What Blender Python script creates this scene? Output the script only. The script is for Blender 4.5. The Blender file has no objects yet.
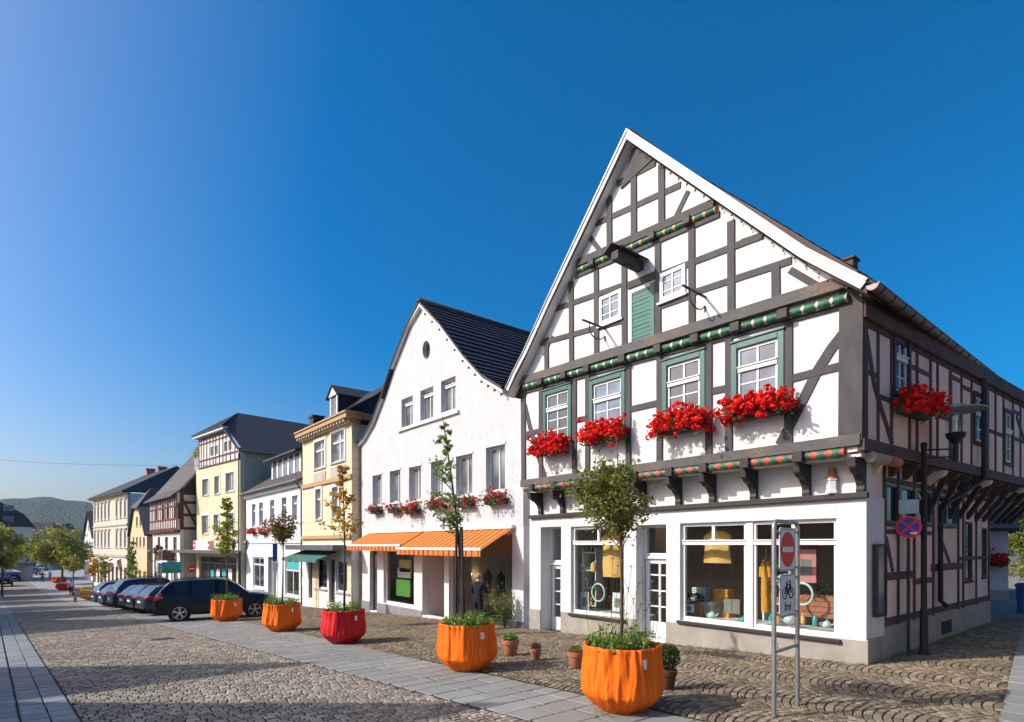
import bpy, bmesh, math, random
import numpy as np
from mathutils import Vector, Matrix
from mathutils.geometry import tessellate_polygon

random.seed(7)
SC = bpy.context.scene
COL = SC.collection
R = math.radians

# ------------------------------------------------------------------ view geometry
YAW = R(39.1)
FX, FY = math.sin(YAW), math.cos(YAW)
RX, RY = math.cos(YAW), -math.sin(YAW)
EYE = 2.25
FOC = 568.9

def zg(x, y):
    """height of the ground: the street falls away from the camera, then levels out"""
    y0 = min(y, 66.0)
    z = -0.045 * (y0 - 4.0)
    if y > 66.0:
        k = min(y, 96.0) - 66.0
        z -= 0.045 * k - (0.037 / 60.0) * k * k
        if y > 96.0:
            z -= 0.008 * (min(y, 400.0) - 96.0)
    if y < 4:
        z = -0.02 * (max(y, -40.0) - 4.0)
    return z

def ray(px, py):
    dx = (px - 512.0) / FOC
    return (FX + RX * dx, FY + RY * dx, (545.0 - py) / FOC)

def at_depth(px, py, t):
    d = ray(px, py)
    return Vector((d[0] * t, d[1] * t, EYE + d[2] * t))

def ground_at(px, py):
    d = ray(px, py)
    lo, hi = 1.0, 400.0
    for _ in range(60):
        m = (lo + hi) / 2
        if EYE + d[2] * m > zg(d[0] * m, d[1] * m):
            lo = m
        else:
            hi = m
    return Vector((d[0] * lo, d[1] * lo, zg(d[0] * lo, d[1] * lo)))

class Fr:
    """upright working plane: s runs along it, d outward, z up"""
    def __init__(self, o, e, n):
        el = math.hypot(*e); nl = math.hypot(*n)
        self.o = o; self.e = (e[0] / el, e[1] / el); self.n = (n[0] / nl, n[1] / nl)
    def P(self, s, d, z):
        return (self.o[0] + self.e[0] * s + self.n[0] * d, self.o[1] + self.e[1] * s + self.n[1] * d, z)
    def pix(self, px, py, d=0.0):
        r = ray(px, py)
        ox, oy = self.o[0] + self.n[0] * d, self.o[1] + self.n[1] * d
        t = (ox * self.n[0] + oy * self.n[1]) / (r[0] * self.n[0] + r[1] * self.n[1])
        x, y = r[0] * t, r[1] * t
        return ((x - ox) * self.e[0] + (y - oy) * self.e[1], EYE + r[2] * t)
WORLD = Fr((0, 0), (1, 0), (0, 1))

# ------------------------------------------------------------------ objects
WL = {}
def tag(o, label, cat, group=None, kind=None):
    o['label'] = label; o['category'] = cat
    if group: o['group'] = group
    if kind: o['kind'] = kind
    return o
def empty(name, loc, label, cat, group=None, rz=0.0):
    o = bpy.data.objects.new(name, None); COL.objects.link(o)
    o.empty_display_size = 0.2
    o.location = loc; o.rotation_euler = (0, 0, rz)
    WL[o.name] = Vector(loc)
    return tag(o, label, cat, group)

class MB:
    def __init__(self, fr=WORLD):
        self.fr = fr; self.v = []; self.f = []; self.mi = []; self.uv = []; self.m = 0; self.tone = []
        self.t = 0.5; self.loose = set()
    def add(self, vs, fs, uvs=None):
        b = len(self.v); self.v += [tuple(p) for p in vs]; self.tone += [self.t] * len(vs)
        for i, f in enumerate(fs):
            self.f.append([b + k for k in f]); self.mi.append(self.m)
            self.uv.append(uvs[i] if uvs else None)
    def box(self, s0, s1, d0, d1, z0, z1):
        P = self.fr.P
        vs = [P(s, d, z) for z in (z0, z1) for d in (d0, d1) for s in (s0, s1)]
        self.add(vs, [(0, 1, 3, 2), (4, 6, 7, 5), (0, 4, 5, 1), (2, 3, 7, 6), (0, 2, 6, 4), (1, 5, 7, 3)])
    def poly(self, pts, d0, d1, holes=()):
        """flat outline in (s,z) with holes, given thickness from d0 to d1"""
        P = self.fr.P
        loops = [list(pts)] + [list(h) for h in holes]
        tri = tessellate_polygon([[Vector((a, b, 0)) for a, b in l] for l in loops])
        flat = [p for l in loops for p in l]; n = len(flat)
        vs = [P(a, d1, b) for a, b in flat] + [P(a, d0, b) for a, b in flat]
        fs = [tuple(t) for t in tri] + [tuple(n + k for k in reversed(t)) for t in tri]
        k = 0
        for l in loops:
            m = len(l)
            for i in range(m):
                j = (i + 1) % m
                fs.append((k + i, k + j, n + k + j, n + k + i))
            k += m
        self.add(vs, fs)
    def beam(self, a, b, w, d0, d1, w2=None):
        """straight timber between two (s,z) points"""
        w2 = w if w2 is None else w2
        dx, dz = b[0] - a[0], b[1] - a[1]; L = math.hypot(dx, dz) or 1e-6
        nx, nz = -dz / L, dx / L
        self.poly([(a[0] + nx * w / 2, a[1] + nz * w / 2), (b[0] + nx * w2 / 2, b[1] + nz * w2 / 2),
                   (b[0] - nx * w2 / 2, b[1] - nz * w2 / 2), (a[0] - nx * w / 2, a[1] - nz * w / 2)], d0, d1)
    def band(self, pts, w, d0, d1):
        """bent timber along several (s,z) points"""
        n = len(pts); up = []; dn = []
        for i, p in enumerate(pts):
            a = pts[max(0, i - 1)]; b = pts[min(n - 1, i + 1)]
            L = math.hypot(b[0] - a[0], b[1] - a[1]) or 1e-6
            nx, nz = -(b[1] - a[1]) / L, (b[0] - a[0]) / L
            up.append((p[0] + nx * w / 2, p[1] + nz * w / 2)); dn.append((p[0] - nx * w / 2, p[1] - nz * w / 2))
        self.poly(up + dn[::-1], d0, d1)
    def tube(self, pts, r, n=8, cap=True):
        """round bar through points in world space (r may be a list)"""
        pts = [Vector(p) for p in pts]; N = len(pts)
        rs = r if isinstance(r, (list, tuple)) else [r] * N
        vs = []; us = []; L = 0; prev = None
        for i, p in enumerate(pts):
            t = (pts[min(N - 1, i + 1)] - pts[max(0, i - 1)])
            t = t.normalized() if t.length > 1e-9 else Vector((0, 0, 1))
            if prev is None:
                ref = Vector((0, 0, 1)) if abs(t.z) < 0.9 else Vector((1, 0, 0))
                u = t.cross(ref).normalized()
            else:
                u = (prev - t * prev.dot(t)).normalized()
            prev = u; w = t.cross(u)
            if i: L += (p - pts[i - 1]).length
            us.append(L)
            for k in range(n):
                a = 2 * math.pi * k / n
                vs.append(p + (u * math.cos(a) + w * math.sin(a)) * rs[i])
        fs = []; uv = []
        for i in range(N - 1):
            for k in range(n):
                j = (k + 1) % n
                fs.append((i * n + k, i * n + j, (i + 1) * n + j, (i + 1) * n + k))
                uv.append(((us[i], k / n), (us[i], (k + 1) / n), (us[i + 1], (k + 1) / n), (us[i + 1], k / n)))
        if cap:
            fs.append(tuple(range(n))[::-1]); uv.append([(0, 0)] * n)
            fs.append(tuple((N - 1) * n + k for k in range(n))); uv.append([(0, 0)] * n)
        self.add(vs, fs, uv)
    def lathe(self, c, prof, n=20, fn=None, cap=True):
        """turned shape: prof = [(radius, height)...] about the vertical through c"""
        vs = []
        for i, (r, z) in enumerate(prof):
            for k in range(n):
                a = 2 * math.pi * k / n
                rr = r * (fn(a, i) if fn else 1.0)
                vs.append((c[0] + rr * math.cos(a), c[1] + rr * math.sin(a), c[2] + z))
        fs = []
        for i in range(len(prof) - 1):
            for k in range(n):
                j = (k + 1) % n
                fs.append((i * n + k, i * n + j, (i + 1) * n + j, (i + 1) * n + k))
        if cap:
            fs.append(tuple(range(n))[::-1]); fs.append(tuple((len(prof) - 1) * n + k for k in range(n)))
        self.add(vs, fs)
    def ball(self, c, r, n=10, m=6, sq=1.0):
        c = Vector(c)
        prof = [(max(1e-4, r * math.sin(math.pi * i / m)), -r * sq * math.cos(math.pi * i / m)) for i in range(m + 1)]
        self.lathe(c, prof, n)
    def quad(self, a, b, c, d, uv=None):
        self.add([a, b, c, d], [(0, 1, 2, 3)], [uv] if uv else None)
    def build(self, name, mats, parent=None, smooth=False, recalc=True, bevel=0.0, tone=False, uv=False):
        if not isinstance(mats, (list, tuple)): mats = [mats]
        me = bpy.data.meshes.new(name)
        off = Vector((0, 0, 0)); p = parent
        while p is not None:
            off += Vector(p.location); p = p.parent
        V = [(a - off.x, b - off.y, c - off.z) for a, b, c in self.v]
        me.from_pydata(V, [], self.f)
        for m in mats: me.materials.append(m)
        me.polygons.foreach_set('material_index', self.mi)
        if uv:
            L = me.uv_layers.new(name='UVMap')
            k = 0
            for f, u in zip(self.f, self.uv):
                for i in range(len(f)):
                    L.data[k].uv = u[i] if u else (0, 0); k += 1
        if tone:
            at = me.attributes.new('tone', 'FLOAT', 'POINT'); at.data.foreach_set('value', self.tone)
        if recalc:
            bm = bmesh.new(); bm.from_mesh(me); bmesh.ops.recalc_face_normals(bm, faces=bm.faces); bm.to_mesh(me); bm.free()
        if smooth:
            me.polygons.foreach_set('use_smooth', [True] * len(me.polygons))
            if smooth is not True: me.set_sharp_from_angle(angle=R(smooth))
        o = bpy.data.objects.new(name, me); COL.objects.link(o)
        if parent is not None: o.parent = parent
        if bevel:
            b = o.modifiers.new('soft_edges', 'BEVEL'); b.width = bevel; b.segments = 2; b.limit_method = 'ANGLE'
        return o

# ------------------------------------------------------------------ materials
def N(nt, t, **kw):
    n = nt.nodes.new(t)
    for k, v in kw.items(): setattr(n, k, v)
    return n
def base_mat(name):
    m = bpy.data.materials.new(name); m.use_nodes = True
    nt = m.node_tree; b = nt.nodes['Principled BSDF']
    return m, nt, b
def rgb(c): return (c[0], c[1], c[2], 1.0)
def ramp(nt, fac, stops):
    r = N(nt, 'ShaderNodeValToRGB')
    while len(r.color_ramp.elements) < len(stops): r.color_ramp.elements.new(0.5)
    for e, (p, c) in zip(r.color_ramp.elements, stops): e.position = p; e.color = rgb(c)
    nt.links.new(fac, r.inputs[0]); return r.outputs[0]
def noise(nt, vec, scale, detail=4, rough=0.6, dist=0.0):
    n = N(nt, 'ShaderNodeTexNoise'); n.inputs['Scale'].default_value = scale
    n.inputs['Detail'].default_value = detail; n.inputs['Roughness'].default_value = rough
    n.inputs['Distortion'].default_value = dist
    nt.links.new(vec, n.inputs['Vector']); return n.outputs[0]
def coords(nt, kind='Object', scale=None):
    c = N(nt, 'ShaderNodeTexCoord').outputs[kind]
    if scale:
        mp = N(nt, 'ShaderNodeMapping'); mp.inputs['Scale'].default_value = scale
        nt.links.new(c, mp.inputs['Vector']); c = mp.outputs[0]
    return c
def bump(nt, h, strength, dist, b):
    n = N(nt, 'ShaderNodeBump'); n.inputs['Strength'].default_value = strength; n.inputs['Distance'].default_value = dist
    nt.links.new(h, n.inputs['Height']); nt.links.new(n.outputs[0], b.inputs['Normal'])
def mixc(nt, fac, a, b, mode='MIX'):
    m = N(nt, 'ShaderNodeMix', data_type='RGBA', blend_type=mode)
    if isinstance(fac, float): m.inputs[0].default_value = fac
    else: nt.links.new(fac, m.inputs[0])
    for k, s in ((6, a), (7, b)):
        if isinstance(s, tuple): m.inputs[k].default_value = rgb(s)
        else: nt.links.new(s, m.inputs[k])
    return m.outputs[2]
def rough_mat(name, c, c2=None, scale=3.0, rough=0.85, bs=40.0, bst=0.3, bd=0.01, stretch=None, spec=0.3, metal=0.0, grime=None):
    """weathered solid colour: two tones mixed by noise, with fine relief"""
    m, nt, b = base_mat(name)
    co = coords(nt, 'Object', stretch)
    c2 = c2 or tuple(x * 0.82 for x in c)
    n1 = noise(nt, co, scale, 5, 0.65)
    col = ramp(nt, n1, [(0.28, c2), (0.72, c)])
    if grime:
        n3 = noise(nt, coords(nt, 'Object', (1.2, 1.2, 0.25)), 1.3, 5, 0.7)
        gm = ramp(nt, n3, [(0.47, (0, 0, 0)), (0.75, (0.5, 0.5, 0.5))])
        col = mixc(nt, gm, col, grime)
    nt.links.new(col, b.inputs['Base Color'])
    b.inputs['Roughness'].default_value = rough; b.inputs['Specular IOR Level'].default_value = spec
    b.inputs['Metallic'].default_value = metal
    if bst:
        bump(nt, noise(nt, co, bs, 4, 0.7), bst, bd, b)
    return m
def shiny(name, c, rough=0.3, metal=0.0, spec=0.5, coat=0.0):
    m, nt, b = base_mat(name)
    n1 = noise(nt, coords(nt), 6.0, 3)
    nt.links.new(ramp(nt, n1, [(0.3, tuple(x * 0.9 for x in c)), (0.7, c)]), b.inputs['Base Color'])
    b.inputs['Roughness'].default_value = rough; b.inputs['Metallic'].default_value = metal
    b.inputs['Specular IOR Level'].default_value = spec; b.inputs['Coat Weight'].default_value = coat
    b.inputs['Coat Roughness'].default_value = 0.05
    return m
def tone_mat(name, stops, rough=0.85, bs=60, bst=0.25, bd=0.006, spec=0.3, big=None, translucent=0.0, grow=None):
    """colour picked per piece from the 'tone' each stone or leaf carries"""
    m, nt, b = base_mat(name)
    a = N(nt, 'ShaderNodeAttribute', attribute_name='tone').outputs['Fac']
    col = ramp(nt, a, stops)
    if big:
        n1 = noise(nt, coords(nt), big[0], 5, 0.65)
        mk = ramp(nt, n1, [(0.35, (0, 0, 0)), (0.7, (big[2],) * 3)])
        col = mixc(nt, mk, col, big[1], 'MIX')
    nt.links.new(col, b.inputs['Base Color'])
    b.inputs['Roughness'].default_value = rough; b.inputs['Specular IOR Level'].default_value = spec
    if bst: bump(nt, noise(nt, coords(nt), bs, 4, 0.7), bst, bd, b)
    if translucent:
        t = N(nt, 'ShaderNodeBsdfTranslucent'); nt.links.new(col, t.inputs['Color'])
        mx = N(nt, 'ShaderNodeMixShader'); mx.inputs[0].default_value = translucent
        nt.links.new(b.outputs[0], mx.inputs[1]); nt.links.new(t.outputs[0], mx.inputs[2])
        nt.links.new(mx.outputs[0], nt.nodes['Material Output'].inputs['Surface'])
    return m
def glass_mat(name, tint=(0.9, 0.95, 0.95), refl=0.06):
    m, nt, b = base_mat(name); nt.nodes.remove(b)
    tr = N(nt, 'ShaderNodeBsdfTransparent'); tr.inputs[0].default_value = rgb(tint)
    gl = N(nt, 'ShaderNodeBsdfGlossy'); gl.inputs['Roughness'].default_value = 0.01
    fr = N(nt, 'ShaderNodeFresnel'); fr.inputs['IOR'].default_value = 1.5
    ad = N(nt, 'ShaderNodeMath', operation='ADD'); ad.inputs[1].default_value = refl
    nt.links.new(fr.outputs[0], ad.inputs[0])
    bp = N(nt, 'ShaderNodeBump'); bp.inputs['Strength'].default_value = 0.04; bp.inputs['Distance'].default_value = 0.05
    nt.links.new(noise(nt, coords(nt), 1.5, 1), bp.inputs['Height']); nt.links.new(bp.outputs[0], gl.inputs['Normal'])
    ge = N(nt, 'ShaderNodeNewGeometry'); iv = N(nt, 'ShaderNodeMath', operation='SUBTRACT'); iv.inputs[0].default_value = 1.0; nt.links.new(ge.outputs['Backfacing'], iv.inputs[1])
    mu = N(nt, 'ShaderNodeMath', operation='MULTIPLY'); nt.links.new(ad.outputs[0], mu.inputs[0]); nt.links.new(iv.outputs[0], mu.inputs[1])   # the pane's inner face only transmits
    mx = N(nt, 'ShaderNodeMixShader')
    nt.links.new(mu.outputs[0], mx.inputs[0]); nt.links.new(tr.outputs[0], mx.inputs[1]); nt.links.new(gl.outputs[0], mx.inputs[2])
    nt.links.new(mx.outputs[0], nt.nodes['Material Output'].inputs['Surface'])
    return m
def dark_glass(name, c=(0.02, 0.028, 0.035), rough=0.04):
    m, nt, b = base_mat(name)
    n1 = noise(nt, coords(nt), 0.9, 2)
    nt.links.new(ramp(nt, n1, [(0.35, c), (0.65, tuple(x * 3.0 for x in c))]), b.inputs['Base Color'])
    b.inputs['Roughness'].default_value = rough; b.inputs['Specular IOR Level'].default_value = 0.8
    bump(nt, noise(nt, coords(nt), 1.7, 1), 0.06, 0.05, b)
    return m
def row_mat(name, c1, c2, mortar, bw, bh, rough=0.7, bst=0.6, bd=0.02, msize=0.012, spec=0.35, off=0.5, coord='UV'):
    """courses of tiles, slates or stones on the surface's own metre grid"""
    m, nt, b = base_mat(name)
    co = coords(nt, coord)
    br = N(nt, 'ShaderNodeTexBrick'); br.offset = off
    br.inputs['Color1'].default_value = rgb(c1); br.inputs['Color2'].default_value = rgb(c2); br.inputs['Mortar'].default_value = rgb(mortar)
    br.inputs['Scale'].default_value = 1.0; br.inputs['Mortar Size'].default_value = msize
    br.inputs['Brick Width'].default_value = bw; br.inputs['Row Height'].default_value = bh
    br.inputs['Mortar Smooth'].default_value = 0.3
    nt.links.new(co, br.inputs['Vector'])
    n1 = noise(nt, co, 0.7, 5, 0.7)
    col = mixc(nt, n1, br.outputs[0], tuple(x * 1.35 for x in c1), 'MIX')
    col = mixc(nt, 0.45, br.outputs[0], col)
    nt.links.new(col, b.inputs['Base Color'])
    b.inputs['Roughness'].default_value = rough; b.inputs['Specular IOR Level'].default_value = spec
    inv = N(nt, 'ShaderNodeMath', operation='SUBTRACT'); inv.inputs[0].default_value = 1.0
    nt.links.new(br.outputs[1], inv.inputs[1])
    ad = N(nt, 'ShaderNodeMath', operation='MULTIPLY_ADD'); ad.inputs[1].default_value = 0.35
    nt.links.new(noise(nt, co, 14, 3), ad.inputs[0]); nt.links.new(inv.outputs[0], ad.inputs[2])
    bump(nt, ad.outputs[0], bst, bd, b)
    return m
def zigzag_mat(name, ca, cb, period=0.24, teeth=0.35, thr=0.22):
    """painted carved roll: bulbs of one colour with pointed gaps of another"""
    m, nt, b = base_mat(name)
    sp = N(nt, 'ShaderNodeSeparateXYZ'); nt.links.new(coords(nt, 'UV'), sp.inputs[0])
    pp = N(nt, 'ShaderNodeMath', operation='PINGPONG'); pp.inputs[1].default_value = period / 2
    nt.links.new(sp.outputs[0], pp.inputs[0])
    vv = N(nt, 'ShaderNodeMath', operation='PINGPONG'); vv.inputs[1].default_value = 0.125
    nt.links.new(sp.outputs[1], vv.inputs[0])
    ma = N(nt, 'ShaderNodeMath', operation='MULTIPLY_ADD'); ma.inputs[1].default_value = teeth; nt.links.new(vv.outputs[0], ma.inputs[0]); nt.links.new(pp.outputs[0], ma.inputs[2])
    gt = N(nt, 'ShaderNodeMath', operation='GREATER_THAN'); gt.inputs[1].default_value = period * thr
    nt.links.new(ma.outputs[0], gt.inputs[0])
    col = mixc(nt, gt.outputs[0], cb, ca)
    wear = ramp(nt, noise(nt, coords(nt), 22, 4), [(0.55, (0, 0, 0)), (0.75, (0.4, 0.4, 0.4))])
    col = mixc(nt, wear, col, (0.12, 0.10, 0.09))
    nt.links.new(col, b.inputs['Base Color']); b.inputs['Roughness'].default_value = 0.55
    bump(nt, pp.outputs[0], 0.6, 0.3, b)
    return m
def stripe_mat(name, ca, cb, period, axis=0, fabric=True):
    m, nt, b = base_mat(name)
    sp = N(nt, 'ShaderNodeSeparateXYZ'); nt.links.new(coords(nt, 'UV'), sp.inputs[0])
    pp = N(nt, 'ShaderNodeMath', operation='PINGPONG'); pp.inputs[1].default_value = period / 2
    nt.links.new(sp.outputs[axis], pp.inputs[0])
    gt = N(nt, 'ShaderNodeMath', operation='GREATER_THAN'); gt.inputs[1].default_value = period * 0.15
    nt.links.new(pp.outputs[0], gt.inputs[0])
    col = mixc(nt, gt.outputs[0], cb, ca)
    nt.links.new(col, b.inputs['Base Color']); b.inputs['Roughness'].default_value = 0.8
    if fabric:
        t = N(nt, 'ShaderNodeBsdfTranslucent'); nt.links.new(col, t.inputs['Color'])
        mx = N(nt, 'ShaderNodeMixShader'); mx.inputs[0].default_value = 0.3
        nt.links.new(b.outputs[0], mx.inputs[1]); nt.links.new(t.outputs[0], mx.inputs[2])
        nt.links.new(mx.outputs[0], nt.nodes['Material Output'].inputs['Surface'])
    return m
def inscribed_mat(name, c, gold=(0.32, 0.17, 0.05)):
    """weathered beam with the worn gilt remains of a carved inscription"""
    m, nt, b = base_mat(name)
    co = coords(nt)
    col = ramp(nt, noise(nt, coords(nt, 'Object', (1, 1, 8)), 5, 5, 0.7), [(0.3, tuple(x * 0.7 for x in c)), (0.7, tuple(x * 1.2 for x in c))])
    g1 = ramp(nt, noise(nt, co, 30, 2, 0.5, 2.5), [(0.52, (0, 0, 0)), (0.58, (1, 1, 1))])
    g2 = ramp(nt, noise(nt, co, 1.1, 2), [(0.5, (0, 0, 0)), (0.66, (0.7, 0.7, 0.7))])
    g = mixc(nt, 1.0, g1, g2, 'MULTIPLY')
    col = mixc(nt, g, col, gold)
    nt.links.new(col, b.inputs['Base Color']); b.inputs['Roughness'].default_value = 0.75
    bump(nt, noise(nt, coords(nt, 'Object', (1, 1, 6)), 18, 4), 0.4, 0.01, b)
    return m

M = {}
M['plaster'] = rough_mat('white_lime_plaster', (0.66, 0.655, 0.645), (0.58, 0.575, 0.565), 1.6, 0.9, 9.0, 0.35, 0.03, grime=(0.50, 0.48, 0.45))
M['plaster_side'] = rough_mat('rosy_side_plaster', (0.82, 0.66, 0.59), (0.64, 0.50, 0.44), 1.1, 0.9, 9.0, 0.35, 0.03, grime=(0.30, 0.22, 0.18))
M['shopwall'] = rough_mat('painted_shop_wall', (0.66, 0.655, 0.65), (0.59, 0.585, 0.58), 1.2, 0.85, 60.0, 0.15, 0.006, grime=(0.60, 0.58, 0.55))
M['plinth'] = rough_mat('beige_plinth_render', (0.36, 0.33, 0.28), (0.27, 0.245, 0.21), 2.2, 0.9, 70.0, 0.3, 0.008, grime=(0.20, 0.17, 0.14))
M['roughcast'] = rough_mat('white_roughcast', (0.56, 0.56, 0.57), (0.46, 0.46, 0.475), 2.5, 0.92, 9.0, 0.8, 0.05, stretch=(1, 1, 0.55))
M['timber'] = rough_mat('grey_painted_timber', (0.072, 0.066, 0.069), (0.040, 0.037, 0.039), 4.0, 0.7, 26.0, 0.5, 0.012, stretch=(1, 1, 0.35))
M['timber_dark'] = rough_mat('dark_carved_timber', (0.045, 0.038, 0.038), (0.028, 0.022, 0.022), 4.0, 0.6, 26.0, 0.4, 0.01)
M['timber_brown'] = rough_mat('brown_side_timber', (0.105, 0.066, 0.058), (0.06, 0.038, 0.034), 3.0, 0.75, 24.0, 0.5, 0.012, stretch=(1, 1, 0.35))
M['inscribed'] = inscribed_mat('gilt_inscribed_beam', (0.082, 0.074, 0.074))
M['stone_beige'] = rough_mat('beige_painted_timber', (0.42, 0.36, 0.29), (0.30, 0.26, 0.21), 5, 0.8, 30, 0.2, 0.006)
M['teal'] = rough_mat('teal_window_paint', (0.018, 0.105, 0.095), (0.013, 0.08, 0.072), 5.0, 0.45, 60, 0.1, 0.003, spec=0.5)
M['teal_shutter'] = rough_mat('teal_shutter_paint', (0.036, 0.15, 0.125), (0.026, 0.115, 0.095), 5.0, 0.5, 60, 0.1, 0.003)
M['white'] = rough_mat('white_gloss_paint', (0.70, 0.70, 0.695), (0.64, 0.64, 0.635), 4.0, 0.4, 50, 0.06, 0.003, spec=0.5)
M['offwhite'] = rough_mat('weathered_white_board', (0.78, 0.78, 0.77), (0.66, 0.66, 0.65), 3.0, 0.55, 40, 0.1, 0.004)
M['greenroll'] = zigzag_mat('green_cream_carving', (0.014, 0.10, 0.05), (0.50, 0.47, 0.33), 0.26, 0.25, 0.15)
M['goldroll'] = zigzag_mat('green_gold_carving', (0.014, 0.10, 0.055), (0.45, 0.32, 0.07), 0.27, 0.12, 0.15)
M['redroll'] = zigzag_mat('green_red_carving', (0.014, 0.105, 0.055), (0.46, 0.065, 0.035), 0.27, 0.75, 0.36)
M['pane'] = dark_glass('window_glass_sky')
M['pane_blue'] = dark_glass('bluish_window_glass', (0.05, 0.075, 0.11))
M['pane_grey'] = dark_glass('curtained_window_glass', (0.07, 0.075, 0.08), 0.08)
M['glass'] = glass_mat('shop_glass', (0.93, 0.96, 0.96), 0.015)
M['tile_red'] = row_mat('dark_red_pantile', (0.12, 0.036, 0.032), (0.08, 0.026, 0.024), (0.012, 0.006, 0.006), 0.26, 0.34, 0.6, 0.8, 0.03)
M['tile_black'] = row_mat('black_glazed_pantile', (0.036, 0.038, 0.050), (0.013, 0.014, 0.020), (0.004, 0.004, 0.006), 0.27, 0.36, 0.5, 1.0, 0.05, 0.03, 0.4, 0.0)
M['slate'] = row_mat('blue_black_slate', (0.062, 0.066, 0.078), (0.034, 0.037, 0.046), (0.010, 0.011, 0.014), 0.30, 0.2, 0.65, 0.6, 0.012)
M['slate_old'] = row_mat('grey_brown_slate', (0.105, 0.088, 0.084), (0.06, 0.05, 0.05), (0.02, 0.017, 0.017), 0.30, 0.2, 0.7, 0.6, 0.012)
M['grey_metal'] = rough_mat('grey_zinc', (0.22, 0.22, 0.22), (0.15, 0.15, 0.15), 5, 0.45, 30, 0.1, 0.004, metal=0.7)
M['gutter'] = rough_mat('old_zinc_gutter', (0.20, 0.185, 0.17), (0.12, 0.11, 0.10), 5, 0.5, 30, 0.15, 0.005, metal=0.6)
M['galv'] = rough_mat('galvanised_steel', (0.42, 0.43, 0.44), (0.30, 0.31, 0.32), 14, 0.4, 60, 0.1, 0.002, metal=0.75)
M['black'] = rough_mat('black_ironwork', (0.016, 0.016, 0.017), (0.010, 0.010, 0.011), 8, 0.5, 50, 0.1, 0.003)
M['iron'] = rough_mat('dark_iron', (0.05, 0.045, 0.043), (0.03, 0.026, 0.025), 10, 0.6, 50, 0.2, 0.003)
M['leaf'] = tone_mat('geranium_leaf', [(0, (0.02, 0.07, 0.015)), (0.6, (0.05, 0.14, 0.03)), (1, (0.09, 0.20, 0.04))], 0.6, 40, 0, 0, 0.3, None, 0.3)
M['petal'] = tone_mat('red_geranium_petal', [(0, (0.55, 0.005, 0.006)), (0.6, (0.78, 0.011, 0.010)), (1, (0.88, 0.035, 0.022))], 0.6, 40, 0, 0, 0.2, None, 0.35)
M['petal_pink'] = tone_mat('pink_geranium_petal', [(0, (0.42, 0.01, 0.03)), (0.6, (0.60, 0.03, 0.05)), (1, (0.70, 0.14, 0.14))], 0.6, 40, 0, 0, 0.2, None, 0.35)
M['tree_green'] = tone_mat('green_street_tree_leaf', [(0, (0.08, 0.11, 0.018)), (0.5, (0.18, 0.20, 0.035)), (1, (0.33, 0.31, 0.06))], 0.55, 30, 0, 0, 0.35, None, 0.5)
M['tree_fresh'] = tone_mat('fresh_green_leaf', [(0, (0.08, 0.18, 0.03)), (0.6, (0.18, 0.29, 0.05)), (1, (0.32, 0.38, 0.09))], 0.55, 30, 0, 0, 0.35, None, 0.35)
M['tree_gold'] = tone_mat('golden_autumn_leaf', [(0, (0.14, 0.16, 0.02)), (0.3, (0.34, 0.27, 0.03)), (0.7, (0.58, 0.34, 0.03)), (1, (0.58, 0.22, 0.025))], 0.55, 30, 0, 0, 0.35, None, 0.4)
M['tree_olive'] = tone_mat('olive_turning_leaf', [(0, (0.08, 0.10, 0.02)), (0.6, (0.17, 0.17, 0.035)), (1, (0.34, 0.16, 0.04))], 0.55, 30, 0, 0, 0.35, None, 0.35)
M['tree_lime'] = tone_mat('yellow_green_leaf', [(0, (0.10, 0.15, 0.015)), (0.6, (0.28, 0.30, 0.03)), (1, (0.46, 0.40, 0.04))], 0.55, 30, 0, 0, 0.35, None, 0.4)
M['tree_dark'] = tone_mat('dark_wood_leaf', [(0, (0.008, 0.024, 0.006)), (0.6, (0.025, 0.055, 0.012)), (1, (0.06, 0.09, 0.02))], 0.6, 30, 0, 0, 0.3, None, 0.2)
M['tree_russet'] = tone_mat('russet_leaf', [(0, (0.03, 0.012, 0.008)), (1, (0.10, 0.035, 0.02))], 0.6, 30, 0, 0, 0.3, None, 0.2)
M['bark'] = rough_mat('grey_brown_bark', (0.13, 0.09, 0.06), (0.07, 0.045, 0.03), 9, 0.9, 40, 0.6, 0.012, stretch=(1, 1, 0.3))
M['soil'] = rough_mat('potting_soil', (0.05, 0.035, 0.024), (0.025, 0.018, 0.012), 20, 0.95, 60, 0.8, 0.02)
M['terracotta'] = rough_mat('terracotta', (0.42, 0.16, 0.085), (0.32, 0.115, 0.06), 7, 0.8, 60, 0.15, 0.004, grime=(0.45, 0.28, 0.2))
M['brownpot'] = rough_mat('brown_glazed_clay', (0.16, 0.06, 0.035), (0.10, 0.038, 0.024), 7, 0.55, 60, 0.1, 0.003)
def cloth(name, c):
    m, nt, b = base_mat(name)
    n1 = noise(nt, coords(nt), 2.0, 4)
    nt.links.new(ramp(nt, n1, [(0.3, tuple(x * 0.85 for x in c)), (0.7, c)]), b.inputs['Base Color'])
    b.inputs['Roughness'].default_value = 0.6; b.inputs['Specular IOR Level'].default_value = 0.25
    bump(nt, noise(nt, coords(nt, 'Object', (1, 1, 0.22)), 7.5, 3, 0.55, 0.8), 0.55, 0.05, b)
    return m
M['orange'] = cloth('orange_tarpaulin', (0.92, 0.158, 0.004))
M['red_cloth'] = cloth('red_tarpaulin', (0.62, 0.012, 0.014))
M['yellow_cloth'] = cloth('yellow_tarpaulin', (0.72, 0.42, 0.01))
M['awning'] = stripe_mat('orange_awning_stripe', (0.78, 0.24, 0.035), (0.28, 0.06, 0.012), 0.34)
M['car_black'] = shiny('black_car_paint', (0.004, 0.005, 0.011), 0.2, 0.0, 0.22, 0.3)
M['car_navy'] = shiny('navy_car_paint', (0.018, 0.045, 0.11), 0.22, 0.2, 0.22, 0.3)
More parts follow.
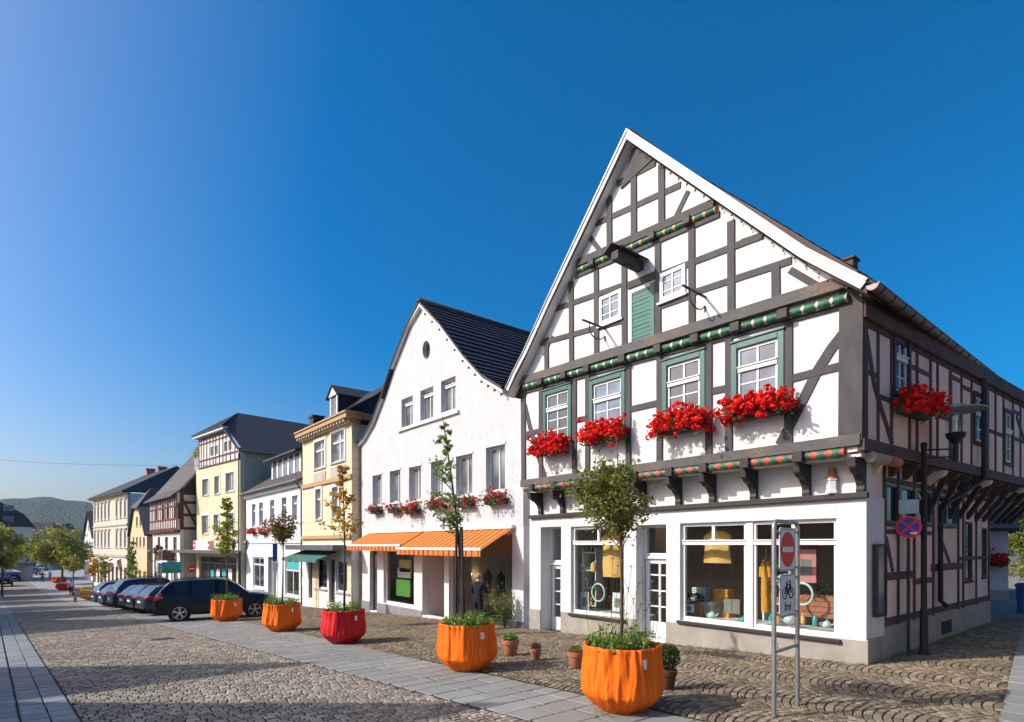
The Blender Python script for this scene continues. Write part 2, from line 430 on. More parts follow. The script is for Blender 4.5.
M['car_grey'] = shiny('graphite_car_paint', (0.05, 0.058, 0.072), 0.22, 0.3, 0.22, 0.3)
M['car_silver'] = shiny('silver_car_paint', (0.45, 0.46, 0.48), 0.3, 0.5, 0.5, 1.0)
M['car_glass'] = shiny('car_window', (0.012, 0.019, 0.032), 0.06, 0, 0.38)
M['rear_glass'] = shiny('car_rear_window', (0.03, 0.05, 0.075), 0.04, 0, 0.9)
M['rubber'] = rough_mat('tyre_rubber', (0.018, 0.018, 0.018), (0.012, 0.012, 0.012), 10, 0.85, 60, 0.2, 0.004)
M['trim'] = rough_mat('black_plastic_trim', (0.02, 0.02, 0.021), (0.014, 0.014, 0.015), 10, 0.6, 80, 0.1, 0.002)
M['alloy'] = shiny('alloy_rim', (0.52, 0.53, 0.55), 0.25, 0.85)
M['taillight'] = shiny('red_lamp_plastic', (0.55, 0.006, 0.008), 0.15, 0, 0.6, 0.6)
M['headlight'] = shiny('clear_lamp_plastic', (0.6, 0.62, 0.65), 0.1, 0.3, 0.8, 0.6)
M['plate'] = shiny('white_number_plate', (0.7, 0.7, 0.7), 0.4)
M['skin'] = rough_mat('skin', (0.50, 0.28, 0.20), (0.44, 0.24, 0.17), 8, 0.6, 40, 0.05, 0.002)
M['signred'] = shiny('sign_red', (0.80, 0.016, 0.022), 0.5)
M['signwhite'] = shiny('sign_white', (0.82, 0.82, 0.82), 0.5)
M['signblue'] = shiny('sign_blue', (0.012, 0.06, 0.34), 0.4)
M['signblack'] = shiny('sign_black', (0.012, 0.012, 0.013), 0.45)
M['signgreen'] = shiny('sign_green', (0.10, 0.28, 0.04), 0.45)
# ================================================================== THE GROUND
def roadL(y): return 0.95 - 0.06 * y          # left kerb of the cobbled road
def roadR(y): return 5.25 - 0.065 * y         # right edge of the cobbled road
def walkR(y): return 6.45 - 0.004 * y         # right edge of the slab strip

def sheet(name, xl, xr, ys, lift, mat, kind='structure', nx=1):
    mb = MB()
    for a, b in zip(ys[:-1], ys[1:]):
        for i in range(nx):
            q = []
            for y, k in ((a, i), (a, i + 1), (b, i + 1), (b, i)):
                l, r = xl(y), xr(y); x = l + (r - l) * k / nx
                q.append((x, y, zg(x, y) + lift))
            mb.quad(*q, uv=[(p[0], p[1]) for p in q])
    o = mb.build(name, mat, uv=True, recalc=False); o['kind'] = kind
    return o
YS = [-60, -20, -8, 0, 4, 8, 12, 16, 20, 24, 28, 32, 36, 40, 45, 50, 55, 60, 66, 70, 75, 80, 85, 90, 96, 110, 130, 160, 200, 260, 330, 400]
M['earth'] = rough_mat('worn_stone_dust', (0.15, 0.125, 0.10), (0.09, 0.078, 0.065), 1.2, 0.95, 30, 0.5, 0.01)
M['meadow'] = rough_mat('valley_meadow', (0.06, 0.085, 0.03), (0.035, 0.055, 0.02), 0.02, 0.95, 2, 0.3, 0.1)
sheet('ground', lambda y: -900, lambda y: 900, YS + [800, 1600, 3000], -0.012, M['earth'])
M['road_far'] = row_mat('far_cobbles', (0.27, 0.24, 0.20), (0.20, 0.175, 0.145), (0.07, 0.06, 0.05), 0.22, 0.16, 0.8, 0.8, 0.02, 0.02)
M['slab_far'] = row_mat('far_slabs', (0.26, 0.26, 0.255), (0.22, 0.22, 0.215), (0.10, 0.095, 0.085), 0.6, 0.4, 0.8, 0.3, 0.01, 0.012)
M['joint'] = rough_mat('cobble_joint_sand', (0.062, 0.056, 0.036), (0.032, 0.036, 0.018), 2.0, 0.95, 40, 0.4, 0.01)
sheet('road', roadL, roadR, [y for y in YS if 36 <= y <= 330], 0.008, M['road_far'])
sheet('left_pavement', lambda y: -9.0, roadL, [y for y in YS if 36 <= y <= 330], 0.012, M['slab_far'])
sheet('right_pavement', roadR, lambda y: 13.0, [y for y in YS if 40 <= y <= 330], 0.004, M['slab_far'])
sheet('paving_bed', lambda y: -9.0, lambda y: 26.0, [y for y in YS if -8 <= y <= 45], 0.0, M['joint'])

def stones(name, quads, h, mat, inset=0.18, dome=0.006, lift=0.0, gap=0.006, jit=0.003, seed=1, smooth=False):
    """a paved area of separately laid stones, each with worn rounded shoulders"""
    rng = np.random.default_rng(seed)
    Q = np.asarray(quads, float); n = len(Q)
    c = Q.mean(1, keepdims=True)
    d = Q - c; L = np.linalg.norm(d, axis=2, keepdims=True)
    Q = c + d * np.maximum(0.3, (L - gap * 1.4) / L) + rng.normal(0, jit, Q.shape)
    e = inset; par = np.array([0, e, 1 - e, 1])
    U, V = np.meshgrid(par, par); U = U.ravel()[None, :, None]; V = V.ravel()[None, :, None]
    P = (Q[:, None, 0] * (1 - U) * (1 - V) + Q[:, None, 1] * U * (1 - V) + Q[:, None, 2] * U * V + Q[:, None, 3] * (1 - U) * V)
    edge = ((U[0, :, 0] == 0) | (U[0, :, 0] == 1) | (V[0, :, 0] == 0) | (V[0, :, 0] == 1))
    x, y = P[..., 0], P[..., 1]
    zgv = np.vectorize(zg)
    zc = zgv(c[:, 0, 0], c[:, 0, 1])
    slope = (zgv(c[:, 0, 0], c[:, 0, 1] + 0.01) - zc) / 0.01
    z = zc[:, None] + slope[:, None] * (y - c[:, :, 1]) + lift
    tilt = rng.normal(0, dome * 0.9, (n, 2))
    zt = h + dome + rng.normal(0, dome * 0.5, (n, 1)) + tilt[:, :1] * (U[0, :, 0] - .5)[None] + tilt[:, 1:] * (V[0, :, 0] - .5)[None] + rng.normal(0, dome * 0.18, (n, 16))
    corner = ((U[0, :, 0] == 0) | (U[0, :, 0] == 1)) & ((V[0, :, 0] == 0) | (V[0, :, 0] == 1))
    z = z + np.where(edge[None], np.where(corner[None], h * .25, h * .55), zt)
    P3 = np.stack([x, y, z], -1).reshape(-1, 3)
    f = np.array([(r * 4 + k, r * 4 + k + 1, r * 4 + k + 5, r * 4 + k + 4) for r in range(3) for k in range(3)])
    Fa = (f[None] + (np.arange(n) * 16)[:, None, None]).reshape(-1, 4)
    me = bpy.data.meshes.new(name)
    me.vertices.add(len(P3)); me.vertices.foreach_set('co', P3.ravel().astype(np.float32))
    me.loops.add(Fa.size); me.loops.foreach_set('vertex_index', Fa.ravel().astype(np.int32))
    me.polygons.add(len(Fa)); me.polygons.foreach_set('loop_start', np.arange(0, Fa.size, 4, dtype=np.int32))
    me.polygons.foreach_set('use_smooth', np.full(len(Fa), smooth, bool))
    me.update(); me.validate()
    at = me.attributes.new('tone', 'FLOAT', 'POINT')
    tn = np.repeat(rng.random(n), 16); at.data.foreach_set('value', tn.astype(np.float32))
    me.materials.append(mat)
    o = bpy.data.objects.new(name, me); COL.objects.link(o); o['kind'] = 'structure'
    return o

M['cobble'] = tone_mat('worn_granite_setts', [(0, (0.165, 0.135, 0.10)), (0.35, (0.265, 0.222, 0.168)), (0.75, (0.35, 0.30, 0.23)), (1, (0.43, 0.38, 0.30))], 0.85, 45, 0.45, 0.006, 0.2, (0.35, (0.17, 0.15, 0.12), 0.5))
M['sett'] = tone_mat('brown_fan_setts', [(0, (0.115, 0.085, 0.057)), (0.4, (0.185, 0.14, 0.095)), (0.8, (0.25, 0.195, 0.132)), (1, (0.31, 0.25, 0.18))], 0.88, 45, 0.5, 0.006, 0.2, (0.4, (0.11, 0.10, 0.065), 0.55))
M['slab'] = tone_mat('grey_paving_slab', [(0, (0.205, 0.205, 0.19)), (0.5, (0.24, 0.24, 0.225)), (1, (0.275, 0.27, 0.25))], 0.9, 40, 0.35, 0.004, 0.15, (0.5, (0.16, 0.16, 0.15), 0.5))
M['slab_left'] = tone_mat('blue_grey_slab', [(0, (0.17, 0.19, 0.20)), (0.5, (0.21, 0.23, 0.24)), (1, (0.25, 0.27, 0.275))], 0.85, 40, 0.3, 0.004, 0.2, (0.5, (0.17, 0.18, 0.18), 0.5))

rr = random.Random(3)
def in_view(x, y):
    d = FX * x + FY * y; r = RX * x + RY * y
    return d > 1.5 and abs(r) < d * 1.12 + 1.2
q = []
y = 1.0
while y < 46:
    h = 0.118 + rr.uniform(-0.011, 0.011)
    x = roadL(y) + 0.02 - rr.uniform(0, 0.15); xr = roadR(y)
    while x < xr - 0.05:
        w = min(rr.uniform(0.125, 0.20), xr - x)
        if w > 0.07:
            xa = max(x, roadL(y) + 0.02)
            wob = 0.012 * math.sin(x * 1.3 + y * 0.9)
            if x + w > xa + 0.06 and in_view(x, y):
                q.append(((xa, y + wob - xa * 0.06), (x + w, y + wob - (x + w) * 0.06), (x + w, y + h + wob - (x + w) * 0.06), (xa, y + h + wob - xa * 0.06)))
        x += w
    y += h
stones('cobbled_road', q, 0.020, M['cobble'], 0.10, 0.0025, seed=2, gap=0.009, jit=0.0018)
q = []
# grey slab strip along the road's right side, opening into the parking bays
y = 0.5
while y < 45:
    h = rr.choice((0.40, 0.50, 0.45))
    x = roadR(y + h / 2) + 0.01; xe = walkR(y)
    while x < xe - 0.04:
        w = min(rr.uniform(0.45, 0.85), xe - x)
        if xe - (x + w) < 0.2: w = xe - x
        if in_view(x, y):
            q.append(((x, y), (x + w, y), (x + w, y + h), (x, y + h)))
        x += w
    y += h
stones('slab_strip', q, 0.020, M['slab'], 0.025, 0.0012, seed=3, gap=0.011, jit=0.004)
q = []
y = 4.0
while y < 45:
    h = 0.42
    # two narrow kerb courses, then broad slabs
    for a, b in ((0.0, 0.30), (0.30, 0.62)):
        q.append(((roadL(y) - b, y), (roadL(y) - a, y), (roadL(y + h) - a, y + h), (roadL(y + h) - b, y + h)))
    x = roadL(y) - 0.63
    while x > -8.0:
        w = rr.uniform(0.55, 0.95)
        if in_view(x, y): q.append(((x - w, y), (x, y), (x - 0.025, y + h), (x - w - 0.025, y + h)))
        x -= w
    y += h
stones('left_slabs', q, 0.035, M['slab_left'], 0.025, 0.0012, seed=4, gap=0.009, jit=0.003)
q = []
# fan-laid small setts in front of the houses and round the corner
W = 1.5
def fan(x0, x1, y0, y1, keep):
    nc = int(math.ceil((x1 - x0) / W))
    for c in range(nc):
        xa = x0 + c * W; ph = rr.uniform(0, 0.1)
        y = y0
        sg = 0.27; Rr = (W * W / 4 + sg * sg) / (2 * sg); tm = math.asin(W / 2 / Rr)
        while y < y1:
            hh = 0.118 + rr.uniform(-0.007, 0.007); u = -1.0
            while u < 0.98:
                v = min(1.0, u + rr.uniform(0.145, 0.22))
                if v > 0.9: v = 1.0
                def pt(t, k):      # stones stand square to the arc
                    th = t * tm; r = Rr + k * hh * math.cos(th)
                    return (xa + W / 2 + r * math.sin(th), y - Rr + sg + r * math.cos(th))
                m = pt((u + v) / 2, 0)
                if keep(*m):
                    q.append((pt(u, -.5), pt(v, -.5), pt(v, .5), pt(u, .5)))
                u = v
            y += hh
def keep(x, y):
    if not in_view(x, y): return False
    if x < walkR(y) + 0.05: return False
    if y > 4.05 and x > 11.9: return False
    if 0.68 + 0.14 * (x - 7) + 0.70 > y and x > 7: return False
    return True
fan(6.4, 22.0, 0.5, 4.1, keep)
fan(6.4, 13.2, 4.1, 40.0, lambda x, y: keep(x, y) and not (x > 11.9))
stones('fan_setts', q, 0.018, M['sett'], 0.11, 0.003, seed=5, gap=0.008, jit=0.003)
q = []
for k in range(60):     # slab gutter leading into the side lane
    x = 7.0 + k * 0.55; y = 0.68 + 0.14 * (x - 7)
    for j in (0, 1):
        q.append(((x, y + j * 0.35), (x + 0.55, y + 0.074 + j * 0.35), (x + 0.55, y + 0.424 + j * 0.35), (x, y + 0.35 + j * 0.35)))
stones('lane_gutter', q, 0.014, M['slab'], 0.04, 0.003, seed=6)
q = []
for k in range(0, 130):  # rough setts of the side lane beyond the gutter
    for j in range(0, 30):
        x = 7.5 + k * 0.17 + (j % 2) * 0.08; y = 0.66 + 0.14 * (x - 7) - 0.14 * (j + 1)
        if in_view(x, y): q.append(((x, y), (x + 0.17, y + 0.023), (x + 0.17, y + 0.163), (x, y + 0.14)))
stones('lane_cobbles', q, 0.014, M['sett'], 0.2, 0.006, seed=8)

# hills on the horizon
def hill(name, px, t0, wide, depth, peak, profile, mat, seed):
    rng = random.Random(seed)
    nx, ny = 120, 14
    ax = ray(px, 545)
    vs = []; fs = []
    for j in range(ny + 1):
        v = j / ny
        for i in range(nx + 1):
            u = i / nx
            h = peak * profile(u) * math.sin(math.pi / 2 * min(1, v * 1.25)) ** 1.2
            h += (math.sin(u * 40 + v * 9) * 2.2 + math.sin(u * 93 + 1) * 1.2 + rng.uniform(-.7, .7)) * (0.2 + v)
            s = (u - 0.5) * wide; d = v * depth
            x = ax[0] * (t0 + d) + RX * s; yv = ax[1] * (t0 + d) + RY * s
            vs.append((x, yv, -12 + max(h, 0)))
    for j in range(ny):
        for i in range(nx):
            a = j * (nx + 1) + i
            fs.append((a, a + 1, a + nx + 2, a + nx + 1))
    mb = MB(); mb.add(vs, fs)
    o = mb.build(name, mat, smooth=True, recalc=False); o['kind'] = 'structure'
    return o
def forest_mat(name, a, b_, c):
    m, nt, b = base_mat(name)
    vo = N(nt, 'ShaderNodeTexVoronoi'); vo.inputs['Scale'].default_value = 0.24
    nt.links.new(coords(nt), vo.inputs['Vector'])
    col = ramp(nt, noise(nt, coords(nt), 0.012, 4, 0.6), [(0.35, a), (0.55, b_), (0.7, c)])
    col = mixc(nt, 0.35, col, ramp(nt, vo.outputs['Distance'], [(0.1, c), (0.7, a)]))
    nt.links.new(col, b.inputs['Base Color']); b.inputs['Roughness'].default_value = 0.95
    bump(nt, vo.outputs['Distance'], 0.8, 4.0, b)
    return m
M['forest'] = forest_mat('wooded_hillside', (0.008, 0.018, 0.010), (0.017, 0.032, 0.014), (0.03, 0.042, 0.016))
hill('hill', 60, 720, 980, 275, 92, lambda u: max(0.5, 1 - 11 * (u - 0.45) ** 2 + 0.012 * math.sin(u * 47)), M['forest'], 5)
hill('valley_hill', 1060, 190, 260, 120, 40, lambda u: 0.75 + 0.25 * math.sin(u * 3.1), M['forest'], 9)
# ================================================================== BUILDING HELPERS
def window(fr, parent, s0, s1, z0, z1, d, cols=2, zs=(0.62,), fw=0.06, bw=0.035, depth=0.06, frame='white', pane='pane', sill=None, name='window', transom=None, solid=0.0):
    """casement: one mesh of frame and bars, the glass and the sill as its sub-parts.
    zs are the heights of cross bars as fractions, transom a heavier bar"""
    a = MB(fr)
    a.box(s0, s0 + fw, d, d + depth, z0, z1); a.box(s1 - fw, s1, d, d + depth, z0, z1)
    a.box(s0 + fw, s1 - fw, d, d + depth, z1 - fw, z1); a.box(s0 + fw, s1 - fw, d, d + depth, z0, z0 + fw * 1.3)
    for k in range(1, cols):
        c = s0 + (s1 - s0) * k / cols; w = bw if cols != 2 else bw * 1.5
        a.box(c - w / 2, c + w / 2, d + 0.004, d + depth - 0.008, z0 + fw * 1.3, z1 - fw)
    for f in zs:
        c = z0 + (z1 - z0) * f
        a.box(s0 + fw, s1 - fw, d + 0.006, d + depth - 0.014, c - bw / 2, c + bw / 2)
    if transom is not None:
        c = z0 + (z1 - z0) * transom
        a.box(s0 + fw * 0.3, s1 - fw * 0.3, d + 0.002, d + depth + 0.03, c - 0.045, c + 0.045)
        a.box(s0 + fw * 0.2, s1 - fw * 0.2, d + 0.003, d + depth + 0.055, c + 0.046, c + 0.07)
    if solid:
        a.box(s0 + fw, s1 - fw, d + 0.003, d + depth - 0.005, z0 + fw * 1.3, z0 + fw * 1.3 + solid)
    w = a.build(name, M[frame], parent)
    p = MB(fr); p.box(s0 + fw * 0.6, s1 - fw * 0.6, d + 0.016, d + 0.022, z0 + fw, z1 - fw * 0.6)
    p.build('pane', M[pane], w)
    if sill:
        q = MB(fr); q.box(s0 - 0.06, s1 + 0.06, d - 0.02, d + sill[0], z0 - sill[1], z0 - 0.003)
        q.build('sill', M[sill[2]], w)
    return w

def rect(s0, s1, z0, z1): return [(s0, z0), (s1, z0), (s1, z1), (s0, z1)]

def slope(mb, A, B, row=0.34, lift=0.022, thick=0.14):
    """roof surface from eave to ridge: A and B are the matching profiles of its two ends"""
    A = [Vector(p) for p in A]; B = [Vector(p) for p in B]
    ls = [0]
    for i in range(1, len(A)):
        ls.append(ls[-1] + max((A[i] - A[i - 1]).length, (B[i] - B[i - 1]).length))
    def at(E, l):
        for i in range(1, len(ls)):
            if l <= ls[i] + 1e-6:
                k = (l - ls[i - 1]) / max(1e-6, ls[i] - ls[i - 1]); return E[i - 1].lerp(E[i], k)
        return E[-1]
    n = max(1, int(round(ls[-1] / row)))
    W = (B[0] - A[0]).length
    prevt = None
    for i in range(n):
        l0, l1 = ls[-1] * i / n, ls[-1] * (i + 1) / n
        a0, b0, a1, b1 = at(A, l0), at(B, l0), at(A, l1), at(B, l1)
        nrm = (b0 - a0).cross(a1 - a0)
        if nrm.length < 1e-6: nrm = (b1 - a1).cross(a1 - a0)
        nrm.normalize()
        if nrm.z < 0: nrm = -nrm
        la, lb = a0 + nrm * lift, b0 + nrm * lift
        mb.quad(la, lb, b1, a1, uv=[(0, l0), (W, l0), (W, l1 - 0.002), (0, l1 - 0.002)])
        if prevt: mb.quad(prevt[0], prevt[1], lb, la, uv=[(0, l0)] * 4)
        else:
            dn = Vector((0, 0, -thick)); mb.quad(a0 + dn, b0 + dn, lb, la, uv=[(0, 0)] * 4)
        prevt = (a1, b1)
    dn = Vector((0, 0, -thick))
    for i in range(len(A) - 1):
        mb.quad(A[i] + dn, A[i + 1] + dn, B[i + 1] + dn, B[i] + dn, uv=[(0, 0)] * 4)
        mb.quad(A[i] + dn, A[i], A[i + 1], A[i + 1] + dn, uv=[(0, 0)] * 4)
        mb.quad(B[i] + dn, B[i + 1] + dn, B[i + 1], B[i], uv=[(0, 0)] * 4)

def arrow_strip(mb, pts, w, d0, d1, inward):
    """bargeboard following a roof edge: outer edge pts, inner edge w below"""
    q = [(p[0] + inward[i][0] * w, p[1] + inward[i][1] * w) for i, p in enumerate(pts)]
    for i in range(len(pts) - 1):
        mb.poly([pts[i], pts[i + 1], q[i + 1], q[i]], d0, d1)

def leaf_quads(mb, c, n, r, size, rng, sq=(1, 1, 1), shell=0.0, tone=(0, 1), droop=0.0):
    """n small folded leaves scattered through an ellipsoid about c"""
    for _ in range(n):
        while True:
            p = Vector((rng.uniform(-1, 1), rng.uniform(-1, 1), rng.uniform(-1, 1)))
            if shell <= p.length <= 1: break
        p = Vector((p.x * r * sq[0], p.y * r * sq[1], p.z * r * sq[2])) + Vector(c)
        leaf(mb, p, size * rng.uniform(0.6, 1.25), rng, rng.uniform(*tone), droop)
def leaf(mb, p, s, rng, t, droop=0.0):
    u = Vector((rng.gauss(0, 1), rng.gauss(0, 1), rng.gauss(0, 0.6) - droop))
    if u.length < 1e-3: u = Vector((1, 0, 0))
    u.normalize()
    w = u.cross(Vector((rng.gauss(0, 1), rng.gauss(0, 1), rng.gauss(0, 1))))
    if w.length < 1e-3: w = u.orthogonal()
    w.normalize(); nn = u.cross(w)
    a = p - u * s * 0.5; b = p + u * s * 0.5; m1 = p + w * s * 0.3 + nn * s * 0.12; m2 = p - w * s * 0.3 + nn * s * 0.12
    mb.t = t
    mb.add([a, m1, b, m2], [(0, 1, 2), (0, 2, 3)])

def flower_box(fr, s, d, z, length, label, group, seed, red=True, big=1.0, blooms=210, name='flower_box', share=1.0):
    """planted trough: s,d,z is the middle of its back edge at its base"""
    rng = random.Random(seed)
    o = empty(name, fr.P(s, d, z), label, 'flower box', group)
    t = MB(fr); hw = length / 2 - 0.08
    t.box(s - hw, s + hw, d, d + 0.2, z, z + 0.02)
    for a, b, c, e in ((s - hw, s + hw, d, d + 0.015), (s - hw, s + hw, d + 0.185, d + 0.2), (s - hw, s - hw + 0.015, d + 0.015, d + 0.185), (s + hw - 0.015, s + hw, d + 0.015, d + 0.185)):
        t.box(a, b, c, e, z + 0.02, z + 0.18)
    t.box(s - hw + 0.015, s + hw - 0.015, d + 0.015, d + 0.185, z + 0.02, z + 0.15)
    t.build('trough', M['timber_dark'], o)
    g = MB(); f = MB()
    def pt():
        a = rng.uniform(-1, 1); out = rng.uniform(-0.05, 0.46) * big; h = rng.gauss(0.15, 0.125) * big
        h -= max(0, out - 0.25) * 0.55
        ed = abs(a) ** 3 * 0.12
        return Vector(fr.P(s + a * length / 2, d + out, z + 0.12 + h - ed))
    for _ in range(int(260 * share)):
        leaf(g, pt(), rng.uniform(0.06, 0.12) * big, rng, rng.random())
    for k in range(int(60 * share)):   # flower stalks
        p = pt(); q = Vector(fr.P(s + rng.uniform(-.8, .8) * length / 2, d + 0.1, z + 0.14))
        g.t = 0.7; g.tube([q, (q + p) / 2 + Vector((0, 0, 0.05)), p], 0.006, 3, False)
    for _ in range(int(blooms * share)):
        c = pt() + Vector((fr.n[0] * 0.05, fr.n[1] * 0.05, 0.04)); r = rng.uniform(0.04, 0.07) * big; tn = rng.random()
        for _ in range(13):
            v = Vector((rng.gauss(0, 1), rng.gauss(0, 1), rng.gauss(0.4, 1))).normalized()
            f.t = min(1, max(0, tn + rng.uniform(-.25, .25)))
            u = v.orthogonal().normalized(); w = v.cross(u); a = rng.uniform(0, 6.28)
            u, w = u * math.cos(a) + w * math.sin(a), w * math.cos(a) - u * math.sin(a)
            q = c + v * r; e = r * 0.62
            f.add([q + u * e + v * e * 0.2, q + w * e, q - u * e + v * e * 0.2, q - w * e], [(0, 1, 2), (0, 2, 3)])
    g.build('foliage', M['leaf'], o, recalc=False, tone=True)
    f.build('blossoms', M['petal' if red else 'petal_pink'], o, recalc=False, tone=True)
    return o

# ================================================================== THE TIMBER-FRAMED HOUSE
H1X, H1Y = 11.87, 4.08
h1 = empty('timber_framed_house', (H1X, 9.0, zg(H1X, 9)), 'tall half-timbered house with a white gable, grey beams and flower boxes', 'house')
fg = Fr((H1X, 0), (0, 1), (-1, 0))              # street front
DU, DG, DT, DV = 0.50, 0.60, 0.66, 0.90          # first floor, gable, gable top, verge
px = fg.pix

def span(p0, p1, d): return tuple(sorted((px(p0, 545, d)[0], px(p1, 545, d)[0])))
def zpx(x, y, d): return px(x, y, d)[1]

# ---- ground floor front
zl = 3.17
door1 = span(540.6, 561, 0) + (-0.42, zpx(550, 527, 0)); winA = span(570.8, 623.8, 0) + (zpx(597, 616, 0), zpx(597, 526, 0))
door2 = span(636.2, 666, 0) + (-0.16, zpx(650, 525, 0)); winBC = span(680, 836.2, 0) + (zpx(755, 629, 0), zpx(755, 521, 0))
S0, S1 = H1Y, px(529.5, 545, 0)[0]
zpl0, zpl1 = zpx(866, 641, 0), zpx(532, 609, 0)
zp = lambda s: zpl0 + (zpl1 - zpl0) * (s - S0) / (S1 - S0)
w = MB(fg)
def wall_cells(mb, s0, s1, z0, z1, d0, d1, opens):
    """upright wall made of butted blocks round rectangular openings"""
    ss = sorted({s0, s1} | {min(max(v, s0), s1) for o in opens for v in o[:2]})
    for a, b in zip(ss[:-1], ss[1:]):
        if b - a < 1e-4: continue
        mid = (a + b) / 2; cuts = sorted([(max(z0, o[2]), min(z1, o[3])) for o in opens if o[0] < mid < o[1]])
        z = z0
        for lo, hi in cuts:
            if lo > z + 1e-4: mb.box(a, b, d0, d1, z, lo)
            z = max(z, hi)
        if z < z1 - 1e-4: mb.box(a, b, d0, d1, z, z1)
opn = [winA, winBC, door1, door2]
wall_cells(w, S0, S1, -1.2, zl, -0.3, 0, opn)
w.build('shopfront_wall', M['shopwall'], h1, bevel=0.012)
w = MB(fg)
pl = lambda a, b: w.poly([(a, -1.3), (b, -1.3), (b, zp(b)), (a, zp(a))], -0.02, 0.022)
for a, b in ((S0 - 0.02, door2[0]), (door2[1], door1[0]), (door1[1], S1)): pl(a, b)
w.build('plinth', M['plinth'], h1, bevel=0.008)
# steps below the doors
for dd in (door1, door2):
    q = MB(fg); q.box(dd[0] + 0.01, dd[1] - 0.01, -0.6, 0.16, -1.0, dd[2] - 0.03); q.build('doorstep', M['plinth'], h1, bevel=0.012)
# shop windows
def shop_window(s0, s1, z0, z1, tr):
    return window(fg, h1, s0, s1, z0, z1, -0.16, 1, (), 0.075, 0.04, 0.07, 'white', 'glass', None, 'shop_window', tr)
zt = 2.30
def toplight(win_, s0, s1, z0, z1):
    q = MB(fg); c = (s0 + s1) / 2; q.box(c - 0.035, c + 0.035, -0.155, -0.095, zt + 0.07, z1 - 0.076); q.build('glazing_bar', M['white'], win_)
wA = shop_window(*winA, (zt - winA[2]) / (winA[3] - winA[2])); toplight(wA, *winA)
mid0, mid1 = span(747.5, 753, -0.1)
wB = shop_window(mid1, winBC[1], winBC[2], winBC[3], (zt - winBC[2]) / (winBC[3] - winBC[2])); toplight(wB, mid1, *winBC[1:])
wC = shop_window(winBC[0], mid0, winBC[2], winBC[3], (zt - winBC[2]) / (winBC[3] - winBC[2])); toplight(wC, winBC[0], mid0, *winBC[2:])
q = MB(fg); q.box(mid0 - 0.02, mid1 + 0.02, -0.2, -0.055, winBC[2], winBC[3]); q.build('mullion', M['shopwall'], h1, bevel=0.008)
for a in (winA, winBC):
    q = MB(fg); q.box(a[0] - 0.10, a[1] + 0.05, -0.12, 0.09, a[2] - 0.075, a[2] - 0.004); q.build('window_ledge', M['timber_dark'], h1, bevel=0.01)
# glazed doors set back in their niches
def shop_door(dd, back, hang):
    s0, s1, z0, z1 = dd
    for a, b in ((s0 - 0.06, s0 - 0.002), (s1 + 0.002, s1 + 0.06)):
        q = MB(fg); q.box(a, b, -back - 0.15, -0.30, z0 - 0.1, z1 + 0.1); q.build('niche_wall', M['shopwall'], h1)
    q = MB(fg); q.box(s0, s1, -back - 0.15, -0.30, z1 + 0.002, z1 + 0.08); q.build('niche_ceiling', M['shopwall'], h1)
    window(fg, h1, s0, s1, z0 + 2.12, z1, -back, 1, (), 0.06, 0.03, 0.07, 'white', 'glass', None, 'fanlight')
    q = MB(fg); q.box(s0, s1, -back - 0.01, -back + 0.13, z0 + 2.05, z0 + 2.115); q.build('door_transom', M['white'], h1, bevel=0.01)
    d = window(fg, h1, s0 + 0.03, s1 - 0.03, z0, z0 + 2.04, -back, 2, (0.40, 0.60, 0.80), 0.11, 0.035, 0.06, 'white', 'glass', None, 'door', None, 0.28)
    q = MB(fg); q.tube([fg.P(s0 + 0.085, -back + 0.11, z0 + 0.95), fg.P(s0 + 0.085, -back + 0.11, z0 + 1.15)], 0.014, 8)
    for zz in (0.97, 1.13): q.tube([fg.P(s0 + 0.085, -back + 0.06, z0 + zz), fg.P(s0 + 0.085, -back + 0.112, z0 + zz)], 0.008, 6)
    q.build('handle', M['galv'], d, smooth=40)
shop_door(door1, 0.50, 0); shop_door(door2, 0.42, 0)
# shop interior: floor, ceiling, back and side walls
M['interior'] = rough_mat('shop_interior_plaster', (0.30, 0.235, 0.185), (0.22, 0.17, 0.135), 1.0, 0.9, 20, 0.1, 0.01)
M['wood'] = rough_mat('shop_wood', (0.30, 0.15, 0.06), (0.18, 0.085, 0.035), 5, 0.6, 30, 0.2, 0.005, stretch=(1, 1, 6))
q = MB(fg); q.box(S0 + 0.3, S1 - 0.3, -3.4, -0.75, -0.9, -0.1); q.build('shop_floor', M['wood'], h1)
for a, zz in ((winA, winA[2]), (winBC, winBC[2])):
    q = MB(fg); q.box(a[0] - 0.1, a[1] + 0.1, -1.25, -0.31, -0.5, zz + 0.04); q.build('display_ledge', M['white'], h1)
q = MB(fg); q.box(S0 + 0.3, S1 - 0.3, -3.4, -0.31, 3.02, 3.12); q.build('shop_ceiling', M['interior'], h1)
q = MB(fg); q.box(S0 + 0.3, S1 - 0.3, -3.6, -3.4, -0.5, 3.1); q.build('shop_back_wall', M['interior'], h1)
# ---- jetty: plaster above the ledge, soffit, ledge board
q = MB(fg); q.box(S0, S1, -0.3, -0.02, zl + 0.001, 4.0); q.build('jetty_wall', M['plaster'], h1)
q = MB(fg); q.beam(px(529.5, 517.2, 0.05), px(868.2, 494.6, 0.05), 0.11, -0.019, 0.10); q.build('ledge_beam', M['timber_dark'], h1, bevel=0.012)
SU0, SU1 = px(861, 440, DU)[0], px(522.2, 440, DU)[0]
q = MB(fg); q.poly([(SU0 + .02, 3.86), (SU1 - .02, 3.92), (SU1 - .02, 4.02), (SU0 + .02, 4.0)], -0.1, DU - 0.06); q.build('jetty_soffit', M['plaster'], h1)

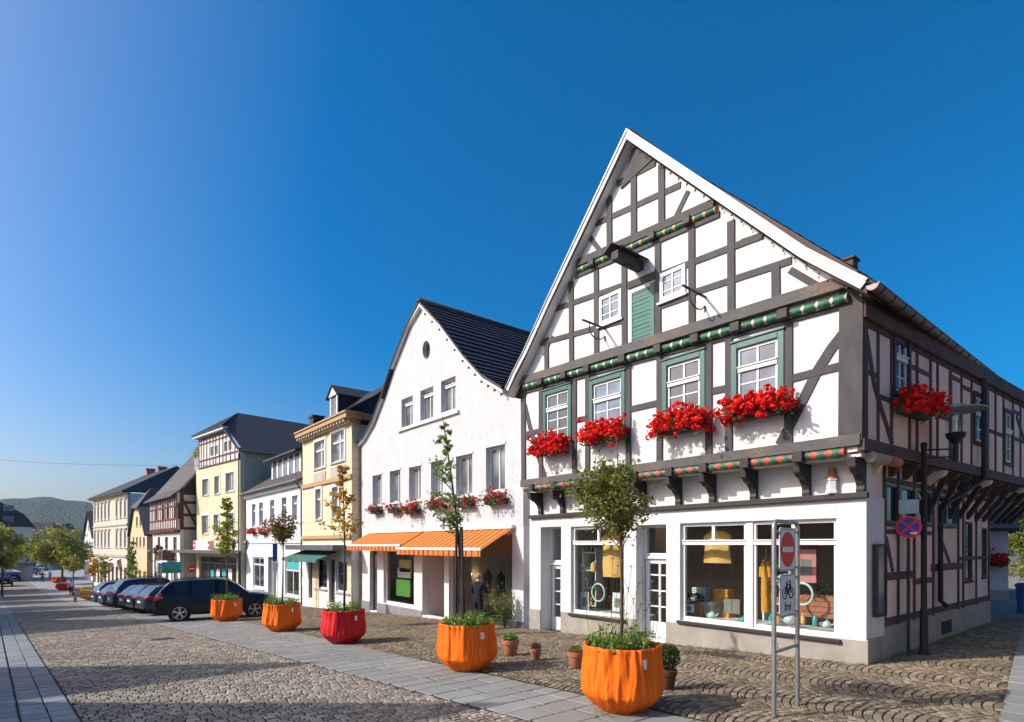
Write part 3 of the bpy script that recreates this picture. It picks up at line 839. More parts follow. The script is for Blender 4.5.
# ---- first floor front
W = []
for a, b, yt in ((543.8, 572.2, 383.5), (590, 626, 370.5), (663, 706, 349.5), (732, 785, 329.5)):
    s0, s1 = span(a, b, DU); z1 = zpx(b, yt, DU); W.append((s0, s1, z1 - 1.62, z1))
w = MB(fg)
w.poly([px(861, 443, DU), px(522.2, 486, DU), px(522.2, 381, DU), px(861, 286, DU)], DU - 0.25, DU, [rect(a + .1, b - .1, c + .1, d - .1) for a, b, c, d in W])
w.build('upper_wall', M['plaster'], h1)
for k, (s0, s1, z0, z1) in enumerate(W):
    q = MB(fg); c = 0.13
    q.box(s0, s0 + c, DU - 0.12, DU + 0.055, z0, z1); q.box(s1 - c, s1, DU - 0.12, DU + 0.055, z0, z1)
    q.box(s0 + c, s1 - c, DU - 0.12, DU + 0.058, z1 - c, z1); q.box(s0 + c, s1 - c, DU - 0.12, DU + 0.065, z0, z0 + c)
    q.box(s0 - 0.02, s1 + 0.02, DU + 0.001, DU + 0.085, z1 + 0.002, z1 + 0.04)
    cs = q.build('window_casing', M['teal'], h1, bevel=0.008)
    window(fg, h1, s0 + c + .002, s1 - c - .002, z0 + c + .002, z1 - c - .002, DU - 0.045, 2, (0.22, 0.44), 0.055, 0.028, 0.05, 'white', 'pane_blue' if k % 2 else 'pane', None, 'window', 0.66)
T = MB(fg); jt = [0.0]
def tb(a, b, wd, d, proud=0.028, w2=None):
    jt[0] = (jt[0] + 0.0007) % 0.0062
    T.beam(px(a[0], a[1], d), px(b[0], b[1], d), wd, d - 0.02, d + proud + jt[0], w2)
# posts of the first floor
tb((523.6, 384), (524.2, 486), 0.20, DU, 0.040)
for x, yt, yb in ((541.2, 384, 482), (574.8, 374, 476), (588, 368, 474), (628.8, 356, 470), (660, 347, 466), (709.2, 333, 459), (729.2, 325, 456), (788.8, 310, 448)):
    tb((x, yt), (x, yb), 0.165, DU, 0.034)
tb((852, 288), (850.8, 442), 0.40, DU, 0.050)
for a, b in (((525, 434.5), (541, 430.5)), ((576, 420.5), (588, 417.8)), ((630, 409.5), (659, 402.8)), ((711, 391.5), (728, 388)), ((790.5, 379), (843, 365.5))):
    tb(a, b, 0.15, DU, 0.024)
T.band([px(*p, DU) for p in ((525, 405), (530.5, 428), (537, 452), (545.2, 477))], 0.17, DU - 0.02, DU + 0.020)
T.band([px(*p, DU) for p in ((844, 333), (832, 348), (818, 370), (803, 400), (780, 445))], 0.20, DU - 0.02, DU + 0.021)
# gable timbers: lower tier
for x, yt, yb in ((546.8, 338, 374), (571.5, 282, 368), (596.6, 271, 360), (624.6, 256, 352), (658.2, 241, 343), (692, 229, 331), (731.3, 221, 320), (776, 266, 306)):
    tb((x, yt), (x + 0.4, yb), 0.17, DG, 0.032)
for a, b in (((556, 309), (626, 284.5)), ((659, 275.5), (764, 235)), ((541, 343.5), (625, 320)), ((659, 307), (690, 296)), ((693, 293), (792, 260.5)), ((741, 243), (760, 237))):
    tb(a, b, 0.15, DG, 0.022)
tb((544, 356), (553, 336), 0.1, DG, 0.018); tb((790, 270), (826, 291), 0.13, DG, 0.018)
tb((628.5, 286), (656, 275), 0.18, DG, 0.036)
# gable timbers: upper tier
for x, yt, yb in ((609.6, 197, 250), (634, 176, 240), (661.8, 164, 226)):
    tb((x, yt), (x + 0.3, yb), 0.17, DT, 0.032)
for a, b in (((596, 224), (681, 185)), ((617, 184), (656, 163))):
    tb(a, b, 0.15, DT, 0.022)
tb((590.5, 238), (602, 253), 0.13, DT, 0.018); tb((688.5, 191), (676, 217), 0.13, DT, 0.018)
T.build('timber_frame', M['timber'], h1, bevel=0.006)
# principal beams with the worn gilt lettering
q = MB(fg); q.beam(px(523, 382.5, DU), px(861, 279.5, DU), 0.24, DU - 0.03, DG + 0.075); q.build('tie_beam', M['inscribed'], h1, bevel=0.01)
q = MB(fg); q.beam(px(522, 483.8, DU), px(861.5, 439.4, DU), 0.21, DU - 0.03, DU + 0.075); q.build('sill_beam', M['inscribed'], h1, bevel=0.01)
q = MB(fg); q.beam(px(578, 263.5, DT), px(715, 203.5, DT), 0.20, DT - 0.05, DT + 0.065); q.build('collar_beam', M['timber'], h1, bevel=0.01)
q = MB(fg); q.beam(px(576, 276.5, DG), px(720, 214.5, DG), 0.13, DG - 0.03, DG + 0.040); q.beam(px(523, 393, DU), px(858, 302.5, DU), 0.09, DU - 0.03, DU + 0.046)
q.build('rail_beam', M['timber'], h1, bevel=0.008)
def rolls(a, b, blocks, d, r, mat, blockw):
    A = px(a[0], a[1], d); B = px(b[0], b[1], d)
    zat = lambda s: A[1] + (B[1] - A[1]) * (s - A[0]) / (B[0] - A[0])
    ss = sorted([A[0], B[0]] + [px(x, 400, d)[0] for x in blocks])
    for i, (u, v) in enumerate(zip(ss[:-1], ss[1:])):
        u2 = u + (blockw / 2 if i else 0); v2 = v - (blockw / 2 if i < len(ss) - 2 else 0)
        if v2 - u2 < 0.1: continue
        q = MB(fg); q.tube([fg.P(u2, d, zat(u2)), fg.P((u2 + v2) / 2, d, zat((u2 + v2) / 2)), fg.P(v2, d, zat(v2))], r, 16)
        q.build('carved_roll', M[mat], h1, smooth=50, uv=True)
    for x in blocks:
        s = px(x, 400, d)[0]; q = MB(fg)
        q.box(s - blockw / 2 + .004, s + blockw / 2 - .004, d - 0.1, d + r + 0.06, zat(s) - r * 1.15, zat(s) + r * 1.1)
        q.box(s - blockw / 2 - .02, s + blockw / 2 + .02, d - 0.1, d + r + 0.03, zat(s) - r * 0.35, zat(s) + r * 0.35)
        q.build('joist_end', M['timber_dark'], h1, bevel=0.015)
rolls((524, 387.2), (848, 297.5), (542.5, 566, 589, 624.5, 660, 697, 737.5, 785), DG - 0.01, 0.085, 'greenroll', 0.22)
rolls((577, 271), (716.5, 209.5), (593.6, 622.7, 654, 689), DT - 0.02, 0.075, 'goldroll', 0.2)
CB = (534, 556, 580, 606, 637, 672, 706, 747.5, 800.5)
rolls((525, 489), (845.5, 452), CB, DU - 0.01, 0.095, 'redroll', 0.2)
zj = lambda s: 3.72
for x in CB + (855.5,):
    s = px(x, 480, 0.3)[0]
    bf = Fr((H1X, s), (-1, 0), (0, 1)); q = MB(bf)
    q.poly([(-0.02, 3.20), (0.07, 3.20), (0.085, 3.30), (0.07, 3.36), (0.12, 3.46), (0.22, 3.56), (0.34, 3.60), (0.40, 3.66), (0.50, 3.68), (0.52, 3.86), (-0.02, 3.86)], -0.075, 0.075)
    q.build('bracket', M['timber_dark'], h1, bevel=0.012)

# ---- roof: verge profile read in the plane of the bargeboards
VR = [px(867, 284.5, DV), px(841, 271.5, DV), px(806, 253.5, DV), px(742, 210.5, DV), px(628, 134, DV)]
VLf = [px(507, 391, DV), px(514.5, 374, DV), px(525, 354, DV), px(548, 303, DV), px(628, 134, DV)]
XB = 26.0
q = MB(); slope(q, [fg.P(s, DV, z) for s, z in VR], [fg.P(s, 0.3, z) for s, z in VR], 0.34, 0.025, 0.16); q.build('verge_roof', M['tile_red'], h1, uv=True)
up = (0.16, 0.24, 0.30, 0.24, 0.02)
q = MB(); slope(q, [fg.P(s, 0.3, z + b) for (s, z), b in zip(VR, up)], [(XB, s, z + b) for (s, z), b in zip(VR, up)], 0.34, 0.025, 0.3)
q.build('roof_slope', M['tile_red'], h1, uv=True)
q = MB(); slope(q, [fg.P(s, DV, z) for s, z in VLf], [(XB, s, z) for s, z in VLf], 0.34, 0.025, 0.16)
q.build('roof_slope', M['tile_red'], h1, uv=True)
q = MB(); q.tube([fg.P(VR[-1][0], DV - 0.05, VR[-1][1] + 0.03), (XB, VR[-1][0], VR[-1][1] + 0.03)], 0.11, 10); q.build('ridge_tiles', M['tile_red'], h1, smooth=True, uv=True)
def barge(V, wd, mat):
    inn = []
    for i in range(len(V)):
        a = V[max(0, i - 1)]; b = V[min(len(V) - 1, i + 1)]
        L = math.hypot(b[0] - a[0], b[1] - a[1]); nx, nz = (b[1] - a[1]) / L, -(b[0] - a[0]) / L
        if nz > 0: nx, nz = -nx, -nz
        if i == len(V) - 1: nx, nz = 0, -1.38
        inn.append((nx, nz))
    q = MB(fg); up = [(p[0], p[1] + 0.045) for p in V]
    arrow_strip(q, up, wd, DV + 0.005, DV + 0.045, inn)
    q.build('bargeboard', M[mat], h1, bevel=0.005)
    q = MB(fg); arrow_strip(q, [(p[0] + n[0] * -0.05, p[1] - n[1] * 0.05 + 0.045) for p, n in zip(V, inn)], 0.05, DV - 0.05, DV + 0.07, inn)
    q.build('verge_flashing', M['grey_metal'], h1)
barge(VR, 0.135, 'offwhite'); barge(VLf, 0.11, 'offwhite')
for V in (VR, VLf):
    q = MB(fg)
    for a, b in zip(V[:-1], V[1:]): q.add([fg.P(a[0], DG + .001, a[1] - .175), fg.P(b[0], DG + .001, b[1] - .175), fg.P(b[0], DV, b[1] - .175), fg.P(a[0], DV, a[1] - .175)], [(0, 1, 2, 3)])
    q.build('verge_soffit', M['offwhite'], h1, recalc=False)
# gable walls below the roof
def inset_profile(dz): return [(s, z - dz) for s, z in VR] , [(s, z - dz) for s, z in VLf]
ir, il = inset_profile(0.20)
zb = lambda s: px(523, 381, DG)[1] + (px(861, 282, DG)[1] - px(523, 381, DG)[1]) * (s - SU1) / (SU0 - SU1)
gw = MB(fg)
sm = [p for p in ir if p[1] > zb(p[0]) + 0.05]; lm = [p for p in il if p[1] > zb(p[0]) + 0.05]
G1 = span(600.2, 622, DG) + (zpx(611, 322.5, DG), zpx(611, 293.5, DG)); G2 = span(660.8, 686, DG) + (zpx(673, 298.5, DG), zpx(673, 269.5, DG))
SH = span(630, 654.5, DG) + (zpx(642, 344.5, DG), zpx(642, 287, DG))
gw.poly([(SU0 + .1, zb(SU0))] + sm + lm[::-1][1:] + [(SU1 - .1, zb(SU1))], DG - 0.25, DG, [rect(a + .05, b - .05, c + .05, d - .05) for a, b, c, d in (G1, G2, SH)])
gw.build('gable_wall', M['plaster'], h1)
# top of the gable stands a little further out
cz = lambda s: px(578, 266, DT)[1] + (px(715, 206, DT)[1] - px(578, 266, DT)[1]) * (s - px(578, 266, DT)[0]) / (px(715, 206, DT)[0] - px(578, 266, DT)[0])
def prof_cross(V, off):
    for a, b in zip(V[:-1], V[1:]):
        for k in range(40):
            p = (a[0] + (b[0] - a[0]) * k / 40, a[1] + (b[1] - a[1]) * k / 40)
            if p[1] > cz(p[0]) + off: return p
pr, plf = prof_cross(ir, 0), prof_cross(il, 0)
gt = MB(fg); gt.poly([pr, ir[-1], plf], DG + 0.002, DT); gt.build('gable_top_wall', M['plaster'], h1)
q = MB(fg); ap = ir[-1]; q.poly([(ap[0] + 0.40, ap[1] - 0.86), ap, (ap[0] - 0.62, ap[1] - 0.62)], DT - 0.01, DT + 0.045); q.build('gable_boarding', M['timber'], h1)
for g in (G1, G2):
    window(fg, h1, g[0], g[1], g[2], g[3], DG - 0.005, 2, (0.34, 0.66), 0.085, 0.022, 0.05, 'white', 'pane_blue', (0.09, 0.05, 'white'))
q = MB(fg); s0, s1, z0, z1 = SH
q.box(s0 + .0, s0 + .12, DG - .1, DG + .02, z0, z1)
for k in range(14):
    a = z0 + (z1 - z0) * k / 14
    q.poly([(s0 + .13, a), (s1, a), (s1, a + (z1 - z0) / 14 - 0.012), (s0 + .13, a + (z1 - z0) / 14 - 0.012)], DG - 0.06, DG - 0.02 + 0.004 * (k % 3))
q.box(s0 + .12, s1, DG - 0.10, DG - 0.061, z0, z1)
q.build('loading_shutter', M['teal_shutter'], h1)
# hoist beam with its little roof above the loading door
hs = px(640, 280, DG)[0]; hz = 8.98
q = MB(fg); q.box(hs - 0.11, hs + 0.11, DG - 0.1, DG + 0.95, hz, hz + 0.20); q.box(hs - 0.05, hs + 0.05, DG + 0.3, DG + 0.6, hz - 0.03, hz - 0.001)
q.build('hoist_beam', M['timber'], h1, bevel=0.015)
q = MB(fg); zz = hz + 0.30
for sg in (-1, 1):
    q.add([fg.P(hs, DG, zz + .06), fg.P(hs + sg * 0.26, DG, zz - .12), fg.P(hs + sg * 0.26, DG + 1.05, zz - .12), fg.P(hs, DG + 1.05, zz + .06),
           fg.P(hs, DG, zz + .09), fg.P(hs + sg * 0.26, DG, zz - .09), fg.P(hs + sg * 0.26, DG + 1.05, zz - .09), fg.P(hs, DG + 1.05, zz + .09)],
          [(0, 1, 2, 3), (4, 5, 6, 7), (0, 1, 5, 4), (1, 2, 6, 5), (2, 3, 7, 6), (3, 0, 4, 7)])
q.build('hoist_hood', M['timber'], h1)
for x, y in ((605, 328.5), (705, 297)):   # wrought-iron arms on the gable
    s, z = px(x, y, DG); q = MB(fg)
    q.tube([fg.P(s, DG, z), fg.P(s, DG + 0.85, z + 0.02)], 0.028, 8)
    q.tube([fg.P(s, DG, z - 0.34)] + [fg.P(s, DG + 0.30 - 0.30 * math.cos(a * math.pi / 8), z - 0.02 - 0.32 * math.sin(a * math.pi / 8) ** .6) for a in range(1, 9)], 0.016, 6)
    q.build('iron_bracket', M['iron'], h1, smooth=40)
# string of dark clips along the verge
cl = [0.0]
for i in range(4): cl.append(cl[-1] + math.hypot(ir[i + 1][0] - ir[i][0], ir[i + 1][1] - ir[i][1]))
for k in range(24):
    l = cl[-1] * (k + .5) / 24; i = max(j for j in range(4) if cl[j] <= l); f = (l - cl[i]) / (cl[i + 1] - cl[i])
    s = ir[i][0] + (ir[i + 1][0] - ir[i][0]) * f; z = ir[i][1] + (ir[i + 1][1] - ir[i][1]) * f
    q = MB(fg); q.box(s - .013, s + .013, DV - 0.08, DV - 0.05, z - 0.055, z - 0.02); q.build('cable_clip', M['iron'], h1)

# ---- side wall along the lane
fs = Fr((0, H1Y), (1, 0), (0, -1))               # ground floor, s = world x
fu = Fr((fg.P(0, DU, 0)[0], SU0), (1, -0.05), (0.05 * -1, -1))   # first floor, drifting outwards
XE = 21.2
gnd = [fs.pix(886, 482, 0) [0], fs.pix(932, 482, 0)[0]]
side_w = []
for a, b, yt, yb in ((886.5, 899, 484.5, 524), (901, 915, 487.5, 524.2), (917, 931.5, 490.5, 524.4), (938.5, 947, 496, 526), (948, 957, 498, 526), (965.5, 972.5, 522, 581), (982, 987, 528, 577)):
    s0, s1 = sorted((fs.pix(a, 545, 0)[0], fs.pix(b, 545, 0)[0])); m = (a + b) / 2
    side_w.append((s0, s1, fs.pix(m, yb, 0)[1], fs.pix(m, yt, 0)[1]))
XS = fs.pix(884, 545, 0)[0]
w = MB(fs); w.box(H1X + 0.3, XS, -0.3, 0.012, -1.2, zl); w.build('shop_side_wall', M['shopwall'], h1, bevel=0.01)
w = MB(fs); wall_cells(w, XS, XE, -1.2, 4.0, -0.3, -0.01, side_w); w.build('side_wall', M['plaster_side'], h1)
w = MB(fs); w.box(H1X + 0.3, XS, -0.3, -0.02, zl, 4.0); w.build('side_jetty_wall', M['plaster_side'], h1)
w = MB(fs); w.box(H1X - 0.02, XS, -0.02, 0.034, -1.2, zp(S0) + 0.02); w.box(XS, XE, -0.02, 0.03, -1.2, 0.62); w.build('side_plinth', M['plinth'], h1, bevel=0.01)
for k, g in enumerate(side_w):
    window(fs, h1, *g, -0.07, 1, () if k < 5 else (0.5,), 0.05, 0.03, 0.07, 'timber_brown' if k > 4 else 'teal', 'pane', (0.10, 0.05, 'timber_brown'))
q = MB(fs)
for x in (884.5, 898, 914, 933, 958, 963, 976, 988.5):
    s = fs.pix(x, 545, 0)[0]; lo, hi = 0.62, 3.95
    q.box(s - .045, s + .045, -0.02, 0.022 + 0.0006 * (x % 7), lo, hi)
for i, (a, b, z, wd) in enumerate(((XS, XE, 0.72, 0.16), (XS, fs.pix(931, 545, 0)[0], 2.52, 0.09), (XS, XE, 3.55, 0.11), (fs.pix(884, 545, 0)[0], fs.pix(914, 545, 0)[0], 1.62, 0.16), (fs.pix(913, 545, 0)[0], fs.pix(933, 545, 0)[0], 1.45, 0.13), (fs.pix(931, 545, 0)[0], fs.pix(962, 545, 0)[0], 1.72, 0.17), (fs.pix(960, 545, 0)[0], XE, 1.9, 0.10))):
    q.box(a, b, -0.02, 0.012 + 0.0009 * i, z - wd / 2, z + wd / 2)
q.beam((fs.pix(886, 545, 0)[0], 2.4), (fs.pix(893, 545, 0)[0], 1.7), 0.13, -0.02, 0.010); q.beam((fs.pix(940, 545, 0)[0], 2.45), (fs.pix(950, 545, 0)[0], 1.8), 0.12, -0.02, 0.0105)
q.build('side_timber_frame', M['timber_brown'], h1, bevel=0.006)
# first floor of the side
LU = 14.0
zs0, zs1 = 4.05, 6.36
ups = []
for a, b, yt, yb in ((892, 908.5, 334, 398), (972.5, 985.5, 394, 446), (1002.8, 1012, 410, 466)):
    s0, s1 = sorted((fu.pix(a, 545, 0)[0], fu.pix(b, 545, 0)[0])); m = (a + b) / 2
    ups.append((s0, s1, fu.pix(m, yb, 0)[1], fu.pix(m, yt, 0)[1]))
w = MB(fu); wall_cells(w, 0.0, LU, zs0 - .1, zs1 + .15, -0.25, -0.002, ups); w.build('upper_side_wall', M['plaster_side'], h1)
for g in ups:
    q = MB(fu); c = 0.09
    q.box(g[0] - .02, g[0] + c, -.1, .05, g[2], g[3]); q.box(g[1] - c, g[1] + .02, -.1, .05, g[2], g[3]); q.box(g[0] + c, g[1] - c, -.1, .052, g[3] - c, g[3]); q.box(g[0] + c, g[1] - c, -.1, .055, g[2], g[2] + c)
    q.build('window_casing', M['timber_dark'], h1, bevel=0.006)
    window(fu, h1, g[0] + c + .002, g[1] - c - .002, g[2] + c + .002, g[3] - c - .002, -0.05, 2, (0.3,), 0.05, 0.03, 0.05, 'white', 'pane', None, 'window', 0.62)
q = MB(fu); U = lambda x: fu.pix(x, 545, 0)[0]
for i, x in enumerate((865, 877.5, 891, 909, 916.5, 930, 937, 950, 961, 971, 987, 995, 1003, 1012.5, 1020, 1030, 1040)):
    wd = 0.16 if i in (0, 7, 10) else 0.09
    q.box(U(x) - wd / 2, U(x) + wd / 2, -0.02, 0.024 + 0.0007 * (i % 6), zs0 + .1, zs1)
for i, (a, b, z) in enumerate(((865, 877, 5.42), (877, 891, 5.05), (909, 930, 5.9), (930, 950, 5.1), (950, 961, 6.1), (961, 971, 6.0), (987, 1003, 5.2), (1012, 1040, 5.25), (1012, 1020, 6.0))):
    q.box(U(a), U(b), -0.02, 0.012 + 0.0008 * i, z - .05, z + .05)
for i, (a, z0, b, z1) in enumerate(((866, 6.1, 874, 5.2), (874, 5.2, 892, 4.2), (962, 5.6, 952, 4.2), (1016, 5.9, 1024, 5.3))):
    q.beam((U(a), z0), (U(b), z1), 0.13, -0.02, 0.0205 + 0.0006 * i)
q.box(0, LU, -0.02, 0.009, zs1 - .13, zs1 - .03)
q.build('side_timber_frame', M['timber_brown'], h1, bevel=0.006)
q = MB(fu); q.box(-0.02, LU, -0.06, 0.07, zs0 - .1, zs0 + .13); q.build('side_sill_beam', M['timber_brown'], h1, bevel=0.012)
q = MB(fu); q.box(-0.03, LU, -0.26, 0.10, zs1 - .02, zs1 + .30); q.build('wall_plate', M['timber_brown'], h1, bevel=0.012)
q = MB(fu); q.box(0.05, LU, -2.2, -0.07, zs0 - .13, zs0 - .10); q.build('side_jetty_soffit', M['timber_brown'], h1)
# joist ends under the side jetty and the slanting struts further back
for k in range(15):
    s = 0.9 + k * 0.82; p = fu.P(s, 0, 0); ov = H1Y - p[1]
    if ov < 0.03: ov = 0.03
    bf = Fr((p[0], H1Y), (0, -1), (1, 0)); q = MB(bf)
    q.poly([(-0.05, 3.62), (0.06, 3.62), (ov + 0.02, 3.80), (ov + 0.06, 3.86), (ov + 0.06, 3.92), (-0.05, 3.92)], -0.07, 0.07)
    q.build('joist_end', M['plaster_side'] if k % 4 == 0 else M['timber_brown'], h1, bevel=0.015)
    if k > 3:
        q = MB(bf); q.beam((-0.02, 2.9 + 0.02 * (k % 3)), (ov + 0.01, 3.74), 0.11, -0.055, 0.055); q.build('strut', M['timber_dark'], h1, bevel=0.01)
q = MB(fu); q.tube([fu.P(0.25, 0.05, 3.86), fu.P(0.95, 0.05, 3.86)], 0.10, 14); q.build('carved_roll', M['stone_beige'], h1, smooth=50)
q = MB(fu); q.tube([fu.P(1.05, 0.05, 3.86), fu.P(1.5, 0.05, 3.86)], 0.10, 14); q.build('carved_roll', M['terracotta'], h1, smooth=50)
# eave: soffit boards and gutter
e0 = VR[0]
q = MB(); q.add([(H1X - DV + .06, e0[0] + .02, e0[1] - .19), (XB, e0[0] + .02, e0[1] - .19), (XB, H1Y - .5 + .6, e0[1] + .12), (H1X - DV + .06, H1Y + .1, e0[1] + .12)], [(0, 1, 2, 3)])
q.build('eave_boarding', M['timber_brown'], h1, recalc=False)
q = MB(); gy = e0[0] - 0.09; gz = e0[1] - 0.03
n = 9
prof = [(math.cos(math.pi + math.pi * k / n) * 0.10, math.sin(math.pi + math.pi * k / n) * 0.10) for k in range(n + 1)]
for i in range(n):
    a, b = prof[i], prof[i + 1]
    for off, rev in ((1.0, 0), (0.94, 1)):
        q.quad((H1X - DV - .02, gy + a[0] * off, gz + a[1] * off), (XB, gy + a[0] * off, gz + a[1] * off), (XB, gy + b[0] * off, gz + b[1] * off), (H1X - DV - .02, gy + b[0] * off, gz + b[1] * off))
q.tube([(H1X - DV - .02, gy - 0.10, gz), (XB, gy - 0.10, gz)], 0.014, 6)
q.add([(H1X - DV - .02, gy + a, gz + b) for a, b in prof], [tuple(range(n + 1))])
gut = q.build('gutter', M['gutter'], h1, recalc=False)
for k in range(26):
    x = H1X - DV + 0.25 + k * 0.55
    q = MB(); q.tube([(x, gy + a * 1.06, gz + b * 1.06) for a, b in prof], 0.012, 5); q.build('gutter_bracket', M['iron'], h1)
pe = fu.pix(1000, 389, 0.3)
X0 = fu.P(pe[0], 0.1, 0)[0]
yw = lambda x: fu.P((x - fu.o[0]), 0.1, 0)[1]
q = MB(); x1 = X0 - 0.55
q.tube([(X0, gy, gz - .09), (X0, gy, gz - 0.22), (x1, yw(x1) - .02, gz - 0.42), (x1, yw(x1) - .02, gz - 0.6), (x1, yw(x1) - .02, 3.9), (x1 - 0.3, H1Y - 0.42, 3.72), (x1 - 1.6, H1Y - 0.12, 3.2), (x1 - 1.75, H1Y - 0.08, 3.0), (x1 - 1.75, H1Y - 0.08, 0.95), (x1 - 1.70, H1Y - 0.2, 0.82)], 0.055, 10)
q.build('downpipe', M['black'], h1, smooth=50)
q = MB(fs); s0 = fs.pix(871.8, 545, 0)[0]; s1 = fs.pix(881.6, 545, 0)[0]; z1 = fs.pix(877, 544, 0)[1]; z0 = fs.pix(877, 616, 0)[1]
q.box(s0, s0 + .05, .013, .10, z0, z1); q.box(s1 - .05, s1, .013, .10, z0, z1); q.box(s0 + .05, s1 - .05, .013, .10, z1 - .05, z1); q.box(s0 + .05, s1 - .05, .013, .10, z0, z0 + .05); q.box(s0 + .05, s1 - .05, .013, .03, z0 + .05, z1 - .05)
sc = q.build('notice_case', M['timber_dark'], h1, bevel=0.005)
q = MB(fs); q.box(s0 + .05, s1 - .05, .07, .075, z0 + .05, z1 - .05); q.build('pane', M['pane_grey'], sc)
q = MB(fs); q.box(fs.pix(940, 545, 0)[0], fs.pix(949.5, 545, 0)[0], .025, .05, .12, .42); q.build('cellar_grille', M['black'], h1)
# hidden walls that close the house
q = MB(); q.box(H1X + 0.3, XB, S1 - 0.25, S1, -1.2, 7.0); q.build('party_wall', M['plaster'], h1)
q = MB(); q.add([(XB - .1, s, z - .2) for s, z in VR] + [(XB - .1, s, z - .2) for s, z in VLf[::-1][1:]] + [(XB - .1, S1, 3.9), (XB - .1, SU0 - .5, 3.9)], [tuple(range(11))]); q.build('rear_wall', M['plaster'], h1, recalc=False)
q = MB(); q.box(XE - .3, XE - .01, H1Y + .31, S1 - .3, -1.2, 3.95); q.build('rear_ground_wall', M['plaster'], h1)
q = MB(); cx = 15.6; sy = 5.75
zr = VR[-1][1] + (VR[2][1] - VR[-1][1]) * (VR[-1][0] - sy) / (VR[-1][0] - VR[2][0])
q.box(cx - .16, cx + .16, sy - .14, sy + .14, zr - .4, zr + 0.62); q.box(cx - .2, cx + .2, sy - .18, sy + .18, zr + .621, zr + .68)
q.build('roof_vent', M['timber_brown'], h1)
# flower boxes on the front and on the lane side
for i, (x, y, ln, lab) in enumerate(((550, 452, 1.25, 'smallest box of red geraniums, under the timbered house window furthest from the lane corner'),
                                   (602, 440, 1.42, 'box of red geraniums right above the green crown of the slim planter tree'),
                                   (680, 429, 1.42, 'box of red geraniums between the planter tree and the widest box on the timbered front'),
                                   (755, 414, 1.52, 'widest box of red geraniums, under the timbered front window next to the corner post'))):
    s, z = px(x, y, DU + 0.3)
    flower_box(fg, s, DU + 0.10, z - 0.06, ln, lab, 'red geranium boxes on the timbered house', 40 + i)
s, z = fu.pix(924, 412, 0.35)
flower_box(fu, s, 0.08, z - 0.06, 1.35, 'shaded box of dark red geraniums on the lane side above the street lamp', 'red geranium boxes on the timbered house', 47)
# ================================================================== THE OTHER HOUSES
def ashlar_mat(name, c1, c2, joint, bw, bh, bst=0.4, rough=0.9):
    m, nt, b = base_mat(name)
    sp = N(nt, 'ShaderNodeSeparateXYZ'); nt.links.new(coords(nt), sp.inputs[0])
    ad = N(nt, 'ShaderNodeMath', operation='ADD'); nt.links.new(sp.outputs[0], ad.inputs[0]); nt.links.new(sp.outputs[1], ad.inputs[1])
    cb = N(nt, 'ShaderNodeCombineXYZ'); nt.links.new(ad.outputs[0], cb.inputs[0]); nt.links.new(sp.outputs[2], cb.inputs[1])
    br = N(nt, 'ShaderNodeTexBrick'); br.inputs['Scale'].default_value = 1.0
    br.inputs['Color1'].default_value = rgb(c1); br.inputs['Color2'].default_value = rgb(c2); br.inputs['Mortar'].default_value = rgb(joint)
    br.inputs['Brick Width'].default_value = bw; br.inputs['Row Height'].default_value = bh; br.inputs['Mortar Size'].default_value = 0.014
    nt.links.new(cb.outputs[0], br.inputs['Vector'])
    gr = ramp(nt, noise(nt, coords(nt, 'Object', (1.2, 1.2, 0.3)), 1.1, 5, 0.7), [(0.5, (0, 0, 0)), (0.8, (0.3, 0.3, 0.3))])
    nt.links.new(mixc(nt, gr, br.outputs[0], tuple(x * 0.6 for x in c1)), b.inputs['Base Color'])
    b.inputs['Roughness'].default_value = rough; b.inputs['Specular IOR Level'].default_value = 0.2
    inv = N(nt, 'ShaderNodeMath', operation='SUBTRACT'); inv.inputs[0].default_value = 1.0; nt.links.new(br.outputs[1], inv.inputs[1])
    bump(nt, inv.outputs[0], bst, 0.02, b)
    return m
M['ashlar'] = ashlar_mat('cream_ashlar', (0.66, 0.57, 0.40), (0.62, 0.53, 0.365), (0.46, 0.38, 0.25), 1.3, 0.42)
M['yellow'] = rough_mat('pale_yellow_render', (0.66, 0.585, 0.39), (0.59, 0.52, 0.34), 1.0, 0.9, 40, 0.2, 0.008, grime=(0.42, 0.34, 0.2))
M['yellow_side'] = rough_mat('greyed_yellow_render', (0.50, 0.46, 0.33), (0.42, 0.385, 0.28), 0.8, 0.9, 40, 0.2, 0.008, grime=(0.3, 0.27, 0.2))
M['greywhite'] = rough_mat('cool_white_render', (0.68, 0.69, 0.73), (0.60, 0.61, 0.65), 1.0, 0.9, 40, 0.2, 0.008, grime=(0.45, 0.45, 0.47))
M['cream'] = rough_mat('cream_render', (0.60, 0.54, 0.44), (0.52, 0.46, 0.37), 1.0, 0.9, 30, 0.2, 0.008, grime=(0.36, 0.31, 0.24))
M['apricot'] = rough_mat('apricot_render', (0.63, 0.48, 0.28), (0.55, 0.41, 0.235), 1.0, 0.9, 30, 0.2, 0.008)
M['stone_trim'] = rough_mat('grey_stone_trim', (0.44, 0.40, 0.35), (0.34, 0.31, 0.27), 3, 0.85, 30, 0.2, 0.006)
M['pinkwall'] = rough_mat('rosy_shop_wall', (0.66, 0.55, 0.50), (0.60, 0.50, 0.45), 1.5, 0.85, 50, 0.1, 0.005)
M['grey_plinth'] = rough_mat('grey_plinth', (0.24, 0.24, 0.25), (0.18, 0.18, 0.19), 2, 0.85, 50, 0.2, 0.006)
M['red_timber'] = rough_mat('oxblood_timber', (0.13, 0.035, 0.022), (0.08, 0.022, 0.015), 4, 0.7, 30, 0.3, 0.01)
M['rust_shutter'] = rough_mat('rust_brown_shutter', (0.26, 0.075, 0.02), (0.19, 0.055, 0.016), 6, 0.6, 40, 0.1, 0.004)
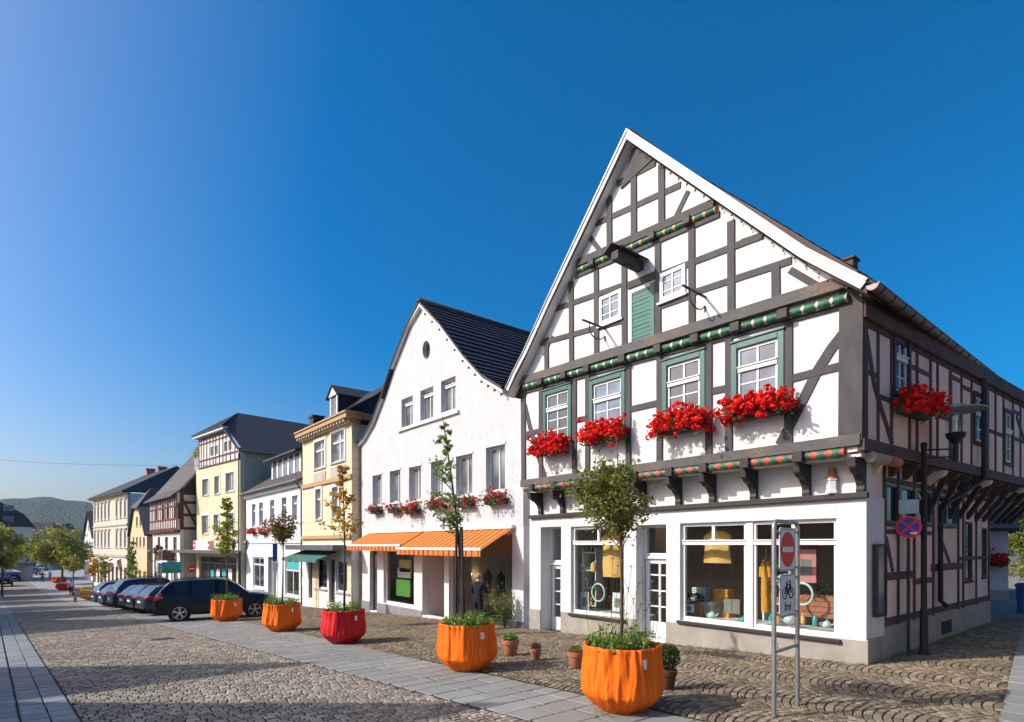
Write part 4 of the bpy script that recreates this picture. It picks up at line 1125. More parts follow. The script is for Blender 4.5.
M['shop_dark'] = dark_glass('dark_shop_glass', (0.012, 0.014, 0.014), 0.03)
M['canopy_green'] = rough_mat('faded_green_canvas', (0.06, 0.16, 0.14), (0.045, 0.125, 0.11), 4, 0.8, 60, 0.1, 0.004)
M['copper_cornice'] = rough_mat('ochre_cornice', (0.45, 0.29, 0.14), (0.34, 0.22, 0.11), 4, 0.7, 30, 0.2, 0.006)
M['brown_door'] = rough_mat('brown_door_wood', (0.14, 0.065, 0.035), (0.10, 0.045, 0.026), 5, 0.5, 30, 0.15, 0.004)
M['poster_yellow'] = shiny('poster_yellow', (0.62, 0.52, 0.10), 0.5)
M['poster_white'] = shiny('poster_white', (0.68, 0.70, 0.70), 0.5)
M['poster_teal'] = shiny('poster_teal', (0.06, 0.36, 0.38), 0.5)

def rows(fr, parent, spec, d, recess, **kw):
    """windows given by their outlines in the facade plane"""
    out = []
    for s0, s1, z0, z1 in spec:
        out.append(window(fr, parent, s0, s1, z0, z1, d - recess, **kw))
    return out
def prect(fr, x0, x1, y0, y1, d=0.0):
    """outline of an opening: its two sides, and heights read half way between them"""
    s0, s1 = sorted((fr.pix(x0, 545, d)[0], fr.pix(x1, 545, d)[0])); m = (x0 + x1) / 2
    return (s0, s1, fr.pix(m, y1, d)[1], fr.pix(m, y0, d)[1])

# ------------------------------------------------------------------ white gabled house with the orange awnings
f2 = Fr((11.87, 0), (0, 1), (-1, 0)); A2, B2 = 14.03, f2.pix(361.8, 545)[0]
h2 = empty('gabled_shop_house', (11.87, 20.0, zg(11.87, 20)), 'white roughcast house with a curved gable, black tiles and orange awnings', 'house')
RV = [f2.pix(*p) for p in ((514, 392.5), (506, 389), (486, 377), (467, 356.5), (443.7, 325.5), (422.4, 303))]
LV = [f2.pix(*p) for p in ((361, 444), (366, 438), (375, 422), (384.8, 396), (394, 367.7), (410.7, 325), (422.4, 303))]
top = [prect(f2, 401.5, 412.7, 397.5, 427), prect(f2, 420.3, 433.2, 388.5, 419), prect(f2, 441, 455.5, 378.5, 410.5)]
mid = [prect(f2, *a) for a in ((372.5, 381.7, 475, 506), (389.8, 400.3, 470.5, 502.5), (409, 421, 466.5, 501), (431, 443, 461, 498), (456, 472.3, 455, 496), (486, 505, 446, 491.5))]
ro = [f2.pix(426.3 + 3.9 * math.cos(a * math.pi / 8), 350 + 9.2 * math.sin(a * math.pi / 8)) for a in range(16)]
ZA = 2.86
w = MB(f2)
w.poly([(A2, ZA), (A2, f2.pix(516, 393)[1] - .25)] + [(s, z - 0.10) for s, z in RV[1:]] + [(s, z - 0.10) for s, z in LV[::-1][1:]] + [(B2, ZA)], -0.4, 0, [rect(*r) for r in top + mid] + [ro])
w.build('wall', M['roughcast'], h2)
for r in top: window(f2, h2, *r, -0.24, 2, (), 0.06, 0.03, 0.06, 'white', 'pane_grey', None, 'window', 0.80)
q = MB(f2); q.box(top[2][0] - .25, top[0][1] + .25, -0.02, 0.10, min(t[2] for t in top) - 0.12, min(t[2] for t in top) - 0.005); q.build('window_ledge', M['white'], h2)
for r in mid:
    window(f2, h2, *r, -0.24, 2, (), 0.07, 0.03, 0.06, 'white', 'pane_grey', (0.30, 0.07, 'white'))
    q = MB(f2); q.box(r[0] - .06, r[1] + .06, 0.001, 0.03, r[3] + .003, r[3] + .09); q.build('window_head', M['white'], h2)
q = MB(f2); q.poly([(s, z) for s, z in ro], -0.3, -0.2); q.build('round_window', M['pane'], h2)
q = MB(f2); arrow_strip(q, RV[1:], 0.17, 0.001, 0.16, [(0, -1)] * 5); arrow_strip(q, LV, 0.17, 0.001, 0.16, [(0.55, -0.8)] * 6 + [(0, -1)]); q.build('verge_moulding', M['white'], h2)
q = MB(); slope(q, [f2.P(s, 0.2, z + .06) for s, z in RV[1:]], [(25, s, z + .06) for s, z in RV[1:]], 0.36, 0.045, 0.1); q.build('roof_slope', M['tile_black'], h2, uv=True)
q = MB(); slope(q, [f2.P(s, 0.2, z + .06) for s, z in LV], [(25, s, z + .06) for s, z in LV], 0.36, 0.045, 0.1); q.build('roof_slope', M['tile_black'], h2, uv=True)
q = MB(); q.tube([f2.P(RV[-1][0], 0.2, RV[-1][1] + .07), (25, RV[-1][0], RV[-1][1] + .07)], 0.12, 10); q.build('ridge_tiles', M['tile_black'], h2, smooth=True, uv=True)
for k in range(12):
    i = min(3, int(k / 3)); f = (k / 3) - i; a, b = RV[1 + i], RV[2 + i]
    s, z = a[0] + (b[0] - a[0]) * f, a[1] + (b[1] - a[1]) * f
    q = MB(f2); q.box(s - .03, s + .03, 0.17, 0.22, z - .24, z - .17); q.build('cable_clip', M['iron'], h2)
# shop floor of the white house
c2 = [prect(f2, 369.5, 377, 551, 611), prect(f2, 383.3, 413.8, 548, 605.5), prect(f2, 422, 444, 548, 617), prect(f2, 448.6, 512, 548, 626.5)]
c2 = [(a, b, c, min(d, 2.62)) for a, b, c, d in c2]; c2[3] = (c2[3][0], c2[3][1], c2[3][2], 2.66)
w = MB(f2); wall_cells(w, A2, B2, -2.0, ZA - .001, -0.3, -0.01, c2); w.build('shopfront_wall', M['shopwall'], h2)
for a, b in ((A2, c2[3][0]), (c2[2][1], c2[1][0] - .0), (c2[1][0], c2[1][1]), (c2[1][1], c2[0][0]), (c2[0][1], B2)):
    if b - a > .02:
        w = MB(f2); w.box(a + .001, b - .001, -0.02, 0.012, -2.0, -0.45 if a > 17 else -0.25); w.build('plinth', M['grey_plinth'], h2)
window(f2, h2, *c2[1], -0.2, 1, (), 0.08, 0.04, 0.07, 'white', 'glass', (0.10, 0.06, 'white'), 'shop_window')
window(f2, h2, *c2[3], -0.2, 1, (), 0.06, 0.04, 0.07, 'white', 'glass', (0.10, 0.08, 'white'), 'shop_window')
s0, s1, z0, z1 = c2[0]; window(f2, h2, s0, s1, -1.1, z1, -0.25, 1, (0.35,), 0.1, 0.05, 0.06, 'brown_door', 'pane', None, 'door')
s0, s1, z0, z1 = c2[2]
q = MB(f2); q.box(s0, s0 + .05, -1.3, -0.31, -1.1, z1); q.box(s1 - .05, s1, -1.3, -0.31, -1.1, z1); q.box(s0 + .05, s1 - .05, -1.3, -0.31, z1 - .06, z1); q.build('niche_wall', M['pinkwall'], h2)
q = MB(f2); q.box(s0 + .001, s1 - .001, -1.3, 0.02, -1.6, -0.78); q.build('doorstep', M['grey_plinth'], h2)
dr = window(f2, h2, s0 + .06, s0 + 1.2, -0.77, 1.6, -1.1, 1, (), 0.14, 0.04, 0.06, 'brown_door', 'pane', None, 'door')
q = MB(f2); q.tube([f2.P(s0 + 1.04, -0.98 + .1 * math.sin(a * math.pi / 8), 0.0 + a * .09) for a in range(9)], 0.02, 8); q.build('handle', M['galv'], dr, smooth=True)
q = MB(f2); q.box(s0 + 1.21, s1 - .06, -1.12, -1.0, -0.77, z1 - .07); q.box(s0 + .06, s0 + 1.2, -1.1, -1.0, 1.61, z1 - .07); q.build('niche_panel', M['pinkwall'], h2)
q = MB(f2); q.box(A2 + .2, B2 - .2, -5.0, -4.8, -1.6, 2.8); q.build('shop_back_wall', M['pinkwall'], h2)
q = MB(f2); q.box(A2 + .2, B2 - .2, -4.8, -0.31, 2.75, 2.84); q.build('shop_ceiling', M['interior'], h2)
q = MB(f2); q.box(A2 + .2, s0 - .06, -4.8, -0.31, -1.7, -0.75); q.box(s1 + .06, B2 - .2, -4.8, -0.31, -1.7, -0.75); q.build('shop_floor', M['wood'], h2)
q = MB(); q.box(12.2, 25, A2 + .01, A2 + .26, -2, 7.0); q.box(12.2, 25, B2 - .25, B2 - .01, -2, 7.0); q.build('party_wall', M['roughcast'], h2)
def awning(fr, s0, s1, z1, d1, z0, parent, seed):
    q = MB(fr); n = 16
    for k in range(n):
        a = s0 + (s1 - s0) * k / n; b = s0 + (s1 - s0) * (k + 1) / n
        q.quad(fr.P(a, .1, z1), fr.P(b, .1, z1), fr.P(b, d1, z0), fr.P(a, d1, z0), uv=[(a, 0), (b, 0), (b, 1), (a, 1)])
    o = q.build('awning_cloth', M['awning'], parent, recalc=False, uv=True)
    v = MB(fr); m = int((s1 - s0) / 0.1)
    for k in range(m):
        a = s0 + (s1 - s0) * k / m; b = s0 + (s1 - s0) * (k + 1) / m
        e0, e1 = (0.02 * math.sin(k * 2.1), 0.02 * math.sin((k + 1) * 2.1))
        v.quad(fr.P(a, d1 + .03, z0 - .02), fr.P(b, d1 + .03, z0 - .02), fr.P(b, d1 + .03 + e1, z0 - .22), fr.P(a, d1 + .03 + e0, z0 - .22), uv=[(a, 0), (b, 0), (b, 1), (a, 1)])
    v.build('valance', M['awning'], parent, recalc=False, uv=True)
    b = MB(fr); b.box(s0 - .02, s1 + .02, d1 - .03, d1 + .05, z0 - .03, z0 + .06); b.build('front_rail', M['white'], parent, bevel=0.01)
    b = MB(fr); b.box(s0 - .05, s1 + .05, 0.005, 0.15, z1 + .01, z1 + .14); b.build('cassette', M['offwhite'], parent, bevel=0.02)
    for s in (s0 + .25, s1 - .25):
        c = MB(fr); c.tube([fr.P(s, .08, z1 - .1), fr.P(s + (0.5 if s < (s0 + s1) / 2 else -0.5), d1 * .55, (z0 + z1) / 2 - .12), fr.P(s, d1 - .02, z0)], 0.025, 6); c.build('folding_arm', M['offwhite'], parent)
aw1 = empty('awning', f2.P(17.2, .1, 2.6), 'nearer orange striped awning, over the wide window and the shop door', 'awning', 'orange shop awnings')
awning(f2, 14.5, 20.1, 2.78, 1.34, 2.10, aw1, 1)
aw2 = empty('awning', f2.P(22.6, .1, 2.6), 'second orange striped awning, shallower, over the shop window next to the cream house', 'awning', 'orange shop awnings')
awning(f2, 20.25, 25.4, 2.78, 1.10, 2.22, aw2, 2)
for i, (x, y, sc, lab) in enumerate(((373, 511, 1.0, 'small red geranium box under the first-floor window next to the cream house'), (391, 510, 1.0, 'mostly green geranium box, second from the cream house on the white gabled front'),
                                   (409, 511, 1.2, 'bright red hanging geranium box, third from the cream house on the white gabled front'), (434, 506.5, 1.2, 'red and green geranium box behind the slender staked tree'),
                                   (461, 504, 1.1, 'geranium box just beside the slender staked tree, on its timbered-house side'), (492, 500.5, 1.25, 'leafy red geranium box under the white gabled front window nearest the timbered house'))):
    s, z = f2.pix(x, y, 0.3)
    flower_box(f2, s, 0.04, z - .12, 0.85 * sc + .15, lab, 'geranium boxes on the white gabled house', 60 + i, False, 0.85 * sc, 36, share=(0.9, 0.55, 1.2, 1.0, 0.8, 0.9)[i])

# ------------------------------------------------------------------ cream house with the cornice
f3 = Fr((11.45, 26.5), (0, 1), (-1, 0)); L3 = 6.95
h3 = empty('cream_stone_house', (11.45, 29.9, zg(11.45, 29)), 'cream stone town house with a heavy cornice and slate dormer', 'house')
w3 = [prect(f3, 314.8, 325.2, 441, 468), prect(f3, 331.8, 344.8, 431.5, 461.5), prect(f3, 316, 321.5, 489, 519), prect(f3, 332.5, 338.5, 487, 517)]
sh3 = [prect(f3, 315, 327, 559, 588.5), prect(f3, 336, 350.3, 561, 592.5), prect(f3, 308.6, 312.7, 559, 598), prect(f3, 329, 335, 560, 603)]
zs3 = f3.pix(331, 543)[1]
w = MB(f3); wall_cells(w, 0, L3, zs3, 8.2, -0.35, 0, w3); w.build('wall', M['ashlar'], h3)
w = MB(f3); wall_cells(w, 0, L3, -2.6, zs3 - .001, -0.35, 0.004, sh3); w.build('shopfront_wall', M['shopwall'], h3)
q = MB(f3)
for a, b in ((0.02, sh3[1][0]), (sh3[1][1], sh3[3][0]), (sh3[3][1], sh3[0][0])): q.box(a, b, -0.02, 0.024, zs3 - .9 - 0, zs3 - .01)
for a, b in ((0.0, 0.5), (sh3[2][1] - 1.6, sh3[2][0])): q.box(a, b, -0.02, 0.026, -2.6, zs3 - .92)
q.build('pilaster', M['ashlar'], h3)
w = MB(f3); w.box(0, 0.3, -12, -0.351, -2.6, 8.2); w.build('side_wall', M['ashlar'], h3)
for k, r in enumerate(w3):
    window(f3, h3, *r, -0.16, 2 if k < 2 else 1, (), 0.07, 0.07, 0.06, 'white', 'pane_grey', (0.24, 0.09, 'stone_trim'), 'window', 0.66)
    q = MB(f3); c = 0.15
    q.box(r[0] - c, r[0], 0.001, 0.05, r[2] - .1, r[3] + c); q.box(r[1], r[1] + c, 0.001, 0.05, r[2] - .1, r[3] + c); q.box(r[0], r[1], 0.001, 0.052, r[3], r[3] + c); q.build('window_surround', M['white'], h3)
    if k < 2:
        q = MB(f3); q.box(r[0] - .1, r[1] + .1, 0.001, 0.04, r[2] - .95, r[2] - .25); q.box(r[0] + .15, r[1] - .15, 0.041, 0.06, r[2] - .8, r[2] - .4); q.build('apron_panel', M['stone_trim'], h3)
for r in sh3[:2]: window(f3, h3, *r, -0.15, 1, (), 0.06, 0.04, 0.06, 'white', 'shop_dark', (0.24, 0.07, 'stone_trim'), 'shop_window')
for r in sh3[2:]: window(f3, h3, r[0], r[1], -2.4, r[3], -0.2, 1, (0.5,), 0.1, 0.05, 0.06, 'brown_door', 'pane', None, 'door')
q = MB(f3); q.box(-0.06, L3 + .02, -0.02, 0.10, f3.pix(331, 481)[1] - .12, f3.pix(331, 481)[1] + .12); q.box(-0.04, L3, -0.02, 0.14, f3.pix(331, 537)[1] - .1, f3.pix(331, 537)[1] + .1); q.build('string_course', M['copper_cornice'], h3, bevel=0.02)
q = MB(f3); q.poly([(-0.35, 8.40), (L3, 8.40), (L3, 8.62), (-0.35, 8.62)], -0.4, 0.45); q.box(-0.15, L3, -0.4, 0.22, 8.2, 8.399); q.box(-0.42, L3, -0.4, 0.52, 8.621, 8.72); q.box(-0.35, -0.0, -12, -0.401, 8.42, 8.70); q.build('cornice', M['copper_cornice'], h3, bevel=0.02)
for k in range(18):
    q = MB(f3); s = 0.1 + k * 0.39; q.box(s, s + .15, 0.221, 0.38, 8.26, 8.398); q.build('modillion', M['stone_trim'], h3)
q = MB(); slope(q, [f3.P(-0.3, .4, 8.73), f3.P(-.1, -1.2, 9.75), f3.P(0, -2.4, 10.75), f3.P(0, -5.5, 12.3)], [f3.P(L3, .4, 8.73), f3.P(L3 - 1.6, -1.2, 9.75), f3.P(L3 - 2.6, -2.4, 10.75), f3.P(L3 - 4.4, -5.5, 12.3)], 0.2, 0.012, 0.1); q.build('roof_slope', M['slate'], h3, uv=True)
q = MB(Fr((0, 26.5), (1, 0), (0, -1))); q.poly([(11.5, 8.73), (12.7, 9.7), (13.9, 10.7), (17, 12.2), (17, 8.73)], -0.2, 0.0); q.build('slate_gable', M['slate'], h3)
D3 = -0.75; s0, s1 = f3.pix(338, 545, D3)[0], f3.pix(331, 545, D3)[0]; zt3 = f3.pix(335, 396, D3)[1]; zb3 = 8.75
q = MB(f3); q.box(s0, s1, -4.2, D3, zb3, zt3); dm = q.build('dormer', M['slate'], h3)
q = MB(f3); q.box(s0 - .03, s0 + .12, D3 + .001, D3 + .05, zb3, zt3); q.box(s1 - .12, s1 + .03, D3 + .001, D3 + .05, zb3, zt3); q.box(s0 + .12, s1 - .12, D3 + .001, D3 + .05, zb3, zb3 + .25)
q.poly([(s0 - .2, zt3), (s1 + .2, zt3), ((s0 + s1) / 2, zt3 + .6)], D3 - .05, D3 + .12); q.build('dormer_front', M['white'], dm)
q = MB(f3); q.box(s0 + .13, s1 - .13, D3 + .002, D3 + .03, zb3 + .26, zt3 - .1); q.build('pane', M['pane_grey'], dm)
q = MB(); zz = zt3 + .62; mm = (s0 + s1) / 2
for sg in (s0 - .3, s1 + .3):
    slope(q, [f3.P(sg, D3 + .2, zt3 - .02), f3.P(mm, D3 + .2, zz)], [f3.P(sg, -5, zt3 - .02), f3.P(mm, -5, zz)], 0.2, 0.012, 0.08)
q.build('dormer_roof', M['slate'], dm, uv=True)
q = MB(); p = at_depth(316.5, 428, 33.2); q.box(p.x - .3, p.x + .3, p.y - .3, p.y + .3, p.z - 1.2, p.z + .55); q.box(p.x - .36, p.x + .36, p.y - .36, p.y + .36, p.z + .551, p.z + .68); q.build('chimney', M['slate'], h3)
q = MB(f3); q.box(-0.1, L3, 0.03, 1.0, f3.pix(331, 549)[1] - .05, f3.pix(331, 545)[1]); q.build('flat_canopy', M['grey_metal'], h3)
q = MB(f3); zc = f3.pix(331, 551)[1]; q.add([f3.P(1.4, .05, zc), f3.P(L3 - .2, .05, zc), f3.P(L3 - .2, 1.25, zc - .42), f3.P(1.4, 1.25, zc - .42), f3.P(1.4, 1.25, zc - .56), f3.P(L3 - .2, 1.25, zc - .56)], [(0, 1, 2, 3), (3, 2, 5, 4)]); q.build('canvas_blind', M['canopy_green'], h3, recalc=False)
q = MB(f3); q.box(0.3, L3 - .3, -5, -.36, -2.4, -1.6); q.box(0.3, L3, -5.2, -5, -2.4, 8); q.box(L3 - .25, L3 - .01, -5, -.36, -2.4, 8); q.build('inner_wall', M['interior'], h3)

# ------------------------------------------------------------------ low grey-white house with the long dormer
f4 = Fr((11.62, 33.6), (0, 1), (-1, 0)); L4 = f4.pix(246.3, 545)[0]
h4 = empty('low_grey_white_house', (11.62, 40, zg(11.6, 40)), 'low cool-white house with a brown slate roof and one long dormer', 'house')
w4 = [prect(f4, *a) for a in ((251.8, 255.4, 504, 527), (259, 263, 502.5, 526), (270, 274.3, 500, 524), (281.6, 286.5, 497.5, 523), (292, 297.6, 495.5, 521.5))]
s4 = [prect(f4, 253, 264, 557, 588), prect(f4, 285, 299, 559.5, 596.5), prect(f4, 268, 276, 557, 597)]
w = MB(f4); wall_cells(w, 0, L4, -3.2, 6.0, -0.35, 0, w4 + s4); w.build('wall', M['greywhite'], h4)
for r in w4: window(f4, h4, *r, -0.2, 2, (), 0.08, 0.04, 0.06, 'white', 'pane_grey', (0.27, 0.08, 'white'), 'window', 0.7)
window(f4, h4, *s4[0], -0.15, 2, (), 0.1, 0.06, 0.06, 'white', 'shop_dark', (0.25, 0.08, 'white'), 'shop_window', 0.75)
sw = window(f4, h4, *s4[1], -0.15, 2, (), 0.1, 0.06, 0.06, 'white', 'shop_dark', (0.25, 0.08, 'white'), 'shop_window', 0.7)
q = MB(f4); q.box(s4[1][0] + .15, s4[1][1] - .15, -.09, -.085, s4[1][2] + (s4[1][3] - s4[1][2]) * .74, s4[1][3] - .15); q.build('window_banner', M['poster_teal'], sw)
q = MB(f4); q.box(s4[2][0], s4[2][1], -.25, -.2, -3.0, s4[2][3]); q.build('door', M['grey_plinth'], h4)
q = MB(f4); q.box(0, L4, 0.001, 0.08, f4.pix(277, 542)[1] - .08, f4.pix(277, 542)[1] + .08); q.box(0, L4, -.36, .16, 5.75, 5.95); q.box(0, L4, -.36, .26, 5.951, 6.06); q.build('string_course', M['white'], h4)
for a, b, z in ((0, s4[1][0], -1.5), (s4[1][1], s4[2][0], -1.7), (s4[2][1], L4, -1.7)):
    q = MB(f4); q.box(a, b, .001, .03, -3.2, z); q.build('plinth', M['grey_plinth'], h4)
q = MB(); slope(q, [f4.P(-.05, .38, 6.08), f4.P(-.05, -.6, 6.75), f4.P(-.05, -4.4, 9.35)], [f4.P(L4, .38, 6.08), f4.P(L4, -.6, 6.75), f4.P(L4, -4.4, 9.35)], 0.19, 0.015, 0.1); q.build('roof_slope', M['slate_old'], h4, uv=True)
q = MB(); slope(q, [f4.P(-.05, -8.6, 6.5), f4.P(-.05, -4.4, 9.35)], [f4.P(L4, -8.6, 6.5), f4.P(L4, -4.4, 9.35)], 0.19, 0.015, 0.1); q.build('roof_slope', M['slate_old'], h4, uv=True)
q = MB(f4); q.tube([f4.P(0, .45, 6.05), f4.P(L4, .45, 6.05)], 0.08, 8); q.tube([f4.P(.25, .45, 6.0), f4.P(.25, .12, 5.5), f4.P(.25, .1, -2.0)], 0.05, 8); q.build('gutter', M['grey_metal'], h4)
D4 = -1.1; dr4 = prect(f4, 273, 301, 455, 477.5, D4); zlo = min(dr4[2], 7.1)
q = MB(f4); q.box(dr4[0], dr4[1], -4.2, D4, zlo - .3, dr4[3]); dm = q.build('dormer', M['slate'], h4)
q = MB(f4); q.box(dr4[0] - .02, dr4[1] + .02, D4 + .001, D4 + .06, zlo, zlo + .12); q.box(dr4[0] - .02, dr4[1] + .02, D4 + .001, D4 + .06, dr4[3] - .14, dr4[3])
for k in range(6):
    s = dr4[0] + (dr4[1] - dr4[0]) * k / 5; q.box(s - .16, s + .16, D4 + .002, D4 + .055, zlo + .12, dr4[3] - .14)
q.build('dormer_front', M['white'], dm)
for k in range(5):
    s = dr4[0] + (dr4[1] - dr4[0]) * (k + .5) / 5; hw = (dr4[1] - dr4[0]) / 10 - .17
    q = MB(f4); q.box(s - hw, s + hw, D4 + .003, D4 + .03, zlo + .13, dr4[3] - .15); q.build('pane', M['pane_grey'], dm)
q = MB(); slope(q, [f4.P(dr4[0] - .5, D4 + .55, dr4[3] - .05), f4.P(dr4[0] - .5, -4.5, 9.55)], [f4.P(dr4[1] + .5, D4 + .55, dr4[3] - .05), f4.P(dr4[1] + .5, -4.5, 9.55)], 0.19, 0.015, 0.12); q.build('dormer_roof', M['slate_old'], dm, uv=True)
r = prect(f4, 300.3, 306, 569.5, 587, .05); q = MB(f4); q.box(r[0], r[1], .001, .09, r[2], r[3]); ib = q.build('notice_board', M['white'], h4)
q = MB(f4); q.box(r[0] + .2, r[1] - .25, .091, .095, r[2] + .6, r[2] + 1.0); q.build('green_notice', M['signgreen'], ib)
for i, (x, y, lab) in enumerate(((250, 531, 'orange-red flower box under the low white house window nearest the yellow house'), (261, 532, 'mixed flower box under the second window of the low white house'), (272.5, 530, 'small flower box just above the olive-leaved planter tree'))):
    s, z = f4.pix(x, y, .3)
    flower_box(f4, s, .04, z - .2, 1.15, lab, 'flower boxes on the low grey-white house', 80 + i, i != 1, 1.1, 60, share=0.55)

# ------------------------------------------------------------------ yellow house with the timbered half-hip gable
p0, p1 = (11.35, 46.9), (10.0, 56.3)
e5 = (p1[0] - p0[0], p1[1] - p0[1]); f5 = Fr(p0, e5, (-e5[1], e5[0])); L5 = math.hypot(*e5)
h5 = empty('yellow_house', (10.7, 51.6, zg(10, 51)), 'tall pale yellow house with a timbered half-hipped gable and flat shop canopy', 'house')
w5 = [prect(f5, *a) for a in ((202.4, 208.7, 479, 495.5), (214.5, 219.7, 476, 494), (225.8, 234.2, 472.5, 491.5), (201.9, 208.4, 515.5, 534), (213.8, 219, 514.5, 533.5), (225.9, 234, 513, 532.6))]
t5 = [prect(f5, 210.5, 218.8, 444.5, 457), prect(f5, 224, 232.8, 439.5, 452.5)]
zt5 = 8.86; SL = 8.8
sf5 = prect(f5, 199, 236.5, 556.5, 588)
w = MB(f5); w.poly([(0, zt5), (SL, zt5), (SL, 11.4), (2.5, 11.4), (0, 9.62)], -0.3, 0.02, [rect(*r) for r in t5]); w.build('gable_wall', M['plaster'], h5)
w = MB(f5); wall_cells(w, 0, L5, -4, zt5 - .001, -0.3, 0, w5 + [sf5]); w.build('wall', M['yellow'], h5)
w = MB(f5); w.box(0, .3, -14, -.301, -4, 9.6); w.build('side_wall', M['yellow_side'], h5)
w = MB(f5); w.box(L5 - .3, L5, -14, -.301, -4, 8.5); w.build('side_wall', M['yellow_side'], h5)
for r in w5:
    window(f5, h5, *r, -.2, 2, (), .09, .05, .06, 'white', 'pane_grey', (.26, .08, 'stone_trim'))
    q = MB(f5); c = .16; q.box(r[0] - c, r[0], .001, .03, r[2], r[3] + c); q.box(r[1], r[1] + c, .001, .03, r[2], r[3] + c); q.box(r[0], r[1], .001, .031, r[3], r[3] + c); q.build('window_surround', M['white'], h5)
for r in t5: window(f5, h5, *r, -.05, 2, (), .12, .12, .09, 'white', 'pane_grey', None, 'window')
q = MB(f5)
for i, z in enumerate((zt5 + .02, zt5 + .62, 10.9, 11.28)): q.box(0.02 if z < 9.6 else (2.0 if z > 11 else 1.5), SL, .021, .05 + .001 * i, z - .07, z + .07)
for i, s in enumerate((.1, 1.0, 1.9, 2.75, 3.4, 4.15, 4.9, 5.5, 6.2, 6.9, 7.6, 8.2, 8.72)): q.box(s - .06, s + .06, .021, .057 + .0007 * (i % 5), zt5 + .09, 9.62 + min(1.62, s * .72))
q.build('timber_frame', M['red_timber'], h5)
q = MB(f5); q.beam((-.1, 9.66), (2.5, 11.47), .10, .03, .2); q.box(2.4, 9.2, .03, .42, 11.45, 11.66); q.build('fascia', M['greywhite'], h5)
q = MB(); slope(q, [f5.P(-.35, .35, 9.5), f5.P(2.5, .35, 11.55), f5.P(5.6, -2, 13.6)], [f5.P(-.35, -14, 9.5), f5.P(2.5, -14, 11.55), f5.P(5.6, -14, 13.6)], .2, .014, .12); q.build('roof_slope', M['slate'], h5, uv=True)
q = MB(); slope(q, [f5.P(2.3, .5, 11.72), f5.P(5.6, -2, 13.6)], [f5.P(9.3, .5, 11.72), f5.P(5.6, -2, 13.6)], .2, .014, .1); q.build('roof_hip', M['slate'], h5, uv=True)
q = MB(); slope(q, [f5.P(9.2, .35, 11.55), f5.P(5.6, -2, 13.6)], [f5.P(9.2, -14, 11.55), f5.P(5.6, -14, 13.6)], .2, .014, .1); q.build('roof_slope', M['slate'], h5, uv=True)
q = MB(f5); q.box(SL - .3, SL, -14, -.31, 8.5, 11.4); q.build('attic_wall', M['plaster'], h5)
q = MB(f5); q.tube([f5.P(-.42, .35, 9.42), f5.P(-.42, -14, 9.42)], .09, 8); q.tube([f5.P(.12, .1, 9.3), f5.P(.12, .1, -2)], .06, 8); q.build('gutter', M['grey_metal'], h5)
q = MB(f5)
for k in range(9):
    s = SL + .12 + k * .11; q.tube([f5.P(s, .02, 8.85), f5.P(s, .02, 9.9)], .02, 5)
q.tube([f5.P(SL, .02, 9.9), f5.P(L5 + .3, .02, 9.9)], .03, 6); q.tube([f5.P(SL, .02, 8.9), f5.P(L5 + .3, .02, 8.9)], .03, 6)
q.build('balcony_railing', M['white'], h5)
bp = empty('balcony_plant', f5.P(9.3, -.3, 8.9), 'yellow-green bush growing over the balcony railing beside the timbered gable', 'plant')
q = MB(); leaf_quads(q, f5.P(9.3, -.3, 10.3), 160, .75, .22, random.Random(4), (1, 1, .8)); q.build('foliage', M['tree_lime'], bp, recalc=False, tone=True)
zc = f5.pix(213, 551.5)[1]
q = MB(f5); q.box(-.6, L5 + 1.2, .03, 1.6, zc - .12, zc + .14); q.build('flat_canopy', M['grey_metal'], h5, bevel=.01)
window(f5, h5, *sf5, -.25, 5, (), .1, .07, .08, 'grey_plinth', 'shop_dark', None, 'shop_window', .78)
for k in range(4):
    s = sf5[0] + 1.3 + k * 1.25; q = MB(f5); q.box(s, s + .75, -.17, -.165, -.55 - .05 * k, .35 - .05 * k); q.build('window_poster', M['poster_white' if k % 2 == 0 else 'poster_teal'], h5)
q = MB(f5); sg = prect(f5, 194.5, 211.5, 542, 549, .9); q.box(sg[0], sg[1], .7, 1.0, zc + .141, zc + .9); sb = q.build('shop_sign', M['signwhite'], h5)
for a in (sg[0], sg[1] - .5):
    q = MB(f5); q.box(a, a + .5, 1.001, 1.02, zc + .2, zc + .85); q.build('red_emblem', M['signred'], sb)
    q = MB(f5); q.box(a + .1, a + .4, 1.021, 1.03, zc + .44, zc + .6); q.build('white_stripe', M['signwhite'], sb)
q = MB(f5); q.box(.31, L5 - .31, -4, -3.8, -4, 9.3); q.build('inner_wall', M['interior'], h5)

# ------------------------------------------------------------------ red timbered house that juts into the street
p0, p1 = (8.85, 57.0), (8.15, 68.0)
e6 = (p1[0] - p0[0], p1[1] - p0[1]); f6 = Fr(p0, e6, (-e6[1], e6[0])); L6 = math.hypot(*e6); g6 = Fr(p0, (1, 0), (0, -1))
h6 = empty('red_timbered_house', (8.5, 62, zg(8.5, 62)), 'house with white lower storey, oxblood timbering above and steep slate roof', 'house')
zt6 = 3.6
lo6 = [prect(f6, 157.7, 160.2, 537, 549), prect(f6, 165, 168, 537, 550), prect(f6, 173.3, 176.7, 537, 557), prect(f6, 158, 162, 563, 590), prect(f6, 173.5, 177, 563, 590), prect(f6, 165.5, 168.5, 565, 592)]
up6 = [prect(f6, 155, 157.8, 506.5, 521, .25), prect(f6, 162, 164.7, 504.8, 520, .25), prect(f6, 166.4, 169.2, 504, 519.8, .25), prect(f6, 173.6, 176.8, 502.7, 519, .25)]
w = MB(f6); wall_cells(w, 0, L6, -5, zt6, -.3, 0, lo6); w.build('wall', M['plaster'], h6)
w = MB(f6); wall_cells(w, 0, L6, zt6, 6.9, -.05, .25, up6); w.build('upper_wall', M['plaster'], h6)
